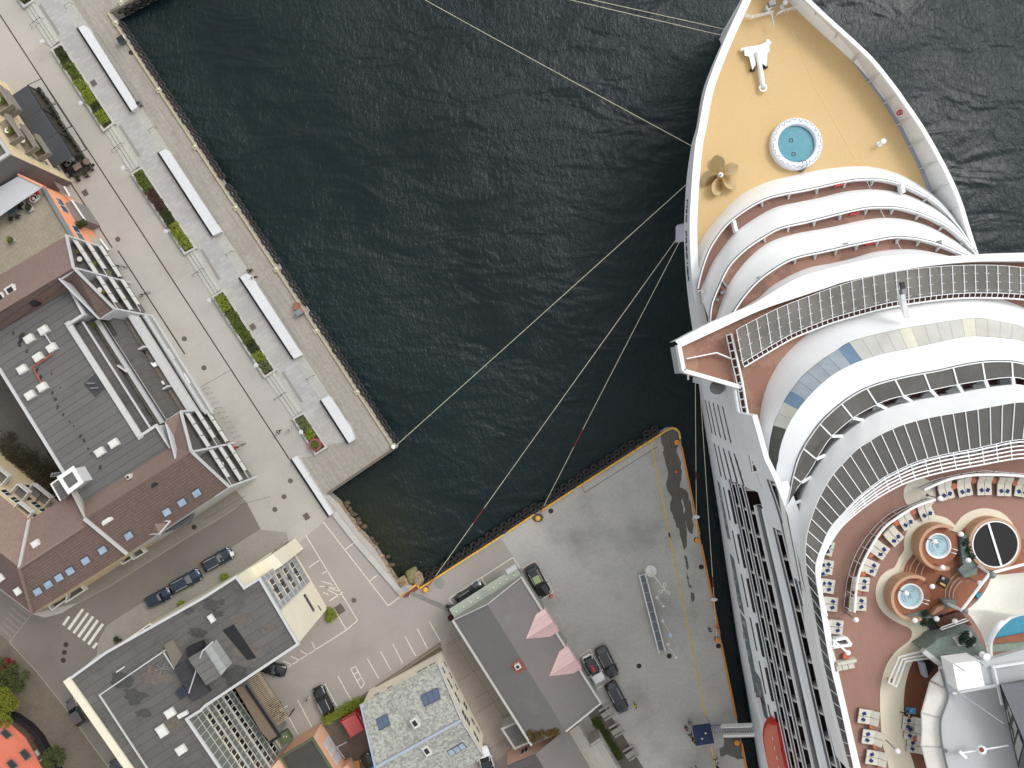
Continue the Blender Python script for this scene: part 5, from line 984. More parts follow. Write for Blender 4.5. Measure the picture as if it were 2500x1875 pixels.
t = thing('hedge', P(90, 1800), 'dark curving wall with brown hedge beside the orange roof', 'hedge'); mb = MB(); pth = [(0, 1735), (40, 1748), (75, 1772), (100, 1800), (122, 1840), (150, 1890)]
for i in range(len(pth)-1): mb.bar(P(*pth[i], .6), P(*pth[i+1], .6), .4, 1.2)
mb.build('wall', DARK, t); mb = MB()
for k in range(70): i = rr.randrange(5); f_ = rr.random(); leaves(mb, tuple(P(lerp(pth[i][0], pth[i+1][0], f_)-9, lerp(pth[i][1], pth[i+1][1], f_)+9, .8)), (.6, .6, .4), 26, .12, rr)
mb.build('foliage', leafmat('leaf_brown', (74, 58, 48)), t)
# tufts and bushes
for (x, y, rx, n_, l, m) in ((806, 1500, 1.1, 900, 'yellow-green bush at the corner of the cream facade', 1), (551, 1407, .7, 400, 'small green tuft beside the pavement by the white roof edge', 1), (444, 1477, .7, 400, 'small green tuft at the foot of the long dark building', 1), (288, 1563, .6, 260, 'dark tuft under the strip of street windows', 2)):
    c = P(x, y, .4); t = thing('bush', P(x, y), l, 'bush'); mb = MB()
    for k in range(8): leaves(mb, (c.x+rr.uniform(-rx, rx)*.6, c.y+rr.uniform(-rx, rx)*.6, .5), (rx*.5, rx*.5, .45), n_//8, .1, rr)
    mb.build('foliage', LG[m], t)
# rocky bank
ROCK = mat('bank_rock', (150, 132, 108), rough=.9, var=.3, vs=.9, fine=.3, fs=4, stain=dict(s=1.2, lo=.5, hi=.65, rgb=(120, 88, 56), a=.7)); ROCKD = mat('wet_rock', (92, 80, 62), rough=.7, var=.4, vs=1.2, fine=.3)
def rock(c, s, m, label):
    mb = MB(); rings = []
    for i, (r, z) in enumerate(((.75, -.5), (1, -.15), (.95, .2), (.6, .48), (.1, .55))):
        rings.append([(c.x+s[0]*r*math.cos(a*math.pi/4)*rr.uniform(.8, 1.15)*.6+s[1]*0, c.y+s[1]*r*math.sin(a*math.pi/4)*rr.uniform(.8, 1.15)*.6, c.z+s[2]*z) for a in range(8)])
    mb.loft(rings, True, True, True); return tag(mb.build('rock', m), label, 'rock', 'rocks of the bank')
bank = [(827, 1229), (845, 1255), (873, 1295), (900, 1325), (915, 1345), (940, 1378), (955, 1404), (972, 1424)]
Wb = PL(bank)
for k in range(46):
    f_ = k/45*(len(bank)-1); i = min(int(f_), len(bank)-2); p = lerp(Wb[i], Wb[i+1], f_-i)+Vector((rr.uniform(-.5, .15), rr.uniform(-.4, .1), rr.uniform(-.9, -.35))); rock(p, (rr.uniform(.5, .95), rr.uniform(.5, .9), .7), ROCK, 'tan boulder in the rubble bank below the car park')
for k in range(14):
    f_ = rr.random()*(len(bank)-1); i = min(int(f_), len(bank)-2); p = lerp(Wb[i], Wb[i+1], f_-i)+Vector((rr.uniform(.0, .5), rr.uniform(.0, .4), rr.uniform(-2.3, -1.8))); rock(p, (rr.uniform(.5, 1.0), rr.uniform(.4, .8), .7), ROCKD, 'dark wet boulder at the waterline of the bank')
for (x, y, sx, sy, z, l) in ((1005, 1408, 1.0, 1.6, -.8, 'olive slab rock in the corner of the basin, left one'), (1000, 1400, .8, .8, -1, 'small olive rock at the head of the slab rock'), (1012, 1398, .7, 1.2, -1.2, 'narrow pale green rock pointing into the water'), (986, 1425, 1.2, 1.6, -.9, 'rust brown mesh covered block by the steps'), (1022, 1415, 1.0, 1.5, -.4, 'pale concrete block left of the first tyres')): rock(P(x, y, z), (sx*1.3, sy*1.3, 1.4), mat('algae_rock', (124, 118, 82), var=.3, vs=1, fine=.3) if 'olive' in l or 'green' in l else ROCK, l)
mb = MB(); W = PL([(816, 1252), (845, 1290), (873, 1325), (925, 1385), (981, 1450)], .15)
for i in range(len(W)-1): mb.bar(W[i], W[i+1], .8, .3)
tag(mb.build('bank_kerb', CONC), 'pale concrete kerb along the top of the rocky bank', 'kerb')
# ================================================================ cruise ship
SHIP = thing('cruise_ship', P(2000, 1000, -2.5), 'white cruise ship moored along the quay, its bow deck yellow and its stepped decks curved', 'ship')
S0 = lambda x, y: (1620+x/3.686, 350+y/3.686)
YD = mat('yellow_bow_deck', (206, 176, 126), rough=.7, var=.06, vs=.12, fine=.05, fs=3, pat=dict(w=7.5, h=2.9, m=.02, d=.94, v=.012, rot=math.radians(-78.4)), stain=dict(s=.12, lo=.52, hi=.8, rgb=(200, 166, 108), a=.7))
BD = mat('red_brown_deck', (132, 98, 84), rough=.75, var=.07, vs=.25, fine=.08, fs=4, pat=dict(w=30, h=.3, m=.03, d=.86, v=.03, rot=math.radians(-78.4)), stain=dict(s=.22, lo=.52, hi=.56, rgb=(156, 118, 100), a=.75))
PD2 = mat('pool_deck_covering', (156, 120, 106), rough=.85, var=.05, vs=.3, fine=.07, fs=5, pat=dict(w=30, h=.26, m=.03, d=.88, v=.02, rot=math.radians(-78.4)), stain=dict(s=.13, lo=.62, hi=.64, rgb=(134, 92, 78), a=.8))
BLUEG = mat('inner_bulwark_paint', (150, 158, 172), rough=.6, var=.05)
# hull -------------------------------------------------------------
st_ = [  # (rail left), (knuckle left), (rail right)
 ((1860, -87), (1858, -88), (1866, -86)), ((1838, -50), (1834, -50), (1905, -72)), ((1815, 0), (1811, 0), (1948, -30)), ((1775, 87), (1770.5, 87), (2013, 33)), ((1742, 168), (1735, 168), (2085, 98)), ((1722, 230), (1713.6, 230), (2138, 150)),
 ((1707, 312), (1700, 312), (2193, 220)), ((1699, 350), (1689, 350), (2211, 246)), ((1691, 431), (1676, 440), (2258, 315)), ((1685, 540), (1670, 553), (2312, 412)), ((1686.5, 621), (1671.5, 621), (2346, 488)), ((1693, 702), (1677, 702), (2370, 565)), ((1712, 800), (1690, 800), (2402, 665)), ((1745, 950), (1716, 940), (2440, 800))]
ZR, ZK = 18.5, 13.0
rl = [P(*a, ZR) for a, b, c in st_]; kl = [P(*b, ZK) for a, b, c in st_]; rr_ = [P(*c, ZR) for a, b, c in st_]
mid = [(a+b)/2 for a, b in zip(rl, rr_)]
def mirror(p, i):      # left point -> right side across the axis at the same station
    m = mid[i]; return Vector((2*m.x-p.x, 2*m.y-p.y, p.z))
al = [.9, .75, .64, .55, .5, .45, .41, .38, .35, .32, .3, .27, .23, .12]
wl_ = [lerp(Vector((k.x, k.y, -3)), Vector((m.x, m.y, -3)), a) for k, m, a in zip(kl, mid, al)]
bl = [lerp(a, b, .35) for a, b in zip(kl, wl_)]
side = [wl_, bl, kl, rl]; other = [[mirror(p, i) for i, p in enumerate(l)] for l in side[:2]]+[[Vector((p.x, p.y, ZK))+(m-p).normalized()*.12 for p, m in zip(rr_, mid)], rr_]
HW = mat('ship_hull_white', (232, 236, 242), rough=.45, var=.03, vs=.3, fine=.02)
mb = MB()
rings = [smoothc(l, 60) for l in side]; rings2 = [smoothc(l, 60) for l in other]
for a, b in zip(rings, rings[1:]): mb.strip(a, b)
for a, b in zip(rings2, rings2[1:]): mb.strip(a, b)
mb.build('hull', HULLW, SHIP, smooth=False)
us = Vector((.2, -.98, 0)).normalized()
def at_s(poly, s):
    v = [p.dot(us) for p in poly]
    for i in range(len(poly)-1):
        if (v[i]-s)*(v[i+1]-s) <= 0: return lerp(poly[i], poly[i+1], (s-v[i])/(v[i+1]-v[i]+1e-9))
    return poly[0] if s < v[0] else poly[-1]
# rail cap
def offs(pts, o, dz=0):
    out = []
    for i in range(len(pts)):
        a = pts[max(0, i-1)]; b = pts[min(len(pts)-1, i+1)]; d = (b-a); d.z = 0; d.normalize(); out.append(pts[i]+Vector((-d.y, d.x, 0))*o+Vector((0, 0, dz)))
    return out
def band(A, B, th, name, m, parent=SHIP, n=None):
    """solid ribbon between polylines A and B, thickness th downwards"""
    A2 = [p-Vector((0, 0, th)) for p in A]; B2 = [p-Vector((0, 0, th)) for p in B]; mb = MB()
    mb.loft([list(x) for x in zip(A, B, B2, A2)], True, True, True); return mb.build(name, m, parent)
L60, R60 = rings[3], rings2[3]
sgn = 1 if (offs(L60, 1)[30]-mid[7]).length < (L60[30]-mid[7]).length else -1
band(offs(L60, -.05*sgn, .02), offs(L60, .85*sgn, .02), .25, 'rail_cap', SHIPW)
sg2 = 1 if (offs(R60, 1)[30]-mid[7]).length < (R60[30]-mid[7]).length else -1
band(offs(R60, -.05*sg2, .02), offs(R60, .42*sg2, .02), .25, 'rail_cap', SHIPW)
# yellow foredeck at z=15
ZD = 15.0
ded = [(1866, -78), (1905, -45), (1971, 16), (2025.6, 78.7), (2080, 141), (2123, 195), (2161, 244), (2200, 306.6), (2222.5, 350), (2244, 390.7), (2260, 426), (2276.7, 464), (2300, 520), (2330, 600), (2360, 700)]
DR_ = smoothc([P(x, y, ZD) for x, y in ded], 120); cR_ = offs(smoothc(other[3], 120), .42*sg2); L_ = smoothc(side[3], 120)
sv = [lerp(DR_[1].dot(us), DR_[-1].dot(us), k/59) for k in range(60)]
DR = [at_s(DR_, s) for s in sv]; capR = [at_s(cR_, s) for s in sv]
band([Vector((p.x, p.y, ZR-.2)) for p in capR], DR, .08, 'inner_bulwark', mat('bulwark_inside', (212, 214, 214), rough=.5, var=.05, vs=.4))
DL = [Vector((p.x, p.y, ZD)) for p in [at_s(offs(L_, .3*sgn), s) for s in sv]]
mb = MB(); mb.strip(DL, DR); mb.build('bow_deck', YD, SHIP)
mb = MB(); mb.strip([p+Vector((0, 0, .03)) for p in DR[8:48]], [lerp(a, b, .018)+Vector((0, 0, .03)) for a, b in zip(DR[8:48], DL[8:48])]); mb.build('scupper', BLUEG, SHIP)
mb = MB()
for i in range(6, 54, 4):
    a = capR[i]+Vector((0, 0, -.2)); b = DR[i]+(DL[i]-DR[i]).normalized()*.55; c = DR[i]; d = (DR[i+1]-DR[i]).normalized()*.06
    mb.loft([[a-d, b-d+Vector((0, 0, .02)), c-d], [a+d, b+d+Vector((0, 0, .02)), c+d]], True, True, True)
pieces(mb, 'bulwark_bracket', RIM, SHIP)
mb = MB(); [mb.bar(a, b, .035) for a, b in zip([p+Vector((0, 0, .02)) for p in [P(1915, 30, ZD), P(1990, 215, ZD)]], [p+Vector((0, 0, .02)) for p in [P(1990, 215, ZD), P(2097, 403, ZD)]])]
[mb.bar(a, b, .03) for a, b in ((P(1912, 20, ZD+.02), P(1950, 110, ZD+.02)),)]; mb.build('deck_seam', mat('pale_yellow_line', (238, 212, 160)), SHIP)
# curved tiers -----------------------------------------------------
def curve(pts, z, n=90): return smoothc([P(p[0], p[1], p[2] if len(p) > 2 else z) for p in pts], n)
T1o = [(1697, 624), (1715, 580.6), (1750, 534.5), (1796, 485.6), (1864, 447.7), (1945.6, 426), (2027, 411), (2095, 405.6), (2141, 409.7), (2190, 423), (2244, 450), (2295.7, 488.4), (2339, 540), (2384, 623)]
T1i = [(1704, 705), (1713.6, 662), (1734, 607.7), (1766.5, 559), (1799, 529), (1845, 499), (1891, 480), (1972.7, 464), (2081, 441), (2143.8, 439), (2190, 447.7), (2236, 466.7), (2279.4, 491), (2314.7, 523.6), (2350, 567), (2386, 626)]
T2o = [(1708, 712), (1716, 694), (1739, 643), (1766.5, 602), (1796, 567), (1837, 537), (1891, 507), (1945.6, 494), (2000, 483), (2068, 467), (2135.6, 462.6), (2203.5, 472), (2257.7, 493.8), (2306.6, 523.6), (2350, 568), (2388, 630)]
T2i = [(1734, 789), (1739, 743), (1761, 689), (1782.8, 648), (1820.8, 610), (1864, 580.6), (1907.6, 557.5), (1972.7, 542.6), (2054, 522), (2108.5, 510), (2152, 506.8), (2203.5, 510), (2257.7, 526), (2298, 545), (2339, 572.5), (2388, 626)]
T3o = [(1745, 785), (1774.6, 705), (1810, 651), (1850.6, 610), (1891, 586), (1945.6, 569.7), (2027, 555), (2108.5, 537), (2162.8, 532), (2217, 537), (2271, 553.5), (2325.6, 583), (2362, 608), (2392, 632)]
T3i = [(1790, 765), (1818, 724), (1853, 686), (1896.7, 654), (1942.8, 631), (2027, 612), (2081, 599.6), (2149, 586), (2190, 580), (2244, 584.7), (2298.4, 599.6), (2352.7, 622.7), (2380, 636)]
T4o = [(1832, 750), (1872, 708), (1918, 678), (1972.7, 654), (2027, 643), (2080, 631), (2135.6, 614.5), (2203.5, 608), (2257.7, 612), (2317.4, 625), (2360, 638)]
def tier(o, zo, i, zi, name='superstructure_tier', m=SHIPW, n=90):
    A = curve(o, zo, n); B = curve(i, zi, n); mb = MB(); mb.strip(A, B); mb.strip(B, [p-Vector((0, 0, 1.15)) for p in B]); mb.strip([p-Vector((0, 0, 3.2)) for p in A], A); mb.build(name, m, SHIP, 'strip'); return A, B
def deckstrip(B, o, z, name='promenade_deck', m=BD, n=90):
    A = [Vector((p.x, p.y, z)) for p in B]; mb = MB(); mb.strip(A, curve(o, z, n)); mb.build(name, m, SHIP)
def railcap(B, m=SHIPW):
    mb = MB(); mb.tube([p+Vector((0, 0, .04)) for p in B], .09, 5); f = mb.build('hand_rail', m, SHIP)
    mb = MB(); mb.tube([Vector((p.x, p.y, p.z-.02)) for p in offs(B, .14)], .04, 4); mb.build('glass_edge', DARK, f); return f
A, B1 = tier(T1o, 15, T1i, 20.3); deckstrip(B1, T2o, 19.3); railcap(B1)
A, B2_ = tier(T2o, 19.3, T2i, 24.0); deckstrip(B2_, T3o, 23.0); railcap(B2_)
A, B3_ = tier(T3o, 23.0, T3i, 27.2); deckstrip(B3_, T4o, 26.2); railcap(B3_)
for Bc, zs in ((B1, 1), (B2_, 1), (B3_, 1)):
    mb = MB()
    for i in range(28, 86, 7): p = Bc[i]; d = (Bc[i+1]-Bc[i-1]).normalized(); q = Vector((-d.y, d.x, 0)); q = q if q.dot(mid[11]-p) > 0 else -q; mb.loft([[p-d*.1, p+q*.55-Vector((0, 0, .9))-d*.1, p-Vector((0, 0, 1))-d*.1], [p+d*.1, p+q*.55-Vector((0, 0, .9))+d*.1, p-Vector((0, 0, 1))+d*.1]], True, True, True)
    pieces(mb, 'rail_bracket', RIM, SHIP)
for (x, y, z) in ((2047, 452, 20), (2085, 522, 23.4), (2122, 595, 26.6)): c = P(x, y, z); MB().box(c, (1.0, .25, .3), SA+1.57).build('fire_box', RED, SHIP)
mb = MB(); [mb.bar(P(a, b, z), P(c_, d_, z), .05) for a, b, c_, d_, z in ((2116, 442, 2125, 461, 20.4), (2149, 511, 2160, 532, 24), (2187, 585, 2200, 608, 27))]; mb.build('divider_rail', RIM, SHIP)
for (x, y) in ((2064, 596), (1854, 678), (2292, 590)): c = P(x, y, 26.6); mb = MB(); mb.box(c, (.5, .25, .3), SA+1.57); mb.box(c+Vector((.1, -.2, .1)), (.3, .3, .15), SA); mb.build('searchlight', GREYM, SHIP)
for (a, b, z) in (((1790, 540), (1796, 566), 20.2), ((2198, 450), (2203, 472), 20.2)): MB().bar(P(*a, z), P(*b, z), .35, 1.0).build('deck_partition', SHIPW, SHIP)
# end boxes on the left edge
W = [P(1699, 712, 19.5), P(1714, 709, 19.5), P(1717, 722, 19.5), P(1713, 760, 19.5)]; mb = MB(); mb.bar(P(1700, 712, 20.5), P(1714, 709, 20.5), .15, .8); mb.bar(P(1714, 709, 20.5), P(1718, 742, 20.5), .5, 1.0); mb.build('deck_partition', RIM, SHIP)
mb = MB(); mb.bar(P(1762, 688, 24), P(1774, 703, 24), .2, 1.0); mb.bar(P(1758, 716, 23.4), P(1768, 712, 23.4), .3, .5); mb.bar(P(1745, 734, 23.4), P(1753, 731, 23.4), .2, .8); mb.build('deck_partition', GREYM, SHIP)
W = [P(1698, 706, 16), P(1716, 700, 16), P(1722, 790, 16), P(1712, 800, 16)]; MB().poly(W).build('lower_side_deck', mat('dark_side_deck', (74, 52, 50), var=.2), SHIP)
# bridge front and wing rim
RIo = [(1648.5, 832.7), (1728.5, 790.7), (1796, 761), (1837, 743.4), (1872, 722), (1945, 680), (2027, 655), (2135, 630), (2203.5, 622), (2260, 622), (2318.8, 625), (2385, 621), (2440, 618.5), (2560, 617), (2700, 625)]
RIi = [(1662, 847.7), (1755.6, 804), (1858.7, 757), (1945.6, 727), (2027, 700), (2054, 690.5), (2135.6, 671.5), (2217, 656.6), (2298.4, 645.7), (2380, 639), (2450, 638), (2560, 639), (2700, 650)]
Ao = curve(RIo, 30.2, 110); Bi = curve(RIi, 30.5, 110)
mb = MB(); mb.strip(Ao, Bi); mb.strip(Bi, [p-Vector((0, 0, 1.2)) for p in Bi]); mb.strip([p-Vector((0, 0, 3.4)) for p in Ao], Ao); mb.build('bridge_front', SHIPW, SHIP, 'strip')
A4 = curve([(x, y) for x, y in T4o], 26.2, 60); mb = MB(); t4i = [(1837, 745), (1873, 722), (1945, 684), (2027, 658), (2080, 645), (2135, 633), (2203.5, 624), (2257, 623), (2318, 626), (2362, 640)]
mb.strip(A4, curve(t4i, 30.15, 60)); mb.build('superstructure_tier', SHIPW, SHIP)
DB = [(1850.6, 1048), (1854.7, 1016), (1864, 967), (1883, 918), (1913, 872), (1953.7, 831), (2000, 796), (2054, 771.7), (2108.5, 754), (2162.8, 743), (2244, 727), (2325.6, 717.6), (2374, 717.6), (2434, 727), (2500, 751.5), (2600, 800), (2700, 870)]
zw = 29.3
Dk = curve(DB, zw, 110); Wd = [Vector((p.x, p.y, zw)) for p in Bi]
Dx = curve([(1862, 1150), (1856, 1103)]+DB, zw, 110); o_ = Wd+Dx[::-1]+PL([(1850, 1120), (1834, 1040), (1821, 985), (1811, 945)], zw)+[P(1673, 911, zw)]; MB().prism([(p.x, p.y) for p in o_], 26.3, zw).build('bridge_wing_deck', mat('terracotta_wing_deck', (162, 124, 104), rough=.75, var=.05, vs=.3, fine=.07, pat=dict(w=30, h=.28, m=.03, d=.88, v=.03, rot=math.radians(-78.4)), stain=dict(s=.2, lo=.5, hi=.52, rgb=(146, 104, 88), a=.85)), SHIP)
mb = MB()
for a, b in (((1655, 842), (1667, 905)), ((1667, 905), (1737, 925)), ((1737, 925), (1806, 945))): mb.bar(P(*a, 30), P(*b, 30), .42, 1.3)
mb.build('wing_parapet', SHIPW, SHIP)
W = [P(1645, 847, 28), P(1652, 846, 28), P(1663, 911, 28), P(1656, 912, 28)]; MB().prism([(p.x, p.y) for p in W], 26, 28.8).build('wing_control_station', mat('pale_glass', (196, 204, 210), rough=.2, var=.06), SHIP)
mb = MB(); mb.bar(P(1677, 875.5, 30), P(1749, 861, 30), .12, .5); mb.bar(P(1749, 861, 30), P(1789, 877.5, 30), .12, .5); mb.build('wind_deflector', SHIPW, SHIP)
c = P(1752, 946, 26); mb = MB(); mb.lathe((c.x, c.y, 25), [(.5, 0), (.8, .6), (.8, 1.0), (.3, 1.2)], 10); mb.build('navigation_light', GREYM, SHIP)
mb = MB(); mb.bar(P(1680, 905, 30.4), P(1680, 926, 29), .15); mb.build('signal_arm', SHIPW, SHIP)
# glass screen canopies -----------------------------------------------
G1 = mat('smoked_glass', (112, 108, 101), rough=.12, var=.32, vs=.3, fine=.05, spec=.7)  # broad mottling in the colour imitates clouds reflected in the panes
def canopy(o, zo, i, zi, n, name, glass, rods=False, bw=.07):
    A = curve(o, zo, n*4+1); B = curve(i, zi, n*4+1); f = None
    mb = MB()
    for k in range(n):
        a, b = A[k*4:k*4+5], B[k*4:k*4+5]; mb.loft([[p-Vector((0, 0, .05)) for p in (a[0], b[0], b[4], a[4])], [a[0], b[0], b[4], a[4]]], True, True, True)
    g = mb.build(name, glass, SHIP); mb = MB()
    for k in range(n+1): mb.bar(A[k*4]+Vector((0, 0, .06)), B[k*4]+Vector((0, 0, .06)), bw, .08)
    mb.tube([p+Vector((0, 0, .05)) for p in B], .04, 5); mb.tube([p+Vector((0, 0, .05)) for p in A], .03, 5)
    if rods:
        for k in range(n+1):
            for q in (.3, .6, .9): p = lerp(A[k*4], B[k*4], q)+Vector((0, 0, .18)); d = (A[min(k*4+1, n*4)]-A[max(0, k*4-1)]).normalized(); mb.bar(p-d*.25, p+d*.25, .03)
    mb.build('frame', SHIPW, g); return A, B, g
C1o = [(1797.7, 805.6), (1823.5, 790.7), (1899, 753), (1975, 723), (2057, 694), (2135.6, 673), (2230.6, 656.6), (2343, 648), (2434, 648), (2500, 654), (2600, 668)]
C1i = [(1812.6, 885.6), (1860, 857), (1913, 826), (1945.6, 809.7), (2021.5, 780), (2081, 762), (2162.8, 740.7), (2244, 727), (2325.6, 717.6), (2407, 715), (2500, 719), (2600, 732)]
A, B, g = canopy(C1o, 32.0, C1i, 31.2, 30, 'glass_canopy', G1, rods=True)
mb = MB(); B2x = offs(B, .55)
s2 = 1 if (B2x[60]-P(2300, 1200, 31)).length < (B[60]-P(2300, 1200, 31)).length else -1
B2x = offs(B, .5*s2, -.2)
mb.tube(B2x, .09, 5)
for k in range(0, len(B), 2): mb.bar(B[k], B2x[k], .06)
mb.build('wind_screen_rail', SHIPW, SHIP)
mb = MB(); mb.strip([p-Vector((0, 0, .3)) for p in B], [p-Vector((0, 0, .3)) for p in B2x]); mb.build('screen_gap', mat('dark_red_deck', (84, 52, 46)), SHIP)
# side screen of the wing running aft
SL = [(1786, 815), (1790, 832), (1805, 900), (1812, 930), (1822, 990), (1834, 1050), (1845, 1110), (1852, 1150)]; A = [P(x, y, 31) for x, y in SL]; mb = MB(); mb.tube(A, .12, 5)
A2 = [P(x-13, y+4, 30) for x, y in SL]; mb.tube(A2, .08, 5)
for k in range(18): p = resample(A, 18)[k]; q = resample(A2, 18)[k]; mb.bar(p, q, .12)
mb.build('side_screen', SHIPW, SHIP)
mb = MB(); mb.strip([p-Vector((0, 0, .6)) for p in A], [p-Vector((0, 0, .6)) for p in A2]); mb.build('screen_gap', mat('dark_red_deck', (84, 52, 46)), SHIP)
# mast stub
f = MB().loft([[P(2189, 726, 33), P(2197, 724, 33), P(2222, 776, 33.6), P(2208, 778, 33.6)], [P(2196, 694, 37.5), P(2206, 693, 37.5), P(2213, 735, 35), P(2203, 737, 35)]], True, True, True).build('mast', SHIPW, SHIP); MB().box(P(2203, 697, 37.6), (.7, .4, .3), SA).build('searchlight', DARK, f); MB().box(P(2205, 712, 36.9), (.5, .5, .6), SA).build('radar', GREYM, f)
# big dome bands --------------------------------------------------
SKo = [(1895, 1159), (1879, 1124), (1877.7, 1089), (1888.6, 1035), (1904.9, 999.6), (1921, 967), (1959, 918), (1999.8, 883), (2040.5, 855.8), (2081, 832), (2173.6, 808), (2271, 790.7), (2379.8, 776.6), (2447.6, 785), (2500, 799), (2600, 845), (2690, 910)]
SKi = [(1895, 1159.5), (1900, 1120), (1902, 1102.7), (1915.7, 1056.6), (1937.4, 1015.9), (1970, 972.5), (2021.5, 923.6), (2081, 889), (2152, 865), (2244, 846), (2352.7, 823), (2407, 822), (2461, 827), (2500, 834), (2590, 875), (2670, 930)]
DBx = [(1864, 1157), (1856, 1102.7)]+DB
Sk = curve(SKo, 33.4, 110); mb = MB(); Dk2 = curve([(1952, 1422, 33), (1918, 1290, 33), (1890, 1205, 32.5), (1870, 1165, 31.5)]+DBx, zw, 120); mb.strip(Dk2, curve([(1954, 1424), (1925, 1320), (1906, 1240)]+SKo, 33.4, 120)); mb.build('superstructure_tier', SHIPW, SHIP, 'strip')
SKG = [mat('silver_glass', (186, 186, 178), rough=.12, var=.14, vs=.25, fine=.03, spec=.6), mat('blue_tint_glass', (96, 124, 148), rough=.1, var=.15, vs=.4), mat('dark_olive_glass', (60, 62, 54), rough=.1, var=.35, vs=.5), mat('grey_blue_glass', (150, 160, 168), rough=.1, var=.2, vs=.5), mat('warm_glass', (206, 202, 184), rough=.1, var=.15, vs=.4)]  # tints differ from panel to panel to suggest reflected clouds
Si = curve(SKi, 34.8, 110); N_ = 34; As = resample(Sk, N_+1); Bs = resample(Si, N_+1)
for k in range(N_):
    m = 2 if k < 4 else (1 if k in (6, 12) else (3 if k in (7, 8, 9, 10, 11) else (4 if k % 5 == 2 else 0)))
    q = [As[k], As[k+1], Bs[k+1], Bs[k]]; c = sum(q, Vector())/4; q = [lerp(p, c, .02)+Vector((0, 0, .06)) for p in q]
    MB().loft([[p-Vector((0, 0, .1)) for p in q], q], True, True, True).build('skylight_panel', SKG[m], SHIP)
mb = MB(); mb.strip([p-Vector((0, 0, .06)) for p in As], [p-Vector((0, 0, .06)) for p in Bs]); mb.build('skylight_frame', DARK, SHIP)
C2o = [(1958, 1424), (1945, 1360), (1921.8, 1234), (1930.6, 1195), (1938.8, 1157), (1956.4, 1105), (2002.5, 1034.9), (2056.8, 984.7), (2101.7, 956), (2149, 937), (2219.8, 919.6), (2293, 906), (2360.8, 891), (2431.4, 883), (2500, 889.7), (2590, 925), (2660, 980)]
C2m = [(1921, 1236), (1940, 1200), (1975.4, 1151.5), (2021.5, 1075.6), (2077.3, 1024), (2122, 996.9), (2169.6, 975), (2240, 959), (2312, 944), (2379.8, 931.8), (2453, 922), (2500, 925), (2590, 960), (2650, 1010)]
W7o = [(1970, 1422.5), (1955.6, 1379), (1948.4, 1330.9), (1947, 1282.6), (1955.6, 1222), (1967, 1190), (1979.5, 1165), (2029, 1092), (2084, 1043), (2130, 1013), (2179, 992.8), (2249.6, 975), (2322.8, 963), (2393.4, 949.4), (2461, 940), (2500, 941), (2590, 975), (2640, 1020)]
SKx = [(1954, 1424), (1925, 1320), (1906, 1240), (1895, 1160)]+SKi[1:]
A = curve(SKx, 34.8, 110); B = curve(C2o, 36.2, 110); mb = MB(); mb.strip(A, B); mb.strip(B, [p-Vector((0, 0, 2.6)) for p in B]); mb.build('superstructure_tier', SHIPW, SHIP, 'strip'); railcap(B)
B0 = [Vector((p.x, p.y, 33.6)) for p in B]; W7 = curve(W7o, 33.6, 110); mb = MB(); mb.strip(B0, W7); mb.build('upper_deck', mat('dark_brown_deck', (92, 62, 56), rough=.8, var=.15, vs=.4), SHIP)
G2 = mat('smoked_glass_dark', (88, 86, 82), rough=.14, var=.3, vs=.35, fine=.1, fs=3, spec=.6)
canopy(C2o[2:], 36.4, C2m, 36.2, 13, 'glass_canopy', G2, bw=.14)
mb = MB(); A = curve(C2m, 36.3, 27); Bq = curve(W7o[4:], 36.2, 27)
for k in range(0, 27, 2): mb.bar(A[k], Bq[k], .28, .22)
pieces(mb, 'canopy_beam', SHIPW, SHIP)
mb = MB(); Aq = curve(C2m, 34.0, 27); Bq2 = curve(W7o[4:], 34.0, 27)
for k in range(7, 26, 2):
    if k % 2: p = lerp(Aq[k], Aq[k+1], .5); q = lerp(Bq2[k], Bq2[k+1], .5); mb.bar(lerp(p, q, .1), lerp(p, q, .98), 1.6, .6)
pieces(mb, 'deck_house_wall', mat('light_grey_steel', (170, 174, 176), var=.06), SHIP)
C3o = [(2074, 1875, 36.8), (2038, 1735, 36.8), (2012, 1625, 36.8), (1998, 1550, 36.8), (1992, 1519, 37), (1986, 1487.6, 37.2), (1981, 1458.7, 37.5), (1974.9, 1429.7, 37.8), (1968.9, 1400.8, 38.2), (1966.5, 1367, 38.7), (1966.5, 1335.7), (1970, 1304), (1977.3, 1275.4), (1987, 1246.5), (1999, 1217.5), (2013.5, 1189.8), (2030.4, 1163), (2048.8, 1140.7), (2092, 1097), (2119.4, 1079.6), (2146.5, 1062), (2202, 1037.6), (2263, 1021), (2328, 1009), (2393.4, 998), (2458.5, 986), (2500, 982), (2570, 990), (2620, 1020)]
C3i = [(2084, 1875), (2054, 1735), (2028, 1625), (2014, 1550), (2009, 1519), (2003, 1487), (1999, 1458.7), (1994, 1429.7), (1990.6, 1400.8), (1991.8, 1371.8), (2006, 1330.9), (2025.5, 1289.9), (2056.9, 1253.7), (2095.5, 1213), (2150, 1170.5), (2173.6, 1157), (2230.6, 1129.8), (2298.4, 1110.8), (2377, 1096), (2420.5, 1086), (2500, 1072.8), (2600, 1085)]
RLi = [(2090, 1875), (2060, 1735), (2036, 1625), (2029, 1550), (2020.7, 1511.7), (2008.7, 1463.5), (2001.4, 1415), (2002.6, 1391), (2011, 1355), (2030.4, 1318.8), (2056.9, 1282.6), (2097.9, 1246.5), (2150, 1210), (2217, 1176), (2303.9, 1151.5), (2397.5, 1134), (2434, 1127), (2500, 1117.6), (2600, 1120)]
W7x = [(2066, 1875), (2030, 1735), (2004, 1625), (1988, 1540), (1978, 1470)]+W7o
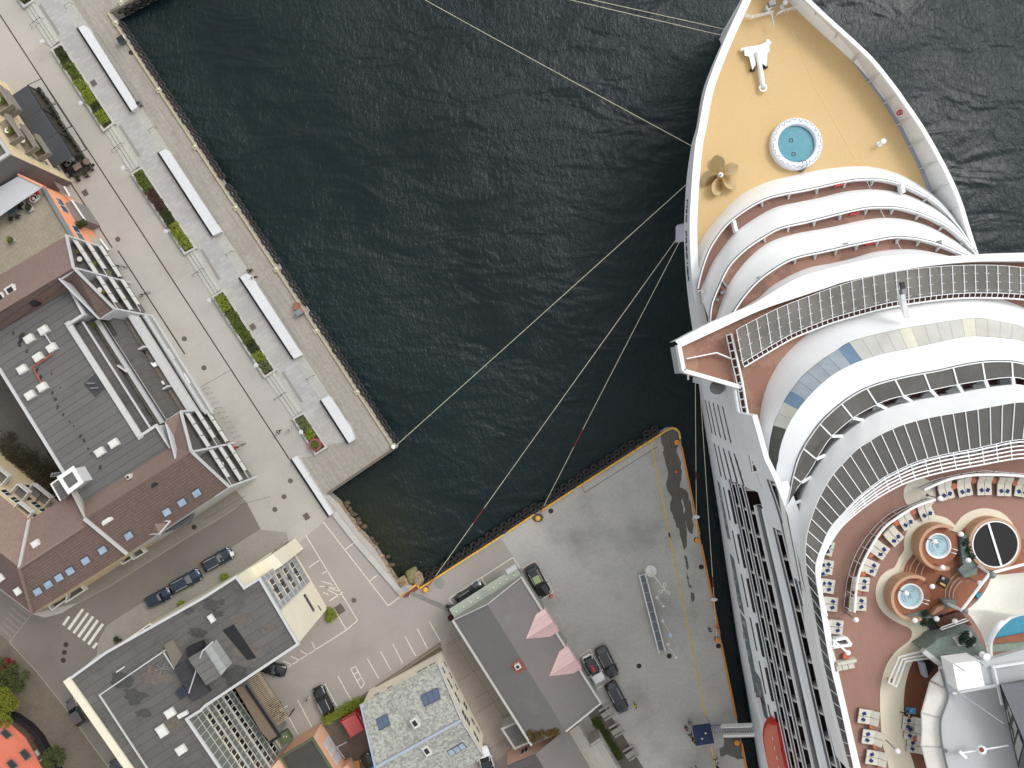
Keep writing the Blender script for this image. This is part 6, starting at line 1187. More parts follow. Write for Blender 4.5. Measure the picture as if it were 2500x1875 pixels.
A = curve(W7x, 36.2, 140); B = curve(C3o, 39.3, 140); mb = MB(); mb.strip(A, B); mb.strip([p-Vector((0, 0, 2.7)) for p in A], A); mb.strip(B, [p-Vector((0, 0, 1.5)) for p in B]); mb.build('superstructure_tier', SHIPW, SHIP, 'strip')
# split canopy 3 in the bow arc and the long side run
ZP = 36.0
canopy(C3o[8:], 39.5, C3i[7:], 38.9, 30, 'glass_canopy', mat('smoked_glass_clear', (92, 90, 86), rough=.1, var=.2, vs=.3, fine=.04, spec=.6, alpha=.9), rods=False)
canopy(C3o[:9], 39.5, C3i[:8], 38.9, 15, 'glass_screen', mat('dark_screen_glass', (52, 54, 54), rough=.12, var=.25, vs=.5, spec=.6))
A = curve(C3i, 38.95, 140); B = curve(RLi, 38.6, 140); mb = MB()
for q in (.12, .34, .56, .78, 1.0): mb.tube([lerp(a, b, q)+Vector((0, 0, .1)) for a, b in zip(A[44:], B[44:])], .085, 5)
for k in range(48, 140, 4): mb.bar(A[k], B[k], .08)
mb.build('trellis_rail', SHIPW, SHIP)
mb = MB(); mb.strip(A[:60], B[:60]); mb.strip([p-Vector((0, 0, .15)) for p in A[:60]], [p-Vector((0, 0, .15)) for p in B[:60]]); mb.build('rail_shelf', SHIPW, SHIP)
# pool deck floor
Bd = [Vector((p.x, p.y, ZP)) for p in curve(C3o, 39.3, 140)]
o = MB().poly(Bd+[P(2900, 1100, ZP), P(2900, 1990, ZP), P(2100, 1990, ZP)]).build('pool_deck', PD2, SHIP)
# hull side, mid-body --------------------------------------------------
L0 = [(1690, 800), (1706.8, 934), (1720, 1030), (1738.6, 1150), (1755, 1260), (1770, 1370), (1796, 1550), (1822, 1700), (1850, 1875), (1905, 2150)]
TP = [(1800, 800), (1815, 900), (1838, 1020), (1866, 1120), (1895, 1180), (1925, 1260), (1948, 1355), (1985, 1500), (2010, 1610), (2036, 1725), (2071, 1875), (2150, 2200)]
W0 = resample([P(x, y, -2.5) for x, y in L0], 80)
TPw = [P(x, y, 36.0) for x, y in TP]
s0, s1 = W0[2].dot(us), W0[-1].dot(us)
Wt = [at_s(TPw, p.dot(us)) for p in W0]
un = Vector((-.98, -.2, 0)).normalized()      # outward (towards the quay)
def SP(s, z, o=0):
    """point of the ship's side at station s (m along the axis), height z, o metres outward"""
    a = at_s(W0, s); b = at_s(TPw, s); a = Vector((a.x, a.y, 0)); b = Vector((b.x, b.y, 0)); m = b+un*(b.dot(un)*-1-23.75) if False else b+un*(-23.75-b.dot(un)); p = lerp(a, m, max(0, z+2.5)/13.5) if z < 11 else lerp(m, b, (z-11)/25); return Vector((p.x, p.y, z))+un*o
smin = P(1712, 935, -2.5).dot(us)-3; smax = s1-.5
def sideband(z0, z1, sa, sb, o0, o1, name, m, n=40, th=.12, parent=SHIP):
    S = [lerp(sa, sb, k/n) for k in range(n+1)]; mb = MB(); mb.loft([[SP(s, z0, o0), SP(s, z1, o1), SP(s, z1, o1-th), SP(s, z0, o0-th)] for s in S], True, True, True); return mb.build(name, m, parent)
sb0_ = smin+14.6
sideband(-3, 11.0, smin, smax, 0, 0, 'hull_side', HULLW, th=.6); sideband(11, 14.0, smin, smax, 0, 0, 'hull_side', HULLW, th=.6)
sideband(14.0, 29.2, smin, sb0_, 0, 0, 'hull_side', HULLW, n=12, th=.6)
sideband(-2.9, -1.6, smin, smax, .05, .05, 'boot_stripe', mat('boot_blue', (30, 36, 52)), th=.1)
# slots
def slots(z, sa, sb, l, gap, h=.42, sk=0):
    mb = MB(); s = sa
    while s+l < sb:
        mb.loft([[SP(s+.15, z-h/2, .03), SP(s+l-.15, z-h/2, .03), SP(s+l, z, .035), SP(s+l-.1, z+h/2, .03), SP(s+.1, z+h/2, .03), SP(s, z, .035)], [SP(s+.15, z-h/2, -.3), SP(s+l-.15, z-h/2, -.3), SP(s+l, z, -.3), SP(s+l-.1, z+h/2, -.3), SP(s+.1, z+h/2, -.3), SP(s, z, -.3)]], True, True, True); s += l+gap
    pieces(mb, 'window_slot', DARK, SHIP)
sl = smin+4.6
for z, dz, e in ((11.7, 0, smax), (13.9, .1, smax), (16.6, .2, sl+15), (19.3, .3, sl+14), (22.0, .4, sl+13)): slots(z, sl+dz, e, 4.4, 1.25, .5)
# mooring and machinery openings low in the hull
OPN = mat('opening_interior', (104, 116, 124), rough=.7, var=.35, vs=1.2, fine=.3)
MACH = mat('machinery_white', (160, 164, 164), rough=.6, var=.35, vs=2.5, fine=.3)
def opening(sa, sb, z0, z1, stuff=True):
    n = 6; S = [lerp(sa, sb, k/n) for k in range(n+1)]
    f = MB().loft([[SP(s, z0, .04), SP(s, z1, .04), SP(s, z1, -.4), SP(s, z0, -.4)] for s in S], True, True, True).build('shell_opening', OPN, SHIP)
    mb = MB()
    for k in range(int((sb-sa)*1.2)): s = rr.uniform(sa+.3, sb-.9); z = rr.uniform(z0+.3, z1-.5); mb.bar(SP(s, z, .1), SP(s+rr.uniform(.3, 1.2), z+rr.uniform(-.2, .4), .1), rr.uniform(.08, .3), .12)
    pieces(mb, 'mooring_gear', MACH, f)
def s_at(px, py, z): return P(px, py, z).dot(us)
for (a, b, z0, z1) in (((1750, 1176), (1764, 1215), 5, 8), ((1760, 1220), (1784, 1310), 4.6, 8.0), ((1788, 1356), (1822, 1490), 4.4, 7.8), ((1816, 1502), (1850, 1625), 4.4, 7.8)):
    opening(s_at(*a, 6), s_at(*b, 6), z0, z1)
sA, sB = s_at(1845, 1640, 8), s_at(1880, 1745, 8); opening(sA, sB, 4.6, 10.5); MB().loft([[SP(sA+2.2, 8.5, .06), SP(sB-2, 7.5, .06), SP(sB-2, 10.3, .06), SP(sA+3.5, 10.4, .06)], [SP(sA+2.2, 8.5, .03), SP(sB-2, 7.5, .03), SP(sB-2, 10.3, .03), SP(sA+3.5, 10.4, .03)]], True, True, True).build('shell_opening', mat('maroon_recess', (78, 44, 40), var=.2), SHIP)
mb = MB(); [mb.bar(SP(sB-3+k*.5, 5.5+.8*k, .3), SP(sB-1+k*.4, 5.2+1.0*k, .6), .14) for k in range(5)]; mb.bar(SP(sB-2.5, 8, .4), SP(sB+1, 10.5, .8), .5, .5); mb.build('davit', SHIPW, SHIP)
# balcony rows
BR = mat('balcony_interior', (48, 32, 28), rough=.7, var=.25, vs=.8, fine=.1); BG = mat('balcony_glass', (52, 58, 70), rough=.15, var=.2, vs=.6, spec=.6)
sb0 = smin+14.5
sr1, sr2 = s_at(1900, 1292, 31), s_at(1883, 1172, 34)
sideband(27.4, 29.5, sb0-.2, smax, 0, 0, 'hull_side', HULLW, th=.5); sideband(29.5, 32.7, sb0-9, sr1, 0, 0, 'hull_side', HULLW, th=.5); sideband(32.7, 36, sb0-9, sr2, 0, 0, 'hull_side', HULLW, th=.5)
rows = [(15.4, 1.0, sb0), (18.3, 1.0, sb0), (21.2, .9, sb0), (29.7, .6, sr1), (32.9, .5, sr2)]
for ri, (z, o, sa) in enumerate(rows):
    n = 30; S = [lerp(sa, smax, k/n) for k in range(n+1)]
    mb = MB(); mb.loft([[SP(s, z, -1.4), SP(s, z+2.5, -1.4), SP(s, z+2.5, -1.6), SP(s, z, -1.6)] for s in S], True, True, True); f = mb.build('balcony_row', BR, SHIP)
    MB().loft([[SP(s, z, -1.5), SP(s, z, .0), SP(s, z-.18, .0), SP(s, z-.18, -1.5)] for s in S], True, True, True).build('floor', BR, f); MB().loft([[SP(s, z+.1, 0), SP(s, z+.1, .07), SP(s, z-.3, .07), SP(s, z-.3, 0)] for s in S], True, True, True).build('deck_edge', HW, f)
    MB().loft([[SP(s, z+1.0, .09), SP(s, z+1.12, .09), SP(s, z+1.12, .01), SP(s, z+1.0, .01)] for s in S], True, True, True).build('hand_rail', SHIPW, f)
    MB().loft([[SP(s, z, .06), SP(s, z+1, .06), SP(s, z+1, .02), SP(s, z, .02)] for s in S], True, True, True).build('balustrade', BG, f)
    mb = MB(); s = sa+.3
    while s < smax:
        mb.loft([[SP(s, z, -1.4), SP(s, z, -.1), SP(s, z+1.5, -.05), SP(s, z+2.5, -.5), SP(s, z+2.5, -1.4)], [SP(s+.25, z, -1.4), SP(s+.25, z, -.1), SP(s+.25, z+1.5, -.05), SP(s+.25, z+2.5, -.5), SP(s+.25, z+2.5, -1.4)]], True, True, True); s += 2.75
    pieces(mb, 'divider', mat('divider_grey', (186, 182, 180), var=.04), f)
sideband(24.7, 27.1, sb0+2, smax, -.15, -.15, 'window_band', mat('dark_band_glass', (34, 36, 46), rough=.1, var=.2, vs=.5, spec=.7), th=.3); sideband(27.1, 27.45, sb0+2, smax, .08, .08, 'deck_edge', SHIPW, th=1.2); sideband(24.3, 24.7, sb0+2, smax, .08, .08, 'deck_edge', SHIPW, th=1.2); sideband(35.9, 36.3, sr2, smax, .1, .1, 'deck_edge', SHIPW, th=1.2)
# slanted white side plates between bow tiers and balconies
def plate(pts, name='side_plate', m=HW): W = [P(*p) for p in pts]; MB().loft([[p-Vector((0, 0, .2)) for p in W], W], True, True, True).build(name, m, SHIP)
# ship name on the bow
INK = mat('navy_lettering', (26, 34, 62), rough=.6)
nm = 'MSC PREZIOSA'
ys = [490, 508, 524, None, 560, 576, 590, 604, 618, 634, 648, 662, 674]
pos = [(0, 491), (1, 513), (2, 533), (4, 560), (5, 577), (6, 595), (7, 612), (8, 628), (9, 645), (10, 661), (11, 678), ]
def flarept(yy, t):
    """point on the flare between knuckle and rail at photo row yy"""
    K = rings[2]; R = rings[3]; best = min(range(1, 59), key=lambda i: abs((937.5-K[i].y*FP/(H-K[i].z))-yy)); a = K[best]; b = R[best]; return lerp(a, b, t), (b-a).normalized(), (K[best+1]-K[best-1]).normalized()
for i, yy in pos:
    p, upv, al_ = flarept(yy, .42); nrm = al_.cross(upv).normalized(); nrm = nrm if nrm.dot(un) > 0 else -nrm
    txt(nm[i], 1.55, frame(p+nrm*.06, al_, upv) if al_.cross(upv).dot(nrm) > 0 else frame(p+nrm*.06, -al_, upv), INK, SHIP, shear=.25, ext=.02)
# mooring platform
W = [P(1652, 551, 10.5), P(1674, 546, 10.5), P(1674, 588, 10.5), P(1651, 591, 10.5)]; f = MB().prism([(p.x, p.y) for p in W], 9.9, 10.3).build('mooring_platform', mat('lilac_grey', (190, 190, 202)), SHIP); mb = MB(); Wz = [Vector((p.x, p.y, 10.3)) for p in W]; [mb.bar(Wz[i]+Vector((0, 0, .5)), Wz[(i+1) % 4]+Vector((0, 0, .5)), .06, .1) for i in range(4)]; mb.build('railing', RIM, f)
for (x, y) in ((1690, 835), (1697, 775), (1724, 931)): p = P(x, y, 13.5); MB().lathe((p.x-.1, p.y, 12.6), [(.25, 0), (.3, .2), (.25, .4)], 10).build('fairlead', DARK, SHIP)
# ---------------------------------------------------------------- things on the bow deck
t = thing('ship_anchor', P(1840, 150, ZD), 'white stockless anchor laid on the yellow bow deck', 'anchor')
AZ = lambda x, y, z=.5: P(1700+x/3.686, y/3.686, ZD+z)
mb = MB(); q = [(430, 430), (455, 420), (515, 415), (580, 400), (625, 378), (655, 385), (660, 460), (640, 480), (635, 570), (630, 600), (585, 560), (585, 490), (530, 500), (535, 580), (505, 630), (475, 510), (435, 500)]
f = mb.loft([[AZ(x, y, .12) for x, y in q], [AZ(x, y, .75) for x, y in q]], True, True, True).build('flukes', SHIPW, t)
mb = MB(); mb.tube([AZ(550, 470, .9), AZ(575, 610, .8), AZ(592, 730, .6), AZ(600, 790, .5)], [.36, .3, .34, .26], 10); mb.build('shank', SHIPW, t, smooth=True)
mb = MB(); mb.tube([AZ(600, 790, .5)+Vector((.42*math.cos(k*.628), .42*math.sin(k*.628), 0)) for k in range(10)], .13, 6, True); mb.build('shackle', SHIPW, t)
for (x, y) in ((503, 632), (618, 606)): MB().box(AZ(x, y, .15), (.55, .3, .3), .2).build('chock', DARK, t)
for (x, y) in ((412, 448), (655, 392), (640, 372)): MB().box(AZ(x, y, .4), (.35, .3, .5), .2).build('bracket', SHIPW, t)
# propeller
BRZ = bpy.data.materials.new('polished_bronze'); BRZ.use_nodes = True; bb = BRZ.node_tree.nodes['Principled BSDF']; bb.inputs['Base Color'].default_value = (.50, .38, .20, 1); bb.inputs['Metallic'].default_value = .85; bb.inputs['Roughness'].default_value = .34
pc = P(1757.8, 428.5, ZD+.9); t = thing('ship_propeller', P(1757.8, 428.5, ZD), 'five bladed bronze propeller displayed on the bow deck', 'propeller')
MB().lathe((pc.x, pc.y, ZD), [(.45, 0), (.45, .9), (.38, 1.15), (.3, 1.2)], 20).build('hub', BRZ, t, smooth=True); mb = MB(); mb.lathe((pc.x, pc.y, ZD+1.2), [(.3, 0), (.3, .06), (.05, .08)], 16); mb.build('boss_cap', STEEL, t); MB().box((pc.x, pc.y, ZD+1.3), (.42, .1, .06), .8).build('plug', DARK, t)
for k, a0 in enumerate((97, 27, -43, -108, -172)):
    a = math.radians(a0); rows_ = []
    for i in range(9):
        r = .3+2.2*i/8; wdt = [.4, .8, 1.25, 1.65, 1.95, 2.1, 2.0, 1.55, .5][i]; row = []
        for j in range(7):
            v = (j/6-.5)*wdt; sk = .10*(i/8)**2*1.5; tw_ = .55*(1-.45*i/8); an = a+(v+sk+.15*i/8)/max(r, .5)*.78; row.append(Vector((pc.x+r*math.cos(an), pc.y+r*math.sin(an), pc.z-v*tw_+.06*math.cos(j/6*3.14))))
        rows_.append(row)
    mb = MB(); 
    for i in range(8): mb.strip(rows_[i], rows_[i+1])
    for i in range(8): mb.strip([p-Vector((0, 0, .07)) for p in rows_[i]], [p-Vector((0, 0, .07)) for p in rows_[i+1]])
    mb.build('blade', BRZ, t, smooth=True)
# plunge pool
POOLW = mat('pool_water', (72, 142, 158), rough=.08, var=.10, vs=.8, fine=.06, fs=2); c = P(1945.5, 350, ZD+.9); t = thing('plunge_pool', P(1945.5, 350, ZD), 'round white-rimmed plunge pool with teal water on the bow deck', 'pool')
c = Vector((c.x, c.y, ZD)); PR = mat('pool_rim_cover', (222, 226, 232), rough=.5, var=.03); MB().loft([[(c.x+r*math.cos(k*math.pi/24), c.y+r*math.sin(k*math.pi/24), ZD+z) for k in range(48)] for r, z in ((3.15, 0), (3.2, .7), (3.1, .95), (2.95, 1.0), (2.4, .98), (2.32, .9), (2.3, .2))]).build('rim', PR, t, smooth=True)
MB().lathe(c, [(2.31, .3), (2.31, .42)], 48).build('water', POOLW, t); mb = MB()
for k in range(24): a = k*math.pi/12; a2 = a+.2; mb.tube([(c.x+r*math.cos(x), c.y+r*math.sin(x), ZD+1.02) for x, r in ((a, 3.0), ((a+a2)/2, 2.85-.1*(k % 3)), (a2, 3.0))], .025, 4)
mb.build('cover_cord', mat('navy_cord', (70, 84, 120)), t); mb = MB()
for dx in (0, .55): mb.tube([(c.x+.4+dx*.9, c.y-2.1+dx*.2, ZD+.3), (c.x+.35+dx*.9, c.y-2.3, ZD+1.7), (c.x+.5+dx*.9, c.y-2.9, ZD+1.75), (c.x+.6+dx*.9, c.y-3.2, ZD)], .04, 5)
[mb.bar((c.x+.4, c.y-3.0-.08*k, ZD+.9-.25*k), (c.x+1.0, c.y-3.0-.08*k, ZD+.9-.25*k), .12, .05) for k in range(4)]; mb.build('ladder', GREYM, t)
mb = MB()
for (dx, dy) in ((-.55, .5), (-.25, -1.2)):
    q = [(c.x+dx+a*.2, c.y+dy+b*.2, ZD+.44) for a, b in ((-1, -1), (1, -1), (1, 1), (-1, 1))]; [mb.bar(q[i], q[(i+1) % 4], .05) for i in range(4)]
mb.build('drain', DARK, t)
# small bow fittings
for (x, y, bx, by, l) in ((2158.5, 346, 2146, 352, 'white mushroom vent right of the plunge pool'), (1915.7, 7, 1909, 17, 'white mushroom vent near the bow tip')):
    b_ = P(bx, by, ZD); t = thing('deck_vent', b_, l, 'vent'); MB().lathe(b_, [(.28, 0), (.28, .1), (.14, .12), (.14, 1.2), (.32, 1.25), (.3, 1.4), (.03, 1.45)], 14).build('post', SHIPW, t); 
    MB().lathe(b_, [(.4, 0), (.4, .04)], 12).build('base', RIM, t)
b_ = P(1876, 16, ZD); t = thing('jack_mast', b_, 'white bow mast with a long boom near the rails', 'mast'); mb = MB(); mb.tube([b_, b_+Vector((.2, .3, 3.2))], .16, 8); mb.build('pole', SHIPW, t); mb = MB(); mb.bar(P(1883, 28, ZD+1.5), P(1889, 65, ZD+1), .14); mb.build('boom', RIM, t); MB().box(P(1884, 9, ZD+3), (.8, .6, .6), .3).build('lamp_housing', GREYM, t); MB().box(P(1878, 18, ZD+.5), (1.2, .7, .8), .8).build('base', RIM, t)
for pts, l in ((((1815, 42), (1829, 48), (1857, 42), (1882, 36)), 'left white guard rail across the bow tip'), (((1892, 41), (1906, 33), (1950, 22), (1966, 9)), 'right white guard rail across the bow tip')):
    t = thing('guard_rail', P(*pts[1], ZD), l, 'railing'); mb = MB()
    for zz in (.4, .75, 1.1): mb.tube([P(x, y, ZD)+Vector((0, 0, zz)) for x, y in pts], .04, 5)
    mb.build('rail', SHIPW, t); mb = MB(); [mb.bar(p, p+Vector((0, 0, 1.1)), .07) for p in resample([P(x, y, ZD) for x, y in pts], 6)]; mb.build('post', SHIPW, t)
p = P(2197, 275, ZD+2); t = thing('life_ring', p, 'red and white life ring on the inside of the right bulwark', 'life ring'); mb = MB(); mb.tube([p+Vector((.33*math.cos(k*.524), .16*math.sin(k*.524), .3*math.sin(k*.524))) for k in range(12)], .1, 6, True); mb.build('ring', RED, t); MB().ball(p, .12, 6).build('bracket', GREYM, t)
# ================================================================ pool deck furniture
Z7 = lambda x, y: (2050+x/4.147, 1150+y/4.147); Z8 = lambda x, y: (1650+x/2.602, 1500+y/2.602); Z9 = lambda x, y: (2250+x/3.492, 1400+y/3.492)
def deckpoly(pts, conv, z, m, name, h=None):
    W = [P(*conv(x, y), z) for x, y in pts]; return MB().prism([(p.x, p.y) for p in W], (h if h is not None else z-.2), z).build(name, m, SHIP)
def spl(pts, conv, n): q = [Vector((*conv(x, y), 0)) for x, y in pts]; q = smoothc(q, n); return [(p.x, p.y) for p in q]
ID = lambda x, y: (x, y)
CRM = mat('cream_path', (222, 214, 192), rough=.8, var=.04, vs=.2, fine=.03, stain=dict(s=.25, lo=.58, hi=.8, rgb=(204, 198, 180), a=.6)); WD = mat('teak_deck', (146, 92, 66), rough=.7, var=.16, vs=.4, fine=.1, pat=dict(w=30, h=.16, m=.015, d=.8, v=.05, rot=math.radians(-78.4)), stain=dict(s=.35, lo=.5, hi=.7, rgb=(124, 68, 42), a=.7))
out1 = spl([(1800, 700), (1790, 610), (1720, 490), (1620, 410), (1490, 378), (1360, 395), (1240, 460), (1168, 550)], Z7, 30)+spl([(1166, 548), (1090, 480), (980, 450), (870, 455), (760, 510), (680, 610), (650, 720), (652, 800), (600, 880), (555, 975), (480, 1010), (400, 1090), (365, 1210), (380, 1330), (440, 1430), (540, 1510), (640, 1562)], Z7, 60)
out2 = spl([(1468, 78), (1492, 95), (1502, 125), (1480, 170), (1400, 235), (1340, 320), (1303, 450), (1297, 560), (1300, 650), (1310, 800), (1335, 900), (1360, 1000)], Z8, 40)
inn = spl([(1540, 1000), (1510, 940), (1480, 850), (1455, 700), (1448, 560), (1462, 430), (1500, 310), (1560, 250), (1620, 210)], Z8, 24)
tail = [Z8(1690, 130), (2262, 1515), (2300, 1440), (2400, 1330), (2480, 1330)]
deckpoly(out1+out2+inn+tail, ID, ZP+.06, CRM, 'curved_path', ZP-.05)
deckpoly([Z7(645+165*(1+math.cos(math.radians(a))), 65+170*(1-math.sin(math.radians(a)))) for a in range(0, 360, 15)], ID, ZP+.05, mat('pale_disc', (204, 198, 184), var=.04), 'curved_path', ZP-.05)
# teak plateau
pl_ = [(750, 720), (760, 640), (820, 570), (960, 545), (1100, 590), (1200, 640), (1260, 600), (1340, 520), (1480, 475), (1640, 500), (1780, 620), (1866, 700), (1866, 1010), (1700, 1050), (1500, 1060), (1430, 1250), (1300, 1340), (1240, 1400), (950, 1450), (850, 1440), (640, 1460), (500, 1340), (465, 1230), (500, 1120), (570, 1060), (650, 1040), (680, 950), (760, 850)]
deckpoly(pl_, Z7, ZP+.35, WD, 'teak_plateau', ZP)
NS = mat('step_nosing', (196, 176, 160), var=.05)
def arc(cx, cy, r, a0, a1, n=14): return [(cx+r*math.cos(math.radians(lerp(a0, a1, k/n))), cy+r*math.sin(math.radians(lerp(a0, a1, k/n)))) for k in range(n+1)]
for k in range(4): W = [P(*Z7(x, y), ZP+.4+.06*k) for x, y in arc(930+20*k, 1060, 290-42*k, 182, 235)]; MB().tube(W, .05, 4).build('step_nosing', NS, SHIP)
for k in range(3): W = [P(*Z7(x, y), ZP+.4+.06*k) for x, y in arc(1330, 1260+6*k, 262-40*k, 175, 240)]; MB().tube(W, .05, 4).build('step_nosing', NS, SHIP)
def hottub(cx, cy, l, zt=ZP+1.1):
    c = P(*Z7(cx, cy), zt); t = thing('hot_tub', Vector((c.x, c.y, ZP+.35)), l, 'hot tub', 'hot tubs'); ring = lambda prof, n=40: MB().loft([[(c.x+r*math.cos(2*math.pi*k/n), c.y+r*math.sin(2*math.pi*k/n), z) for k in range(n)] for r, z in prof])
    ring([(1.95, ZP+.35), (1.95, zt-.1), (1.1, zt-.1)]).build('surround', WD, t); ring([(1.26, zt-.12), (1.26, zt), (1.22, zt+.04), (1.12, zt+.04), (1.06, zt-.25)]).build('rim', SHIPW, t, smooth=True); MB().lathe((c.x, c.y, zt-.35), [(1.08, 0), (1.08, .1)], 36).build('water', mat('spa_water', (168, 196, 206), rough=.08, var=.06, vs=1), t)
    mb = MB(); [mb.tube([(c.x+r*math.cos(a), c.y+r*math.sin(a), zt-.23) for a in [x*.3 for x in range(3, 15)]], .03, 4) for r in (.5, .75)]; mb.box((c.x, c.y, zt-.24), (.3, .45, .02), .3); mb.build('seat_line', mat('spa_line', (130, 160, 172)), t)
    a0, a1 = math.radians(60), math.radians(290); n = 24
    mb = MB(); mb.loft([[(c.x+r*math.cos(lerp(a0, a1, k/n)), c.y+r*math.sin(lerp(a0, a1, k/n)), z) for r, z in ((1.95, zt-.1), (1.95, zt+.75), (2.25, zt+.75), (2.25, ZP+.3))] for k in range(n+1)], True, True, True); mb.build('curved_bench', mat('light_teak', (186, 146, 116), rough=.6, var=.08, pat=dict(w=.6, h=.12, m=.01, d=.8, v=.05)), t)
    mb = MB(); d = Vector((math.cos(-.3), math.sin(-.3), 0)); q = Vector((.12, .35, 0)); [mb.tube([Vector((c.x, c.y, zt))+d*.9+q*s-Vector((0, 0, .2)), Vector((c.x, c.y, zt+.6))+d*1.2+q*s, Vector((c.x, c.y, zt+.55))+d*1.6+q*s, Vector((c.x, c.y, zt-.1))+d*1.75+q*s], .035, 5) for s in (-.5, .5)]; mb.build('hand_rail', SHIPW, t)
    return t
hottub(1000, 760, 'hot tub nearest the covered dark pool'); hottub(718, 1270, 'hot tub lower left, beside the curved cream path')
c = P(*Z7(1572, 740), ZP+1.5); t = thing('covered_pool', Vector((c.x, c.y, ZP)), 'round dark covered pool with a white dividing bar', 'pool')
MB().loft([[(c.x+r*math.cos(k*math.pi/24), c.y+r*math.sin(k*math.pi/24), z) for k in range(48)] for r, z in ((2.55, ZP), (2.55, ZP+1.5), (2.3, ZP+1.55), (2.25, ZP+1.3))]).build('rim', mat('light_teak', (186, 146, 116)), t); MB().loft([[(c.x+r*math.cos(k*math.pi/24), c.y+r*math.sin(k*math.pi/24), z) for k in range(48)] for r, z in ((2.27, ZP+1.4), (2.27, ZP+1.62), (2.16, ZP+1.62), (2.16, ZP+1.4))]).build('trim_ring', SHIPW, t)
MB().lathe((c.x, c.y, ZP+1.4), [(2.17, 0), (2.17, .1)], 48).build('cover', mat('black_cover', (24, 22, 22), rough=.12, var=.2), t); a = P(*Z7(1502, 520), ZP+1.6); b2 = P(*Z7(1638, 958), ZP+1.6); MB().bar(a, b2, .2, .08).build('dividing_bar', SHIPW, t)
# rock planters
RK = mat('rock_planter_stone', (112, 124, 118), rough=.85, var=.2, vs=.8, fine=.2, fs=3)
for i, (pts, l) in enumerate((([(1250, 650), (1310, 650), (1300, 760), (1340, 850), (1400, 960), (1390, 1040), (1270, 1085), (1200, 1000), (1260, 990), (1240, 880), (1230, 760)], 'curved grey rock planter between hot tub and covered pool'), ([(855, 1410), (960, 1490), (960, 1535), (840, 1540), (650, 1470), (760, 1440)], 'grey rock planter at the foot of the lower hot tub'), ([(1040, 1305), (1165, 1305), (1185, 1350), (1110, 1400), (1060, 1350)], 'small grey rock at the foot of the sail pole'))):
    W = [P(*Z7(x, y), ZP+1.2) for x, y in pts]; c = sum(W, Vector())/len(W); c.z = ZP; t = thing('rock_planter', c, l, 'planter', 'rock planters'); cc = c+Vector((0, 0, 1.35)); mb = MB(); mb.loft([[Vector((p.x, p.y, ZP)) for p in W], W, [lerp(p, cc, .35) for p in W]], True, True, True); mb.build('rock', RK, t); mb = MB()
    if i < 2:
        for k in (0, 2, 3): p = lerp(W[k], cc, .3); leaves(mb, (p.x, p.y, ZP+1.5), (.4, .4, .2), 60, .14, rr)
        mb.build('foliage', leafmat('leaf_blackgreen', (36, 52, 40)), t)
W = [P(*Z7(x, y), ZP+.9) for x, y in ((1060, 1350), (1090, 1370), (960, 1455), (925, 1450), (990, 1380))]; MB().prism([(p.x, p.y) for p in W], ZP, ZP+.9).build('curved_bench', mat('light_teak', (186, 146, 116)), SHIP)
# dark grating with towel
c = P(*Z7(1050, 1120), ZP+.45); t = thing('deck_mat', c, 'black square mat with a folded yellow towel between the hot tubs', 'mat'); MB().box(c, (1.0, 1.0, .08), .5-1.0).build('base', DARK, t); MB().box(c+Vector((-.1, -.25, .08)), (.6, .2, .05), -.5).build('towel', mat('yellow_towel', (214, 178, 96)), t); MB().ball(c+Vector((-.1, .35, .1)), .17, 8).build('bowl', RIM, t)
# flight of brown steps right of lower hot tub
BS = mat('dark_red_steps', (86, 44, 32), rough=.6, var=.15, vs=.6, pat=dict(w=.55, h=20, m=.05, d=.5, v=.05, off=0, rot=math.radians(11.6)))
deckpoly([(100, 395), (330, 320), (430, 440), (180, 515)], Z9, ZP+.5, BS, 'stair_flight', ZP); deckpoly([(35, 428), (100, 420), (180, 515), (138, 545)], Z9, ZP+.4, DARK, 'stair_void', ZP)
mb = MB(); mb.tube([P(*Z9(380, 385), ZP+1.5), P(*Z9(170, 460), ZP+1.5), P(*Z9(162, 472), ZP+1.5), P(*Z9(172, 480), ZP+1.5), P(*Z9(400, 400), ZP+1.5)], .05, 5); mb.build('stair_rail', SHIPW, SHIP)
# rock grotto bar roof
deckpoly([(20, 650), (100, 600), (130, 560), (230, 530), (400, 465), (440, 470), (500, 590), (555, 655), (490, 740), (190, 795)], Z9, ZP+2.6, RK, 'grotto_roof', ZP)
mb = MB(); pts = [(8, 655), (190, 800), (490, 735)]; Wg = [P(*Z9(x, y), ZP+2.9) for x, y in pts]; mb.bar(Wg[0], Wg[1], .45, .6); mb.bar(Wg[1], Wg[2], .7, .6); mb.build('grotto_fascia', RIM, SHIP); mb = MB(); Wg = [P(*Z9(x, y), ZP+3.0) for x, y in ((275, 555), (430, 500), (470, 620), (325, 630))]; mb.prism([(p.x, p.y) for p in Wg], ZP+2.6, ZP+2.75); mb.build('pale_slab', CONC, SHIP)
mb = MB(); [leaves(mb, tuple(P(*Z9(x, y), ZP+3.1)), (.35, .35, .2), 60, .16, rr) for x, y in ((340, 570), (380, 520), (400, 600), (440, 570), (360, 540))]; tag(mb.build('palm_foliage', leafmat('leaf_blackgreen', (36, 52, 40)), origin=P(*Z9(380, 560), ZP+2.8)), 'dark potted palms on the pale slab of the grotto roof', 'plants', kind='stuff')
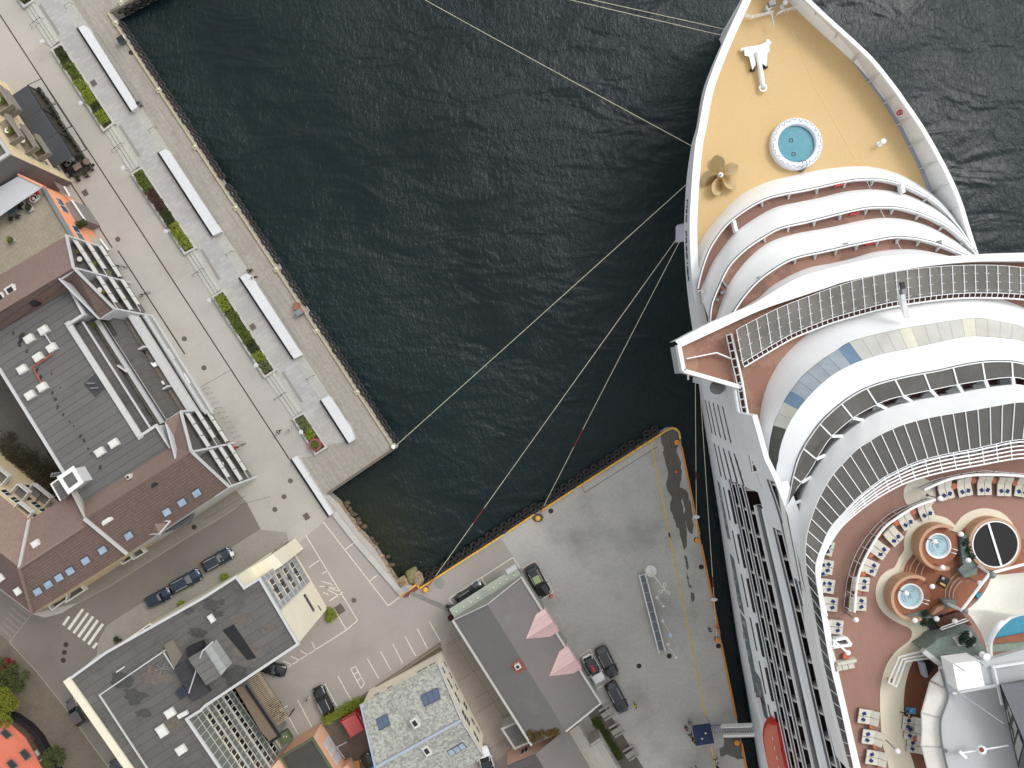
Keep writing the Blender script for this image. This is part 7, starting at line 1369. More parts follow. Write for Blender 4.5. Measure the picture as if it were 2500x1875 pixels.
# side pool below the arch
TQ = mat('turquoise_water', (62, 140, 166), rough=.1, var=.12, vs=.5, fine=.1, fs=3)
deckpoly([(605, 560), (640, 470), (740, 375), (900, 320), (900, 500), (760, 530), (620, 555)], Z9, ZP+.3, TQ, 'pool_water', ZP); deckpoly([(600, 562), (760, 533), (900, 505), (900, 575), (740, 590), (600, 600)], Z9, ZP+.5, WD, 'pool_edge', ZP); deckpoly([(590, 605), (740, 592), (900, 578), (900, 640), (590, 672)], Z9, ZP+.3, mat('grotto_green', (132, 146, 134), var=.25, vs=1), 'fountain_strip', ZP)
deckpoly([(1380, 1250), (1430, 1230), (1450, 1290), (1400, 1300)], Z7, ZP+.6, TQ, 'pool_water', ZP)
# arch
apts = [(582, 745), (580, 690), (578, 600), (600, 530), (650, 455), (740, 375), (800, 350), (873, 332), (1000, 330)]
mb = MB(); mb.tube(smoothc([P(*Z9(x, y), 38+min(5, k*1.3)) for k, (x, y) in enumerate(apts)], 40), .26, 8); tag(mb.build('white_arch', SHIPW, smooth=True), 'white tubular arch over the turquoise pool', 'arch')
# tensile sail with two poles and struts
SAIL = mat('sail_cloth', (226, 222, 210), rough=.7, var=.02)
t = thing('shade_sail', P(2450, 1470, ZP), 'large cream tensile sail stretched above the turquoise pool', 'sail'); g = []
def qb(a, c_, b, n=12): return [a*(1-x)**2+c_*2*x*(1-x)+b*x*x for x in [k/n for k in range(n+1)]]
A_, B2s, C_ = P(*Z9(600, 12), 42), P(*Z9(370, 318), 42), P(*Z9(558, 655), 40.5)
D_, E_ = P(*Z9(650, 455), 42.8), P(*Z9(800, 345), 44); F_ = P(*Z9(960, 20), 43); G_ = P(*Z9(960, 330), 44)
rim = qb(A_, P(*Z9(545, 210), 42), B2s)+qb(B2s, P(*Z9(500, 440), 41), C_)[1:]
rim2 = smoothc([P(*Z9(x, y), z) for x, y, z in ((700, 8, 42.3), (960, 20, 43), (960, 330, 44.2), (800, 350, 44), (740, 377, 43.6), (650, 458, 42.8), (600, 535, 41.8), (575, 650, 40.6))], 25)
mb = MB(); rows_ = [[lerp(a, b, k/8)-Vector((0, 0, .8*math.sin(math.pi*k/8)*math.sin(math.pi*i/24))) for i, (a, b) in enumerate(zip(rim, rim2))] for k in range(9)]
for k in range(8): mb.strip(rows_[k], rows_[k+1])
mb.build('cloth', SAIL, t, smooth=True)
mb = MB(); [mb.tube([p, q], .14, 6) for p, q in ((P(*Z9(345, 315), 42), P(*Z9(225, 258), ZP+1.2)), (P(*Z9(345, 310), 42), P(*Z9(580, 0), 42)), (P(*Z9(580, 0), 42), P(*Z7(1400, 958), ZP+1)), (P(*Z9(585, 0), 42), P(*Z7(1866, 945), 42)))]; mb.build('strut', SHIPW, t)
MB().ball(B2s, .3, 8).build('corner_plate', GREYM, t); MB().ball(A_, .35, 8).build('corner_plate', GREYM, t)
# grey sports roof, petals, box, funnel base
GR = mat('grey_roof_paint', (182, 186, 188), rough=.7, var=.03, vs=.2, fine=.03)
GRZ = 40.0
groof = [(190, 800), (490, 740), (590, 735), (900, 640), (900, 1900), (300, 1900), (220, 1659), (178, 1480), (162, 1350), (168, 1230), (225, 1060), (200, 960), (165, 820)]
deckpoly(groof, Z9, GRZ, GR, 'sports_deck_roof', GRZ-.6)
mb = MB(); W = [P(*Z9(x, y), GRZ+.05) for x, y in groof[5:]]; mb.tube(smoothc(W[0:], 50)[:], .1, 5); mb.build('roof_gutter', GREYM, SHIP)
PT = mat('cream_petal_awning', (224, 221, 212), rough=.7, var=.02)
for q4 in ([(158, 825), (78, 912), (196, 976), (186, 880)], [(72, 922), (203, 984), (222, 1062), (168, 1230), (-2, 1182), (30, 1070)], [(-4, 1186), (166, 1234), (158, 1350), (174, 1476), (-6, 1468), (2, 1330)], [(-2, 1474), (175, 1482), (218, 1659), (280, 1850), (110, 1900), (45, 1659)]):
    W = [P(*Z9(x, y), GRZ-.3-.5*(x < 120)) for x, y in q4]; mb = MB(); mb.loft([[p-Vector((0, 0, .1)) for p in W], W], True, True, True); f = mb.build('petal_awning', PT, SHIP); mb = MB(); mb.tube([p+Vector((0, 0, .05)) for p in W], .05, 4, True); mb.build('awning_frame', RIM, f)
W = [P(*Z9(x, y), GRZ+2.2) for x, y in ((265, 770), (490, 740), (540, 960), (310, 1000))]; MB().prism([(p.x, p.y) for p in W], GRZ, GRZ+2.2).build('machinery_house', SHIPW, SHIP)
mb = MB(); [mb.bar(P(*Z9(*a), GRZ+.4), P(*Z9(*b), GRZ+.4), .16, .3) for a, b in (((262, 1020), (640, 957)), ((600, 800), (880, 757)), ((615, 800), (685, 1120)))]; mb.build('cable_tray', SHIPW, SHIP)
mb = MB(); [mb.bar(P(*Z9(*a), GRZ+h1), P(*Z9(*b), GRZ+h2), r) for a, b, h1, h2, r in (((275, 770), (370, 835), 2.4, 5, .07), ((465, 740), (535, 788), 2.4, 5, .07), ((310, 1010), (700, 1280), .5, 3, .05), ((310, 1010), (385, 1060), .6, 1.2, .14))]; mb.build('antenna_mast', RIM, SHIP)
t = thing('radar_mast', P(*Z9(330, 1530), GRZ), 'white pole lying level above the grey roof with a red dotted fitting', 'mast'); mb = MB(); mb.tube([P(*Z9(330, 1525), GRZ+.2), P(*Z9(335, 1525), GRZ+1.8)], .16, 6); mb.tube([P(*Z9(345, 1530), GRZ+1.5), P(*Z9(740, 1467), GRZ+1.5)], .08, 6); mb.tube([P(*Z9(320, 1515), GRZ+2), P(*Z9(380, 1575), GRZ+2.2)], .16, 6); mb.build('pole', SHIPW, t); mb = MB(); mb.ball(P(*Z9(510, 1505), GRZ+1.7), .45, 8); mb.build('fitting', SHIPW, t); MB().ball(P(*Z9(513, 1503), GRZ+2.1), .22, 6).build('red_mark', mat('rust_red', (150, 70, 60)), t)
for (x, y, l) in ((515, 690, 'white dome antenna beside the arch foot'), (205, 1510, 'small grey roof drain near the lowest awning')):
    c = P(*Z9(x, y), GRZ); t = thing('dome_antenna' if y < 1000 else 'roof_drain', c, l, 'antenna' if y < 1000 else 'drain'); (MB().lathe(c, [(.3, 0), (.15, .3), (.15, .6), (.35, .7), (.35, .85), (.05, .95)], 14) if y < 1000 else MB().lathe(c, [(.2, 0), (.2, .05), (.02, .06)], 10)).build('body', SHIPW if y < 1000 else GREYM, t)
FB = mat('funnel_base_grey', (104, 106, 112), rough=.8, var=.06, fine=.12, fs=4)
F0 = [P(*Z9(x, y), GRZ) for x, y in ((668, 942), (823, 1655), (860, 1900), (1100, 1900), (1100, 860))]; F1 = [P(*Z9(x, y), 43.5) for x, y in ((674, 948), (880, 1440), (960, 1800), (1150, 1850), (1150, 900))]; MB().loft([F0, F1], True, False, True).build('funnel_base', FB, SHIP)
nf = (F0[1]-F0[0]).cross(F1[0]-F0[0]+F1[1]-F0[1]).normalized(); nf = nf if nf.x < 0 else -nf; W = [lerp(F0[0], F1[0], .1), lerp(F0[1], F1[1], .04), lerp(F0[1], F1[1], .96), lerp(F0[0], F1[0], .9)]; MB().loft([[p-nf*.1 for p in W], [p+nf*.06 for p in W]], True, True, True).build('funnel_window', GLASSD, SHIP)
for a0, a1, b0, b1 in ((.36, .5, .3, .95), (.6, .74, .25, .9), (.8, .98, .2, .85)): W = [lerp(lerp(F0[0], F0[1], t_), lerp(F1[0], F1[1], t_), v_)+nf*.09 for t_, v_ in ((a0, b0), (a1, b0), (a1, b1), (a0, b1))]; MB().loft([[p-nf*.05 for p in W], W], True, True, True).build('funnel_panel', mat('pale_panel', (168, 168, 162)), SHIP)
# lower teak area left of the awnings
deckpoly([(1505, 310), (1560, 252), (1640, 215), (1690, 240), (1740, 330), (1700, 420), (1640, 480), (1600, 760), (1640, 976), (1560, 990), (1520, 976), (1485, 850), (1456, 700), (1450, 550), (1465, 430)], Z8, ZP+.1, mat('dark_teak', (112, 66, 44), rough=.6, var=.2, vs=.3, fine=.1), 'lower_teak_deck', ZP-.1)
deckpoly([(1555, 290), (1600, 285), (1640, 330), (1600, 405), (1575, 380)], Z8, ZP+.6, DARK, 'stair_void', ZP); MB().bar(P(*Z8(1557, 300), ZP+1), P(*Z8(1580, 390), ZP+1), .3, 1).build('stair_side', BLUEG, SHIP)
# curved inner glass screens
for pa, pb in (([(2086, 1494.8), (2094.6, 1410), (2120, 1347.7), (2153.7, 1294.7), (2185, 1268), (2235, 1237), (2284, 1220)], [(2061, 1480), (2069, 1415), (2088.6, 1355), (2122, 1302), (2168, 1257), (2219, 1231), (2262, 1214)]), ([(2257, 1196), (2315, 1171.7), (2387.6, 1159.6), (2500, 1163), (2600, 1180)], [(2233, 1191), (2291, 1169), (2388, 1151), (2436, 1152), (2600, 1165)])):
    A = curve(pa, ZP+2.3, 29); B = curve(pb, ZP+.1, 29); gl = mat('clear_screen', (86, 66, 56), rough=.1, var=.1, alpha=.55, spec=.6)
    l = 'curved white-railed glass screen behind the left row of loungers' if pa[0][0] < 2100 else 'curved white-railed glass screen behind the upper row of loungers'
    t = thing('glass_screen', P(*pa[0], ZP), l, 'screen'); mb = MB(); mb.strip(A, B); mb.build('glass', gl, t); mb = MB(); mb.tube(A, .13, 6); mb.tube(B, .04, 5); mb.tube([lerp(a, b, .5) for a, b in zip(A, B)], .03, 4); [mb.bar(A[k], B[k], .07) for k in range(0, 29, 3)]; mb.build('frame', SHIPW, t)
# loungers: double sunbeds
CUSH = mat('cream_cushion', (208, 204, 190), rough=.9, var=.04, vs=2, fine=.04); TOW = mat('navy_towel', (34, 54, 110), rough=.9, var=.15, vs=4)
def make_bed(label):
    t = thing('sun_lounger', (0, 0, 0), label, 'sun lounger', 'double sun loungers'); ORG[t.name] = Vector((0, 0, 0))
    for s in (-1, 1):
        MB().loft([[(-.95, s*.36-.33, .28), (.25, s*.36-.33, .28), (.25, s*.36+.33, .28), (-.95, s*.36+.33, .28)], [(-.95, s*.36-.33, .42), (.25, s*.36-.33, .42), (.25, s*.36+.33, .42), (-.95, s*.36+.33, .42)]], True, True, True).build('mattress', CUSH, t)
        MB().loft([[(.26, s*.36-.33, .3), (.95, s*.36-.33, .72), (.95, s*.36+.33, .72), (.26, s*.36+.33, .3)], [(.2, s*.36-.33, .43), (.88, s*.36-.33, .86), (.88, s*.36+.33, .86), (.2, s*.36+.33, .43)]], True, True, True).build('backrest', CUSH, t)
        MB().box((-.45, s*.3, .46), (.36, .3, .07), s*.5).build('towel', TOW, t)
    mb = MB(); mb.box((-.3, 0, .2), (1.3, 1.4, .1)); mb.build('frame', GREYM, t); mb = MB(); [mb.box((a, b, 0), (.08, .08, .2), z0=0) for a in (-.85, .85) for b in (-.6, .6)]; mb.build('leg', GREYM, t); return t
beds = []
left = [(170, 1340, 182), (200, 1140, 186), (290, 965, 203), (390, 790, 215), (535, 650, 225), (665, 490, 238), (865, 395, 247)]
for i, (x, y, a) in enumerate(left): beds.append((*Z7(x, y), -math.radians(a), 'double sun lounger behind the left curved screen, '+ORD[i]+' counted up from its lower end', 'double sun loungers'))
top = [(1068, 192, 252), (1258, 158, 258), (1462, 145, 268), (1665, 155, 272), (1850, 165, 280)]
for i, (x, y, a) in enumerate(top): beds.append((*Z7(x, y), -math.radians(a), 'double sun lounger along the upper curved screen, '+ORD[i]+' from its left end', 'double sun loungers'))
col = [(2011, 1336, 195), (2010, 1382.7, 190), (2013, 1429.7, 188), (2021, 1474, 186), (2034, 1529.8, 186)]
for i, (x, y, a) in enumerate(col): beds.append((x, y, -math.radians(a), 'double sun lounger with its head under the left glass edge, '+ORD[i]+' from the top', 'double sun loungers'))
for i, (x, y) in enumerate(((2119, 1750), (2128.5, 1800), (2138, 1850))): beds.append((x, y, -math.radians(8), 'double sun lounger beside the cream path at the lower deck, '+ORD[i]+' from the top', 'double sun loungers'))
for i, (x, y) in enumerate(((2228, 1767), (2232, 1789), (2238, 1821))): beds.append((x, y, -math.radians(6), 'grey-white lounger on the dark teak under the petal awnings, '+ORD[i]+' from the top', 'double sun loungers'))
bed0 = None
for (x, y, a, l, g_) in beds:
    c = P(x, y, ZP+.4); c.z = ZP+.06
    if bed0 is None: bed0 = make_bed(l); bed0.location = c; bed0.rotation_euler = (0, 0, a)
    else: dup(bed0, c, a, l)
# deck chairs half hidden under the front glass canopy
def make_dc():
    t = thing('deck_chair', (0, 0, 0), '', 'deck chair', 'deck chairs under the trellis'); ORG[t.name] = Vector((0, 0, 0)); MB().box((0, 0, .35), (1.5, .6, .1)).build('mattress', mat('grey_cushion', (164, 164, 160)), t); MB().box((-.3, .05, .44), (.3, .3, .08), .4).build('towel', TOW, t); mb = MB(); [mb.box((a, b, 0), (.07, .07, .3), z0=0) for a in (-.6, .6) for b in (-.25, .25)]; mb.build('leg', GREYM, t); return t
dc = None; A = curve(C3i, ZP, 200); k_ = 0
for k in list(range(74, 196, 4)):
    p = A[k]; d = (A[k+1]-A[k-1]).normalized(); a = ang((0, 0), d)+math.pi/2; q = Vector((-d.y, d.x, 0)); q = q if q.dot(P(2100, 1000, ZP)-p) > 0 else -q; p = p+q*.3; l = 'grey deck chair with a navy towel half under the white trellis rails'; k_ += 1
    if dc is None: dc = make_dc(); dc.location = p+Vector((0, 0, .02)); dc.rotation_euler = (0, 0, a); dc['label'] = l
    else: dup(dc, p+Vector((0, 0, .02)), a, l)
# side tables
TERRA = mat('terracotta_table', (182, 104, 74), rough=.6, var=.1, vs=2)
st0 = None
for i, (x, y, cv) in enumerate(((1160, 152, 7), (1357, 95, 7), (1563, 95, 7), (1775, 122, 7), (575, 525, 7), (745, 412, 7), (395, 640, 7), (310, 850, 7), (235, 1040, 7), (190, 1235, 7), (1248, 710, 8), (1270, 838, 8), (1305, 968, 8), (1080, 266, 8), (1522, 788, 8))):
    px, py = (Z7 if cv == 7 else Z8)(x, y); c = P(px, py, ZP+.5); c.z = ZP+.06; l = 'round terracotta side table '+(['first from the left of the upper lounger row', 'second from the left of the upper lounger row', 'third from the left of the upper lounger row', 'fourth from the left of the upper lounger row', 'highest but one of the left lounger row', 'highest of the left lounger row', 'third from the top of the left lounger row', 'fourth from the top of the left lounger row', 'fifth from the top of the left lounger row', 'lowest of the left lounger row', 'topmost beside the cream path', 'middle one beside the cream path', 'lowest beside the cream path', 'beside the white bar counter', 'on the dark teak under the awnings'][i])
    if st0 is None:
        st0 = thing('side_table', (0, 0, 0), l, 'side table', 'terracotta side tables'); ORG[st0.name] = Vector((0, 0, 0)); MB().lathe((0, 0, 0), [(.22, 0), (.26, .42), (.22, .43)], 16).build('base', TERRA, st0); MB().lathe((0, 0, .43), [(.3, 0), (.3, .05), (.26, .05), (.24, .03), (.02, .03)], 16).build('table_top', TERRA, st0); st0.location = c
    else: dup(st0, c, 0, l)
# globe lamps
gl0 = None
GL = [(1020, 280, 7, 'at the gap between the two curved screens'), (1230, 640, 7, 'between the upper hot tub and the covered pool'), (965, 715, 7, 'over the upper hot tub'), (1305, 905, 7, 'on the curved rock planter'), (1045, 978, 7, 'below the upper hot tub'), (940, 1170, 7, 'left of the black mat'), (675, 1240, 7, 'over the lower hot tub'), (1422, 1135, 7, 'beside the sail strut'), (985, 1497, 7, 'at the right end of the lower rock planter'), (765, 1515, 7, 'at the foot of the lower hot tub'), (1170, 1522, 7, 'above the dark red steps'), (168, 1508, 7, 'below the left curved screen'), (1410, 870, 8, 'on the lower cream path'), (1095, 245, 8, 'over the white bar counter')]
for x, y, cv, w_ in GL:
    px, py = (Z7 if cv == 7 else Z8)(x, y); c = P(px, py, ZP+2.6); c.z = ZP; l = 'white globe lamp '+w_
    if gl0 is None:
        gl0 = thing('globe_lamp', (0, 0, 0), l, 'lamp', 'white globe lamps'); ORG[gl0.name] = Vector((0, 0, 0)); MB().tube([(0, 0, 0), (0, 0, 2.3)], .05, 6).build('pole', GREYM, gl0); MB().ball((0, 0, 2.55), .26, 14).build('globe', LAMPW, gl0, smooth=True); mb = MB(); [mb.tube([(0, 0, 2.25), (.22*math.cos(a), .22*math.sin(a), 2.4)], .025, 4) for a in (0, 2.1, 4.2)]; mb.build('bracket', GREYM, gl0); MB().lathe((0, 0, 0), [(.16, 0), (.16, .05)], 10).build('base', GREYM, gl0); gl0.location = c
    else: dup(gl0, c, 0, l)
# bar counter, sofa
c = P(2056, 1577, ZP+1.1); t = thing('bar_counter', Vector((c.x, c.y, ZP)), 'white bar counter with an open top at the glass edge', 'counter'); q = [(2034, 1580), (2078, 1574), (2066, 1557), (2040, 1562)]; W = [P(x, y, ZP+1.1) for x, y in q]; mb = MB(); [mb.bar(W[i], W[(i+1) % 4], .28, .14+.004*i) for i in range(4)]; mb.build('counter_top', SHIPW, t); mb = MB(); [mb.bar(W[i]-Vector((0, 0, .6)), W[(i+1) % 4]-Vector((0, 0, .6)), .12, 1.0) for i in range(4)]; mb.build('front', SHIPW, t); MB().bar(P(2034, 1562, ZP+3.2), P(2066, 1590, ZP+3.2), .18).build('lamp_arm', SHIPW, t)
c = P(2063, 1626, ZP+.5); t = thing('sofa', Vector((c.x, c.y, ZP)), 'cream three-seat sofa at the glass edge below the bar', 'sofa'); MB().box((c.x, c.y, 0), (1.9, .8, .4), .2, z0=ZP).build('seat', CUSH, t); MB().box((c.x+.1, c.y+.45, 0), (1.9, .3, .8), .2, z0=ZP).build('backrest', CUSH, t); [MB().box((c.x+k*.58, c.y-.1+k*.12, 0), (.52, .5, .16), .2, z0=ZP+.4).build('cushion', CUSH, t) for k in (-1, 0, 1)]
# stair ramp rails on cream path
t = thing('ramp_railing', P(*Z8(1450, 300), ZP), 'pale railed ramp crossing the cream path towards the teak well', 'railing'); mb = MB(); [mb.tube([P(*Z8(*q), ZP+1.2) for q in pts], .09, 5) for pts in (((1630, 275), (1460, 300), (1400, 460)), ((1560, 235), (1420, 270), (1350, 430)), ((1600, 255), (1440, 285), (1375, 445)))]; mb.bar(P(*Z8(1560, 235), ZP+1.2), P(*Z8(1630, 275), ZP+1.2), .15); mb.bar(P(*Z8(1350, 430), ZP+1.2), P(*Z8(1400, 460), ZP+1.2), .1); mb.build('rail', SHIPW, t)
mb = MB(); q = [P(*Z8(*x), ZP+.3) for x in ((1620, 275), (1450, 298), (1392, 455), (1360, 435), (1430, 272), (1560, 240))]; mb.prism([(p.x, p.y) for p in q], ZP, ZP+.3); mb.build('ramp', CRM, t)
c = P(*Z8(1342, 405), ZP); t = thing('bell', c, 'small brass bell post at the lower end of the ramp', 'bell'); MB().lathe(c, [(.1, 0), (.1, .5), (.25, .6), (.28, .7), (.05, .9)], 12).build('body', BRZ, t)
# lifeboat
LB = mat('lifeboat_red', (192, 46, 34), rough=.5, var=.08, vs=.6, fine=.05); LBT = mat('lifeboat_faded', (198, 108, 88), rough=.5, var=.06, vs=.6, fine=.05)
lbz = 14.5; bow = P(1878, 1752, 13); d = Vector((.205, -.98, 0)).normalized(); q = Vector((d.y, -d.x, 0)); q = q if q.x > 0 else -q
base = P(1872, 1800, lbz); t = thing('lifeboat', Vector((base.x, base.y, 10.5)), 'red covered lifeboat hanging in the hull recess beside the gangway', 'lifeboat')
cx0 = P(1884, 1752, 13.0); rings = []; prof = [(0, .15), (.4, .95), (1.0, 1.45), (2.0, 1.85), (3.5, 2.0), (7, 2.0), (12, 2.0), (13.5, 1.5), (14.2, .3)]
for s, w_ in prof:
    c = cx0+d*s+q*.25; rings.append([Vector((c.x, c.y, 0))+q*(w_*math.cos(a))+Vector((0, 0, 13.2+(1.5 if math.sin(a) > 0 else 1.9)*math.sin(a)*min(1, .35+w_/2))) for a in [k*math.pi/8 for k in range(16)]])
MB().loft(rings, True, True, True).build('hull', LB, t, smooth=True)
rings = []
for s, w_ in prof[1:-1]:
    c = cx0+d*s+q*.25; rings.append([Vector((c.x, c.y, 0))+q*(w_*1.01*math.cos(a))+Vector((0, 0, 13.24+1.5*math.sin(a)*min(1, .35+w_/2))) for a in [math.pi*(.55+.08*k) for k in range(6)]])
MB().loft(rings, False).build('canopy', LBT, t, smooth=True)
mb = MB(); [mb.bar(cx0+d*s-q*.75+Vector((0, 0, 1.55)), cx0+d*(s+.45)-q*.75+Vector((0, 0, 1.55)), .08, .05) for s in [1.6+1.25*k for k in range(9)]]; mb.build('grab_rail', WHITE, t)
mb = MB(); mb.box(cx0+d*1.2+q*.9+Vector((0, 0, 1.5)), (1.0, 1.2, .3), ang((0, 0), d)); mb.build('hatch', DARK, t)
txt('OA6', .85, frame(cx0+d*3.4+q*.75+Vector((0, 0, 1.68)), -q, d), BLACK, t); txt('2', .95, frame(cx0+d*4.9+q*1.15+Vector((0, 0, 1.6)), q, -d), BLACK, t)
mb = MB(); [mb.box(cx0+d*s+q*1.3+Vector((0, 0, 1.5)), (.3, .1, .03), .3) or mb.box(cx0+d*s+q*1.3+Vector((0, 0, 1.502)), (.1, .3, .03), .3) for s in (4.3, 5.6, 6.5, 7.4)]; mb.build('reflective_cross', WHITE, t)
# ---------------------------------------------------------------- mooring ropes
ROPE = mat('cream_rope', (216, 212, 186), rough=.9, var=.08, vs=2); RR = mat('red_rope', (142, 42, 44), rough=.9)
def rope(name_l, a, za, b, zb, sag=.5, r=.036, red=(), guard=None):
    A = P(*a, za); B = P(*b, zb); t = thing('mooring_rope', A, name_l, 'rope', 'mooring ropes')
    pts = [lerp(A, B, k/24)-Vector((0, 0, sag*math.sin(math.pi*k/24))) for k in range(25)]; MB().tube(pts, r, 6).build('line', ROPE, t)
    for f0, f1 in red: n0 = lerp(A, B, f0)-Vector((0, 0, sag*math.sin(math.pi*f0))); n1 = lerp(A, B, f1)-Vector((0, 0, sag*math.sin(math.pi*f1))); MB().tube([n0, n1], r*1.6, 6).build('red_sleeve', RR, t)
    if guard: p = lerp(A, B, guard)-Vector((0, 0, sag*math.sin(math.pi*guard))); dd = (B-A).normalized(); u = dd.cross(Vector((0, 0, 1))).normalized(); v = u.cross(dd); n = 16; MB().loft([[p+dd*o+(u*math.cos(2*math.pi*k/n)+v*math.sin(2*math.pi*k/n))*rad for k in range(n)] for o, rad in ((0, .05), (.05, .45), (.1, .45), (.12, .05))], True, True, True).build('rat_guard', SHIPW, t)
    return t
rope('long mooring rope crossing the whole basin from the top edge to the bow', (700, -190), 0, (1690, 357), 10)
rope('lower of two parallel ropes at the top edge of the picture', (700, -173), 0, (1770, 88), 12); rope('upper of two parallel ropes at the top edge of the picture', (760, -164), 0, (1777, 73), 12)
rope('mooring rope from the white post on the outer pier corner', (962, 1092), .7, (1676, 450), 10.5)
rope('mooring rope from the rocky quay corner with red sleeves', (1041, 1438), .6, (1653, 582), 10.4, red=((0, .04), (.2, .245)))
rope('mooring rope with a float gap from the double rope bollard', (1314, 1262), .6, (1659, 590), 10.4, red=((0, .045), (.27, .335)))
rope('rope with a white rat guard down to the upper ship side bollard', (1701, 1316), .6, (1697.5, 915), 9, red=((.38, .43),), guard=.14, sag=.1)
rope('rope with a white rat guard down to the lower ship side bollard', (1750, 1558), .6, (1706, 900), 9, red=((.2, .24),), guard=.15, sag=.1)
# ---------------------------------------------------------------- gangway and shelter
NAVY = mat('navy_canvas', (26, 46, 78), rough=.8, var=.08, vs=.6)
q4 = [(1690, 1774), (1734.5, 1767.5), (1744, 1814.5), (1699.5, 1821)]; W = PL(q4, 2.7); c = sum(W, Vector())/4; t = thing('shelter_tent', Vector((c.x, c.y, 0)), 'navy blue square shelter tent at the foot of the gangway', 'tent'); top = c+Vector((0, 0, .5)); mb = MB(); mb.loft([[p-Vector((0, 0, .35)) for p in W], W, [lerp(p, top, .6) for p in W], [lerp(p, top, .98) for p in W]], True, True, True); mb.build('canopy', NAVY, t); mb = MB(); [mb.bar(Vector((p.x, p.y, 0)), p, .08) for p in W]; mb.build('leg', STEEL, t); mb = MB(); [mb.ball(lerp(W[3], W[1], f_)+Vector((0, 0, .35)), .14, 8) for f_ in (.38, .62)]; mb.build('lamp', BUT, t)
t = thing('gangway', P(1780, 1785), 'grey ribbed gangway rising from the quay into the ship side', 'gangway'); A0, A1 = P(1737, 1780, .5), P(1836, 1777, 3.2); dg = (A1-A0).normalized(); qg = Vector((-dg.y, dg.x, 0)).normalized(); MB().bar(A0, A1, 1.1, .12).build('deck', mat('gangway_grey', (88, 92, 100), rough=.6), t); mb = MB()
for k in range(26): p = lerp(A0, A1, k/25); mb.bar(p-qg*.5+Vector((0, 0, .08)), p+qg*.5+Vector((0, 0, .08)), .1, .05)
mb.build('tread', RIM, t)
for s, z in ((.62, .55), (-.7, .55)): mb = MB(); mb.bar(lerp(A0, A1, .25)+qg*s+Vector((0, 0, z)), A1+qg*s+Vector((0, 0, z)), .28, .7); mb.build('side_banner', WHITE, t)
txt('PREZIOSA', .34, frame(lerp(A0, A1, .6)+qg*.62+Vector((0, 0, .92)), dg, qg), mat('grey_lettering', (110, 116, 130)), t); mb = MB(); [mb.bar(A0+qg*s+Vector((0, 0, 1.0)), A1+qg*s+Vector((0, 0, 1.0)), .05) for s in (.7, -.85)]; mb.build('hand_rail', STEEL, t)
# ramp walkway lying on the quay
q4 = [(1559, 1401), (1574, 1398), (1622, 1586), (1607, 1590)]; W = PL(q4, .5); c = sum(W, Vector())/4; t = thing('boarding_ramp', Vector((c.x, c.y, 0)), 'long grey boarding ramp with white side rails standing on the quay', 'ramp')
MB().loft([[p-Vector((0, 0, .12)) for p in W], W], True, True, True).build('deck', mat('ramp_mesh', (106, 110, 118), rough=.6, var=.1, fine=.15), t); mb = MB()
for a, b in ((W[0], W[3]), (W[1], W[2])):
    mb.bar(a+Vector((0, 0, 1)), b+Vector((0, 0, 1)), .07); mb.bar(a+Vector((0, 0, .5)), b+Vector((0, 0, .5)), .05); mb.bar(a, b, .12, .2); [mb.bar(lerp(a, b, k/9), lerp(a, b, k/9)+Vector((0, 0, 1)), .05) for k in range(10)]
mb.bar(W[0]+Vector((0, 0, 1)), W[1]+Vector((0, 0, 1)), .08); mb.build('side_rail', WHITE, t); mb = MB(); [mb.bar(lerp(W[0], W[3], k/8)+Vector((0, 0, .03)), lerp(W[1], W[2], k/8)+Vector((0, 0, .03)), .06) for k in range(9)]; mb.build('cross_bar', RIM, t); mb = MB(); [mb.bar(Vector((p.x, p.y, 0)), p, .1) for p in W]; mb.build('leg', GREYM, t)
# light mast and flag poles
b_ = P(1588.6, 1394); t = thing('light_mast', b_, 'tall white light mast on a round white base at the head of the ramp', 'lamp'); MB().lathe(b_, [(.8, 0), (.82, .25), (.76, .3), (.36, .3), (.34, .5), (.2, .52)], 28).build('base', WHITE, t, smooth=False); MB().tube([b_+Vector((0, 0, .4)), b_+Vector((0, 0, 10.8))], [.14, .08], 8).build('pole', WHITE, t)
for a in (1.5, 3.7, 5.6):
    mb = MB(); e = b_+Vector((0, 0, 10.8)); dd = Vector((math.cos(a), math.sin(a), 0)); qd = Vector((-dd.y, dd.x, 0)); mb.tube([e, e+dd*.35], .04, 5); q4 = [e+dd*.35+qd*.14, e+dd*.85+qd*.14, e+dd*.85-qd*.14, e+dd*.35-qd*.14]; mb.tube(q4, .045, 5, True); mb.build('lamp_head', WHITE, t)
for i, (x, y, h, l) in enumerate(((1604, 1458, 5.0, 'short white flagpole nearest the light mast'), (1617.5, 1516, 5.6, 'white flagpole with a hanging pale blue flag'), (1630.6, 1573, 5.8, 'bare white flagpole at the lower end of the ramp'))):
    b_ = P(x, y); t = thing('flagpole', b_, l, 'flagpole', 'white flagpoles on the quay'); MB().tube([b_, b_+Vector((0, 0, h))], [.07, .04], 8).build('pole', WHITE, t); MB().lathe(b_, [(.25, 0), (.25, .12), (.1, .2)], 14).build('base', WHITE, t)
    mb = MB(); e = b_+Vector((0, 0, h))
    if i == 1: mb.loft([[e+Vector((0, 0, -.1)), e+Vector((.3, -.25, -.2)), e+Vector((.35, -.9, -.6)), e+Vector((-.1, -.8, -1.1))], [e+Vector((.02, 0, -.1)), e+Vector((.34, -.25, -.2)), e+Vector((.39, -.9, -.6)), e+Vector((-.06, -.8, -1.1))]], True, True, True); mb.build('flag', mat('pale_blue_flag', (176, 192, 226)), t)
    else: mb.ball(e, .14, 8); mb.bar(e+Vector((-.1, .2, -.1)), e+Vector((.3, -.1, -.1)), .07); mb.build('finial', WHITE, t)
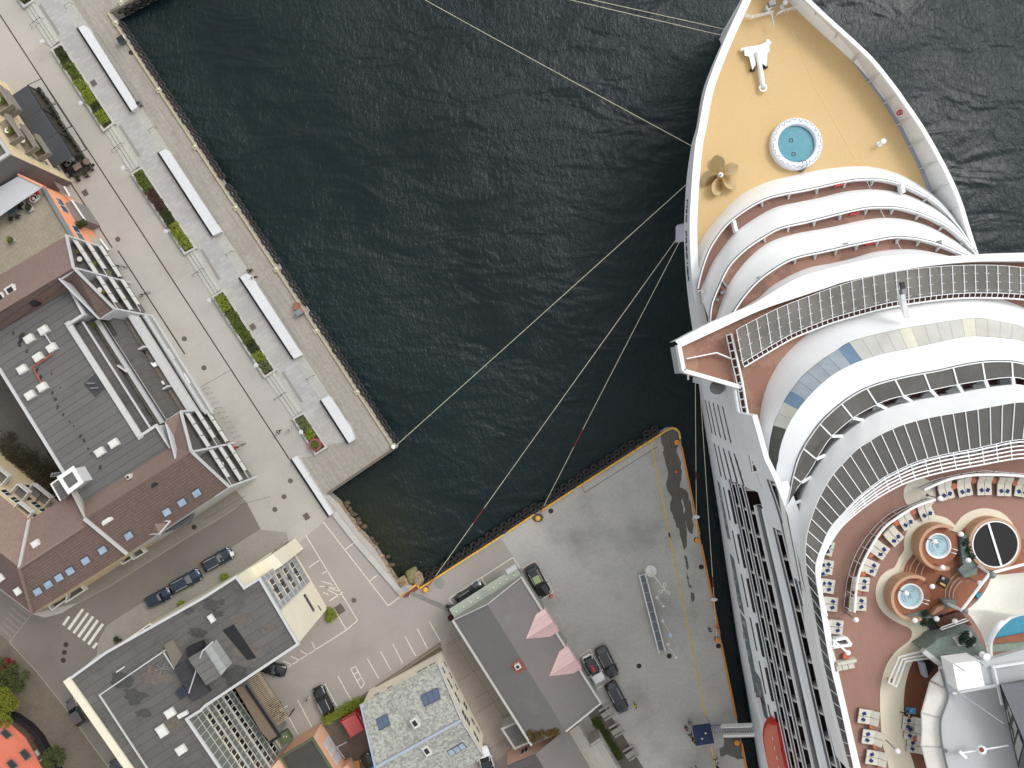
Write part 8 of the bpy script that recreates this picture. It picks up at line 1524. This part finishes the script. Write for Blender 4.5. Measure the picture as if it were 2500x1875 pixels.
# small bits: sign, orange cone, hydrants
b_ = P(1004, 1446); t = thing('sign', b_, 'grey sign board leaning over the yellow kerb at the rocky corner', 'sign'); MB().tube([b_, b_+Vector((0, 0, 2.2))], .04, 6).build('pole', WHITE, t); e = P(991, 1438, 2.3); MB().box(e, (.85, .6, .06), -.5).build('board', mat('grey_sign', (136, 148, 156)), t)
b_ = P(1651, 1152); t = thing('marker', b_, 'small orange marker on the dark damp patch', 'marker'); MB().lathe(b_, [(.22, 0), (.2, .1), (.06, .5), (.02, .52)], 12).build('cone', mat('cone_orange', (226, 110, 78)), t)
b_ = P(1345, 1455); t = thing('marker', b_, 'red and white post by the car with the green panel', 'marker'); MB().lathe(b_, [(.28, 0), (.28, .1), (.12, .15), (.12, .8), (.05, .85)], 12).build('post', mat('post_red', (200, 70, 60)), t); MB().lathe(b_+Vector((0, 0, .5)), [(.13, 0), (.13, .2)], 12).build('band', WHITE, t)
sheet('rust_patch', [(984, 1458), (990, 1449), (1018, 1430), (1022, 1438), (1000, 1455), (988, 1460)], mat('rust_red_concrete', (122, 66, 58), var=.2, fine=.2), 5); 
MB_ = MB(); MB_.bar(P(1005, 1448, .05), P(1105, 1490, .05), .5, .01); 
tag(MB_.build('worn_trench', mat('gravel_trench', (126, 124, 116), var=.2, vs=1, fine=.25), origin=(0, 0, 0)), kind='structure')
# litter bins on the pier
for (x, y, l, dx) in ((303, 103, 'grey litter bin with an open dark front on the upper pier', 1), (735, 764, 'grey litter bin with a red and white edge on the lower pier', 0)):
    c = P(x, y); t = thing('litter_bin', c, l, 'litter bin', 'litter bins on the pier'); MB().box((c.x, c.y, 0), (.9, .7, 1.1), TA, z0=.02).build('body', mat('bin_grey', (98, 104, 106)), t); MB().box((c.x, c.y, 0), (1.0, .8, .08), TA, z0=1.13).build('lid', mat('bin_lid', (124, 128, 130)) if not dx else DARK, t); MB().box((c.x+.35, c.y+.35, 0), (.12, .7, .5), TA, z0=.6).build('flap', WHITE if dx else mat('post_red', (200, 70, 60)), t)
c = P(726, 748); t = thing('barrel_table', c, 'round rust brown tub beside the lower litter bin', 'tub'); MB().lathe(c, [(.5, 0), (.55, .3), (.55, .4), (.5, .4), (.48, .3), (.02, .28)], 20).build('body', mat('rust_tub', (146, 102, 82)), t)
t = thing('litter_bin', P(344, 257), 'small dark bin at the lower end of the uppermost wall bench', 'litter bin', 'litter bins on the pier'); c = P(344, 257); MB().box((c.x, c.y, 0), (.6, .6, .9), TA, z0=.02).build('body', GREYM, t); MB().box((c.x, c.y, 0), (.4, .4, .05), TA, z0=.93).build('opening', DARK, t)
# planter lamps
pl0 = None
for i, (x, y, l) in enumerate(((130, 121, 'at the top of the uppermost long planter'), (222, 268, 'at the lower half of the uppermost long planter'), (323, 423, 'at the top of the purple-leaved planter'), (425, 574, 'at the lower half of the purple-leaved planter'), (528, 738, 'at the top of the third long planter'), (640, 893, 'at the lower end of the third long planter'), (747, 1052, 'beside the short planter'))):
    c = P(x, y); l = 'slim lamp with a clear round head '+l
    if pl0 is None:
        pl0 = thing('street_lamp', (0, 0, 0), l, 'street lamp', 'slim lamps along the planters'); ORG[pl0.name] = Vector((0, 0, 0)); MB().tube([(0, 0, 0), (0, 0, 2.7)], .04, 6).build('pole', STEEL, pl0); MB().lathe((0, 0, 2.7), [(.06, 0), (.3, .12), (.32, .2), (.3, .24), (.05, .26)], 16).build('lamp_head', mat('lamp_head_grey', (190, 192, 194), rough=.25), pl0); MB().lathe((0, 0, 0), [(.12, 0), (.12, .06)], 10).build('base', STEEL, pl0); pl0.location = c
    else: dup(pl0, c, 0, l)
# step handrails
for i, (x, y, l) in enumerate(((95, 58, 'on the steps above the uppermost long planter'), (292, 362, 'on the steps below the uppermost long planter'), (488, 665, 'on the steps below the purple-leaved planter'), (688, 966, 'on the steps above the short planter'))):
    c = P(x, y); t = thing('handrail', c, 'thin dark handrail '+l, 'handrail', 'handrails on the steps'); u = Vector((math.cos(TA), math.sin(TA), 0)); mb = MB(); mb.tube([c-u*1.1, c-u*1.0+Vector((0, 0, .85)), c+u*.9+Vector((0, 0, 1.1)), c+u*1.0], .03, 5); mb.build('rail', DARK, t); mb = MB(); mb.bar(c-u*.1, c-u*.1+Vector((0, 0, 1)), .05); mb.build('post', DARK, t)
for i, (x, y, l) in enumerate(((170, 16, 'right of the upper edge strip'), (374, 318, 'between the upper two wall benches'), (562, 620, 'between the second and third wall bench'), (758, 922, 'between the third and short wall bench'))):
    c = P(x, y); t = thing('handrail', c, 'thin curved handrail '+l, 'handrail', 'handrails by the benches'); u = Vector((math.cos(TA), math.sin(TA), 0)); mb = MB(); mb.tube([c-u*.5, c-u*.45+Vector((0, 0, .85)), c+u*.5+Vector((0, 0, .85)), c+u*.6], .03, 5); mb.build('rail', DARK, t)
# bicycle stands
bs0 = None
for i in range(12):
    p = lerp(P(504, 948), P(587, 1078), i/11) if i < 12 else None; c = p; l = 'low metal bicycle stand in the row in front of the white facade'
    if bs0 is None:
        bs0 = thing('bicycle_stand', (0, 0, 0), l, 'bicycle stand', 'bicycle stands'); ORG[bs0.name] = Vector((0, 0, 0)); mb = MB(); mb.tube([(-.4, 0, 0), (-.35, 0, .5), (.1, 0, .8), (.4, 0, .5), (.45, 0, 0)], .025, 5); mb.build('hoop', GREYM, bs0); bs0.location = c; bs0.rotation_euler = (0, 0, TA-.3)
    else: dup(bs0, c, TA-.3+rr.uniform(-.1, .1), l)
# bicycles
def bicycle(x, y, a, l, box=None):
    c = P(x, y); t = thing('bicycle', c, l, 'bicycle'); M = Matrix.Rotation(a, 3, 'Z'); T_ = lambda p: c+M @ Vector(p)
    for s in (-.55, .55): mb = MB(); mb.tube([T_((s+.33*math.cos(k*.45), .12*math.sin(k*.45)*.6, .35+.31*math.sin(k*.45))) for k in range(14)], .03, 5, True); mb.build('wheel', BLACK, t)
    mb = MB(); [mb.tube([T_(p), T_(q_)], .025, 5) for p, q_ in (((-.55, 0, .35), (-.1, 0, .35)), ((-.1, 0, .35), (.35, 0, .85)), ((-.2, 0, .85), (.35, 0, .85)), ((-.1, 0, .35), (-.2, 0, .95)), ((.35, 0, .95), (.55, 0, .35)), ((-.2, 0, .85), (-.55, 0, .35)))]; mb.build('frame', DARK, t); mb = MB(); mb.tube([T_((.3, -.28, 1.0)), T_((.38, 0, 1.0)), T_((.3, .28, 1.0))], .025, 5); mb.build('handlebar', DARK, t); MB().box(T_((-.22, 0, .98)), (.26, .14, .06), a).build('saddle', DARK, t)
    if box: MB().box(T_((-.6, 0, .8)), (.4, .35, .3), a).build('basket', box, t)
bicycle(355, 719, .35, 'dark bicycle lying across the drain beside the balconies'); bicycle(299, 651, -.2, 'thin bicycle leaning beside the upper balconies'); bicycle(588, 1088, .45, 'bicycle with a red rear basket at the end of the stands', RED)
# picnic tables
pt0 = None
for i, (x, y, l) in enumerate(((1482.5, 1742, 'nearest the parked black cars'), (1507.4, 1784, 'middle one, darker'), (1541.5, 1841, 'lowest of three'))):
    c = P(x, y, .6); c.z = 0; l = 'weathered picnic table with benches '+l
    if pt0 is None:
        pt0 = thing('picnic_table', (0, 0, 0), l, 'picnic table', 'picnic tables'); ORG[pt0.name] = Vector((0, 0, 0)); pw = mat('grey_picnic_wood', (158, 152, 144), rough=.9, var=.1, fine=.15); mb = MB(); [mb.box((0, -.2+.19*k, .72), (1.7, .17, .05)) for k in range(4)]; mb.build('table_top', pw, pt0); MB().box((0, .85, .45), (1.7, .3, .05)).build('bench', pw, pt0); MB().box((0, -.68, .45), (1.7, .28, .05)).build('bench', pw, pt0); mb = MB(); [mb.bar((a, -.75, .4), (a, .9, .4), .07) or mb.bar((a, -.4, 0), (a, .1, .7), .07) or mb.bar((a, .6, 0), (a, .15, .7), .07) for a in (-.6, .6)]; mb.build('leg', DARK, pt0); pt0.location = c; pt0.rotation_euler = (0, 0, TA)
    else: dup(pt0, c, TA, l)
# street signs near the corner of the long building
c = P(578, 1345); t = thing('sign', c, 'small white sign box on two posts beside the parked cars', 'sign'); MB().box((c.x, c.y, 0), (.5, .6, .1), .3, z0=2.0).build('board', WHITE, t); mb = MB(); mb.bar(c, c+Vector((0, 0, 2)), .08); mb.bar(P(584, 1357), P(584, 1357, 1.4), .06); mb.build('pole', RIM, t)
W = [P(665, 1349, 2.2), P(695, 1330, 2.2), P(709, 1353, 2.2), P(679, 1374, 2.2)]; c = sum(W, Vector())/4; t = thing('glass_shelter', Vector((c.x, c.y, 0)), 'small brown glass roofed cellar well at the corner of the long building', 'shelter'); MB().prism([(p.x, p.y) for p in W], 2.05, 2.2).build('roof', mat('brown_glass', (82, 70, 66), rough=.15, var=.3, vs=1), t); mb = MB(); [mb.bar(Vector((p.x, p.y, 0)), p, .1) for p in W]; mb.build('post', DARK, t)
# ================================================================ cars
def rrect(l, w_, r, n=5):
    out = []
    for cx, cy, a0 in ((l/2-r, w_/2-r, 0), (-l/2+r, w_/2-r, 90), (-l/2+r, -w_/2+r, 180), (l/2-r, -w_/2+r, 270)):
        for k in range(n+1): a = math.radians(a0+90*k/n); out.append((cx+r*math.cos(a), cy+r*math.sin(a)))
    return out
TYC = mat('car_tyre', (24, 24, 25), rough=.8); RIMC = mat('wheel_rim', (150, 152, 154), rough=.3, metal=.8); LENS = mat('head_lamp_lens', (206, 212, 216), rough=.15); TAIL = mat('tail_lamp_red', (130, 18, 20), rough=.2); CGL = mat('car_glass', (20, 28, 32), rough=.04, spec=.9, var=.05)
def paint(n, rgb, metal=.3): 
    m = mat(n, rgb, rough=.22, metal=metal, var=.02, fine=0); m.node_tree.nodes['Principled BSDF'].inputs['Coat Weight'].default_value = .8; return m
def car(x, y, dx, dy, L_, W_, pm, label, roofm=None, wagon=True, rails=True, roofglass=None, extra=None):
    c = P(x, y, .8); c.z = 0; a = math.atan2(-dy, dx); t = thing('parked_car', c, label, 'car'); t.rotation_euler = (0, 0, 0); M = Matrix.Rotation(a, 3, 'Z'); T_ = lambda p: c+M @ Vector(p)
    h = 1.5 if wagon else 1.35
    # body: stations along the length, rounded cross-sections
    S = [(-.5, .60, .45, .62), (-.488, .84, .36, .82), (-.46, .93, .3, .95), (-.36, .985, .26, 1.0), (-.15, 1, .24, .98), (.1, 1, .24, .97), (.22, .99, .25, .95), (.36, .97, .27, .86), (.45, .91, .32, .76), (.485, .80, .38, .66), (.5, .58, .45, .56)]
    rings = []
    for s, w_, zb, zt in S:
        hw = W_/2*w_; rings.append([T_((s*L_, j*hw*k, z)) for j, k, z in ((-1, .9, zb), (-1, 1, zb+.12), (-1, 1.0, (zb+zt)/2+.08), (-1, .9, zt-.06), (-1, .72, zt), (0, 0, zt+.035), (1, .72, zt), (1, .9, zt-.06), (1, 1.0, (zb+zt)/2+.08), (1, 1, zb+.12), (1, .9, zb))])
    MB().loft(rings, True, True, True).build('body', pm, t, smooth=True)
    fr, rf, rb, bb_ = .20, .07, (-.36 if wagon else -.25), (-.465 if wagon else -.40)
    def ringz(x0, x1, hw, z, r): return [T_((px+(x0+x1)/2*L_, py, z)) for px, py in rrect((x1-x0)*L_, hw*2, r)]
    base = ringz(bb_, fr, W_*.435, .92, .22); top_ = ringz(rb, rf, W_*.355, h, .2); midr = [lerp(p, q, .55)+Vector((0, 0, .02)) for p, q in zip(base, top_)]
    gh = MB().loft([base, midr, top_], True, False, True).build('windows', CGL, t, smooth=False)
    rp = ringz(rb+.015, rf-.01, W_*.335, h, .16); rp2 = [lerp(p, sum(rp, Vector())/len(rp), .1)+Vector((0, 0, .035)) for p in rp]; rpm = [p+Vector((0, 0, .02)) for p in rp]; rfm = roofm or pm
    MB().loft([rp, rpm, rp2], True, True, True).build('roof', rfm, t, smooth=False)
    mb = MB()
    for s in (-1, 1):
        for (x0, y0, z0), (x1, y1, z1) in (((fr*.97, .40, .93), (rf, .345, h)), ((bb_*.98, .40, .95), (rb, .345, h)), ((-.1, .425, .95), (-.11, .35, h))): mb.bar(T_((x0*L_, s*y0*W_, z0)), T_((x1*L_, s*y1*W_, z1)), .06, .05)
    mb.build('pillar', pm, t)
    if rails:
        mb = MB(); [mb.bar(T_((rb*.9*L_, s*.33*W_, h+.09)), T_((rf*.7*L_, s*.33*W_, h+.09)), .05, .05) for s in (-1, 1)]; mb.build('roof_rail', RIM, t)
    for s in (-1, 1):
        for xx in (-.305, .315):
            w0 = T_((xx*L_, s*(W_/2-.1), .33)); ax = M @ Vector((0, 1, 0)); u = M @ Vector((1, 0, 0)); n = 16; k_r = lambda r, o: [w0+ax*o+u*(r*math.cos(2*math.pi*k/n))+Vector((0, 0, r*math.sin(2*math.pi*k/n))) for k in range(n)]
            wh_ = MB().loft([k_r(.3, -.11), k_r(.33, -.08), k_r(.33, .08), k_r(.3, .11)], True, True, True).build('wheel', TYC, t); MB().loft([k_r(.2, s*.1), k_r(.2, s*.12), k_r(.05, s*.125)], True, False, True).build('rim', RIMC, wh_)
        MB().loft([[T_((.475*L_, s*.36*W_, .62)), T_((.42*L_, s*.455*W_, .66)), T_((.40*L_, s*.43*W_, .8)), T_((.445*L_, s*.33*W_, .745))], [T_((.478*L_, s*.365*W_, .635)), T_((.423*L_, s*.462*W_, .68)), T_((.40*L_, s*.432*W_, .82)), T_((.45*L_, s*.33*W_, .765))]], True, True, True).build('headlight', LENS, t)
        MB().box(T_((-.482*L_, s*.36*W_, .78)), (.1, .3, .12), a).build('tail_light', TAIL, t)
        MB().box(T_((.155*L_, s*(W_/2+.07), .96)), (.12, .2, .12), a+s*.25).build('mirror', pm, t)
    if roofglass: q4 = [T_((p_*L_, s*.25*W_, h+.05)) for p_, s in ((-.18, -1), (.03, -1), (.03, 1), (-.18, 1))]; MB().loft([[p-Vector((0, 0, .02)) for p in q4], q4], True, True, True).build('sun_roof', roofglass, t)
    if extra: [MB().lathe(T_((xx*L_, .02, h+.045)), [(.17, 0), (.17, .015)], 16).build('roof_dot', extra, t) for xx in (-.16, -.075, .01, .09)[:3]]
    return t
BK = paint('black_car_paint', (24, 25, 28), .2); NV = paint('navy_car_paint', (28, 48, 72), .4); GRN = paint('dark_teal_car_paint', (36, 50, 62), .4); DG = paint('dark_grey_car_paint', (62, 62, 66), .5); WHP = paint('white_car_paint', (232, 232, 232), 0); PLM = paint('brown_grey_car_paint', (98, 88, 92), .6); BLU = paint('bright_blue_car_paint', (60, 130, 214), .2)
SILR = paint('pale_roof_paint', (150, 152, 150), .5)
car(530, 1367, 260, -145, 4.7, 1.85, GRN, 'dark teal estate car, upper right of three parked along the street')
car(453, 1419, 305, -165, 4.7, 1.85, NV, 'blue estate car, middle of three parked along the street')
car(386, 1460, 245, -125, 3.9, 1.75, paint('deep_blue_car_paint', (18, 38, 62), .3), 'deep blue hatchback, lower left of three parked along the street', rails=False)
car(186, 1739, -110, -190, 4.0, 1.75, PLM, 'brown-grey hatchback parked by the white wall edge of the long building', rails=False)
car(662, 1632, 200, 60, 4.2, 1.8, BK, 'black car half hidden under the roof edge of the long building', rails=False, wagon=False)
car(789, 1711, -85, -175, 4.2, 1.78, BK, 'black hatchback in the car park with a person standing beside it', rails=True)
car(1147.7, 1450, 260, -165, 4.5, 1.85, DG, 'dark grey estate car in the bay at the warehouse front')
car(1313, 1418, 110, 205, 4.9, 1.95, BK, 'black estate car with a pale green roof panel by the warehouse corner', roofglass=mat('pale_green_panel', (150, 166, 116), rough=.2))
car(1449, 1633.5, 105, 195, 4.3, 1.85, WHP, 'white hatchback with a black roof and red roof dots', roofm=BK, rails=False, extra=mat('red_dot', (220, 50, 56)))
car(1482, 1617, 95, 190, 4.7, 1.9, BK, 'black estate car right beside the white hatchback')
car(1506, 1703, 100, 195, 4.7, 1.9, paint('blue_black_car_paint', (22, 28, 38), .3), 'blue-black estate car nearest the picnic tables')
car(1187, 1862, -70, -200, 4.5, 1.9, WHP, 'white sports coupe at the foot of the stone-roofed house', wagon=False, rails=False, roofm=mat('car_glass', (20, 28, 32)))
car(912, 1872, -120, -120, 4.3, 1.8, BK, 'black car with a blue roof cut by the bottom edge', roofm=BLU, rails=False)
car(293, 1890, -110, -190, 4.3, 1.8, DG, 'dark car cut by the bottom edge near the long building', rails=False)
c = P(1103, 1483); t = thing('motor_scooter', c, 'dark covered motor scooter at the warehouse corner', 'scooter'); MB().lathe((c.x, c.y, 0), [(.45, .3), (.6, .55), (.5, .95), (.15, 1.1)], 14).build('body', BK, t, smooth=True); MB().box((c.x+.55, c.y+.2, .9), (.3, .7, .1), .6).build('handlebar', STEEL, t); [MB().lathe((c.x+s*.6, c.y-s*.25, 0), [(.1, 0), (.25, .15), (.25, .35), (.1, .5)], 10).build('wheel', BLACK, t) for s in (-1, 1)]
c = P(1101, 1506); t = thing('plant_tub', c, 'tub of dark red flowers at the warehouse corner', 'plant pot'); MB().lathe(c, [(.35, 0), (.42, .5), (.38, .5)], 14).build('tub', DARK, t); mb = MB(); leaves(mb, (c.x, c.y, .7), (.45, .45, .25), 200, .08, rr); mb.build('foliage', leafmat('leaf_maroon', (92, 44, 44)), t)
c = P(864, 1868); t = thing('pallet', c, 'tan board sheet lying in the yard beside the black car', 'pallet'); MB().box((c.x, c.y, 0), (1.8, 1.2, .3), .2, z0=.02).build('board', mat('tan_board', (176, 134, 84), var=.15, fine=.2), t)
c = P(826, 1832); mb = MB(); mb.bar(P(822, 1824, .9), P(846, 1812, .9), .1); mb.bar(P(822, 1824, .9), P(842, 1852, .9), .08); [mb.bar(P(*q_), P(*q_, .9), .07) for q_ in ((822, 1824), (846, 1812), (842, 1852))]; t = thing('barrier', c, 'low pipe barrier in the yard behind the peach house', 'barrier'); mb.build('rail', RIM, t)
# ================================================================ people
SKIN = mat('skin', (196, 150, 126), rough=.6)
def person(x, y, face, label, top, legs, hair=(60, 44, 34), seat=0, pose='stand', z0=0.0, arms=.2):
    """face: pixel direction the person looks to.  One skinned body, clothes and hair as parts."""
    c = P(x, y, z0); t = thing('person', c, label, 'person'); a = math.atan2(-face[1], face[0]); M = Matrix.Rotation(a, 3, 'Z'); T_ = lambda p: tuple(M @ Vector(p))
    if pose == 'sit': V = {'pelvis': (0, 0, seat+.1), 'kneeL': (.45, .1, seat+.1), 'kneeR': (.45, -.1, seat+.1), 'footL': (.5, .1, .08), 'footR': (.5, -.1, .08)}; h = seat+.1
    else:
        s = .0 if pose == 'stand' else .25; V = {'pelvis': (0, 0, .92), 'kneeL': (.08+s*.7, .1, .5), 'kneeR': (.04-s*.3, -.1, .5), 'footL': (s, .11, .07), 'footR': (-s*1.1, -.11, .07)}; h = .92
    V.update({'toeL': tuple(Vector(V['footL'])+Vector((.18, .02, -.03))), 'toeR': tuple(Vector(V['footR'])+Vector((.18, -.02, -.03))), 'hipL': (V['pelvis'][0]+.01, .1, h-.04), 'hipR': (.01, -.1, h-.04), 'waist': (.0, 0, h+.18), 'chest': (.01, 0, h+.4), 'neck': (.02, 0, h+.56), 'chin': (.05, 0, h+.63), 'skull': (.03, 0, h+.75), 'crown': (.02, 0, h+.82), 'shL': (0, .19, h+.48), 'shR': (0, -.19, h+.48), 'elL': (.02+arms*.3, .27, h+.2), 'elR': (.02+arms*.3, -.27, h+.2), 'haL': (.1+arms, .24, h+.02), 'haR': (.1+arms, -.24, h+.02), 'fiL': (.14+arms, .22, h-.07), 'fiR': (.14+arms, -.22, h-.07), 'thL': (.16+arms, .19, h), 'thR': (.16+arms, -.19, h)})
    E = [('pelvis', 'waist'), ('waist', 'chest'), ('chest', 'neck'), ('neck', 'chin'), ('chin', 'skull'), ('skull', 'crown')]
    for s in 'LR': E += [('pelvis', 'hip'+s), ('hip'+s, 'knee'+s), ('knee'+s, 'foot'+s), ('foot'+s, 'toe'+s), ('chest', 'sh'+s), ('sh'+s, 'el'+s), ('el'+s, 'ha'+s), ('ha'+s, 'fi'+s), ('ha'+s, 'th'+s)]
    Rd = {'pelvis': .13, 'waist': .12, 'chest': .14, 'neck': .055, 'chin': .07, 'skull': .095, 'crown': .06, 'hip': .1, 'knee': .065, 'foot': .045, 'toe': .035, 'sh': .06, 'el': .042, 'ha': .03, 'fi': .022, 'th': .012}
    def skin(names, edges, k, m, nm, sub=1):
        me = bpy.data.meshes.new(nm); idx = {n: i for i, n in enumerate(names)}; me.from_pydata([T_(V[n]) for n in names], [(idx[a_], idx[b2_]) for a_, b2_ in edges], []); o = bpy.data.objects.new(nm, me); C.objects.link(o); me.materials.append(m); sk = o.modifiers.new('skin', 'SKIN'); sk.use_smooth_shade = True
        if not me.skin_vertices: me.skin_vertices.new() if hasattr(me.skin_vertices, 'new') else None
        bpy.context.view_layer.objects.active = o
        bm = bmesh.new(); bm.from_mesh(me); lay = bm.verts.layers.skin.verify(); bm.verts.ensure_lookup_table()
        for n in names: r = Rd.get(n, Rd.get(n[:-1], .05))*k; sv = bm.verts[idx[n]][lay]; sv.radius = (r, r*(1.25 if n in ('chest', 'pelvis', 'waist') else 1)); sv.use_root = (n == names[0])
        bm.to_mesh(me); bm.free(); s2_ = o.modifiers.new('sub', 'SUBSURF'); s2_.levels = sub; s2_.render_levels = sub; dg = bpy.context.evaluated_depsgraph_get(); me2 = bpy.data.meshes.new_from_object(o.evaluated_get(dg)); bpy.data.objects.remove(o); me2.materials.clear(); me2.materials.append(m); o = bpy.data.objects.new(nm, me2); C.objects.link(o); o.parent = t; ORG[o.name] = ORG[t.name]; return o
    skin(list(V), E, 1.0, SKIN, 'body')
    up = ['chest', 'waist', 'pelvis', 'shL', 'shR', 'elL', 'elR']; V['waL'] = tuple(lerp(Vector(V['elL']), Vector(V['haL']), .75)); V['waR'] = tuple(lerp(Vector(V['elR']), Vector(V['haR']), .75)); Rd['wa'] = .034
    skin(up+['waL', 'waR'], [('chest', 'waist'), ('waist', 'pelvis'), ('chest', 'shL'), ('chest', 'shR'), ('shL', 'elL'), ('shR', 'elR'), ('elL', 'waL'), ('elR', 'waR')], 1.16, top, 'jacket')
    skin(['pelvis', 'hipL', 'hipR', 'kneeL', 'kneeR', 'footL', 'footR'], [('pelvis', 'hipL'), ('pelvis', 'hipR'), ('hipL', 'kneeL'), ('hipR', 'kneeR'), ('kneeL', 'footL'), ('kneeR', 'footR')], 1.13, legs, 'trousers')
    sc_ = Vector(T_(V['skull']))+c; MB().loft([[(sc_.x+r*math.cos(k*.5236)-.015*math.cos(a), sc_.y+r*math.sin(k*.5236)-.015*math.sin(a), sc_.z+z) for k in range(12)] for r, z in ((.108, -.02), (.118, .03), (.1, .09), (.06, .13), (.01, .142))], True, True, True).build('hair', mat('hair_%d' % hair[0], hair), t, smooth=True)
    return t
NVC = mat('navy_cloth', (40, 46, 66)); BKC = mat('black_cloth', (24, 24, 26)); WHC = mat('white_cloth', (220, 222, 226)); HV = mat('hi_vis_yellow', (206, 216, 60)); RDC = mat('red_cloth', (214, 66, 60)); BLC = mat('blue_jeans', (60, 76, 104)); GYC = mat('grey_cloth', (150, 152, 160)); LBC = mat('light_blue_cloth', (170, 188, 214))
person(610, 664, (.84, -.54), 'person in a navy jacket sitting at the upper end of the wall bench', NVC, BKC, pose='sit', seat=.45)
person(621, 681, (.84, -.54), 'person in a white top sitting beside the one in navy', WHC, BKC, pose='sit', seat=.45, arms=.3)
person(685, 1053, (-.8, .5), 'person in dark clothes walking across the plaza', NVC, BKC, pose='walk'); person(713, 1047, (-.8, .5), 'person in white walking beside the short planter', WHC, GYC, pose='walk', hair=(150, 110, 70))
person(756, 1699, (.6, .5), 'person in a pale jacket beside the black hatchback', GYC, WHC)
person(1549, 1717, (.1, -1), 'worker in a yellow high visibility vest walking on the quay', HV, BKC, pose='walk')
person(1672, 1771, (.5, .6), 'person in black standing upper left of the blue tent', BKC, BKC); person(1683, 1790, (.8, -.2), 'person in black at the left edge of the blue tent', BKC, BKC, pose='walk'); person(1689, 1800, (.7, .3), 'second person in black tucked against the blue tent', BKC, NVC)
person(1682, 1760, (.3, .9), 'person with a dark head standing above the blue tent', GYC, BKC)
person(1745, 1850, (1, 0), 'person in a light blue shirt on the yellow line below the tent', LBC, BKC, pose='walk'); person(1748, 1868, (.2, 1), 'person in dark clothes at the bottom edge by the yellow line', BKC, BKC); person(1700, 1872, (.2, 1), 'person in black at the bottom edge left of the yellow line', BKC, BKC, pose='walk'); person(1685, 1874, (.2, 1), 'leftmost person at the bottom edge of the quay', BKC, BLC)
person(1746, 1525, (0, 1), 'worker in a red jacket handling ropes at the quay edge', RDC, mat('orange_cloth', (222, 140, 50))); person(1729, 1533, (.5, 0), 'person in dark blue near the rope worker', mat('blue_cloth', (36, 62, 96)), BKC)
person(2203, 1734, (1, 0), 'person in dark clothes carrying a blue towel on the teak deck', BKC, BKC, z0=ZP+.1, pose='walk'); c = P(*Z8(1492, 612), ZP+.5); t = thing('beach_towel', c, 'blue patterned beach towel spread on the teak under the awnings', 'towel'); MB().box(c, (.95, .6, .05), -.1).build('cloth', mat('blue_pattern_towel', (84, 142, 196), var=.5, vs=3, fine=.4), t)
# fish and small leaning things on deck
person(2268, 1563, (.6, -.6), 'tiny person in green clothes by the grey rock grotto', mat('olive_cloth', (96, 90, 60)), BKC, z0=ZP+.1, arms=.4)
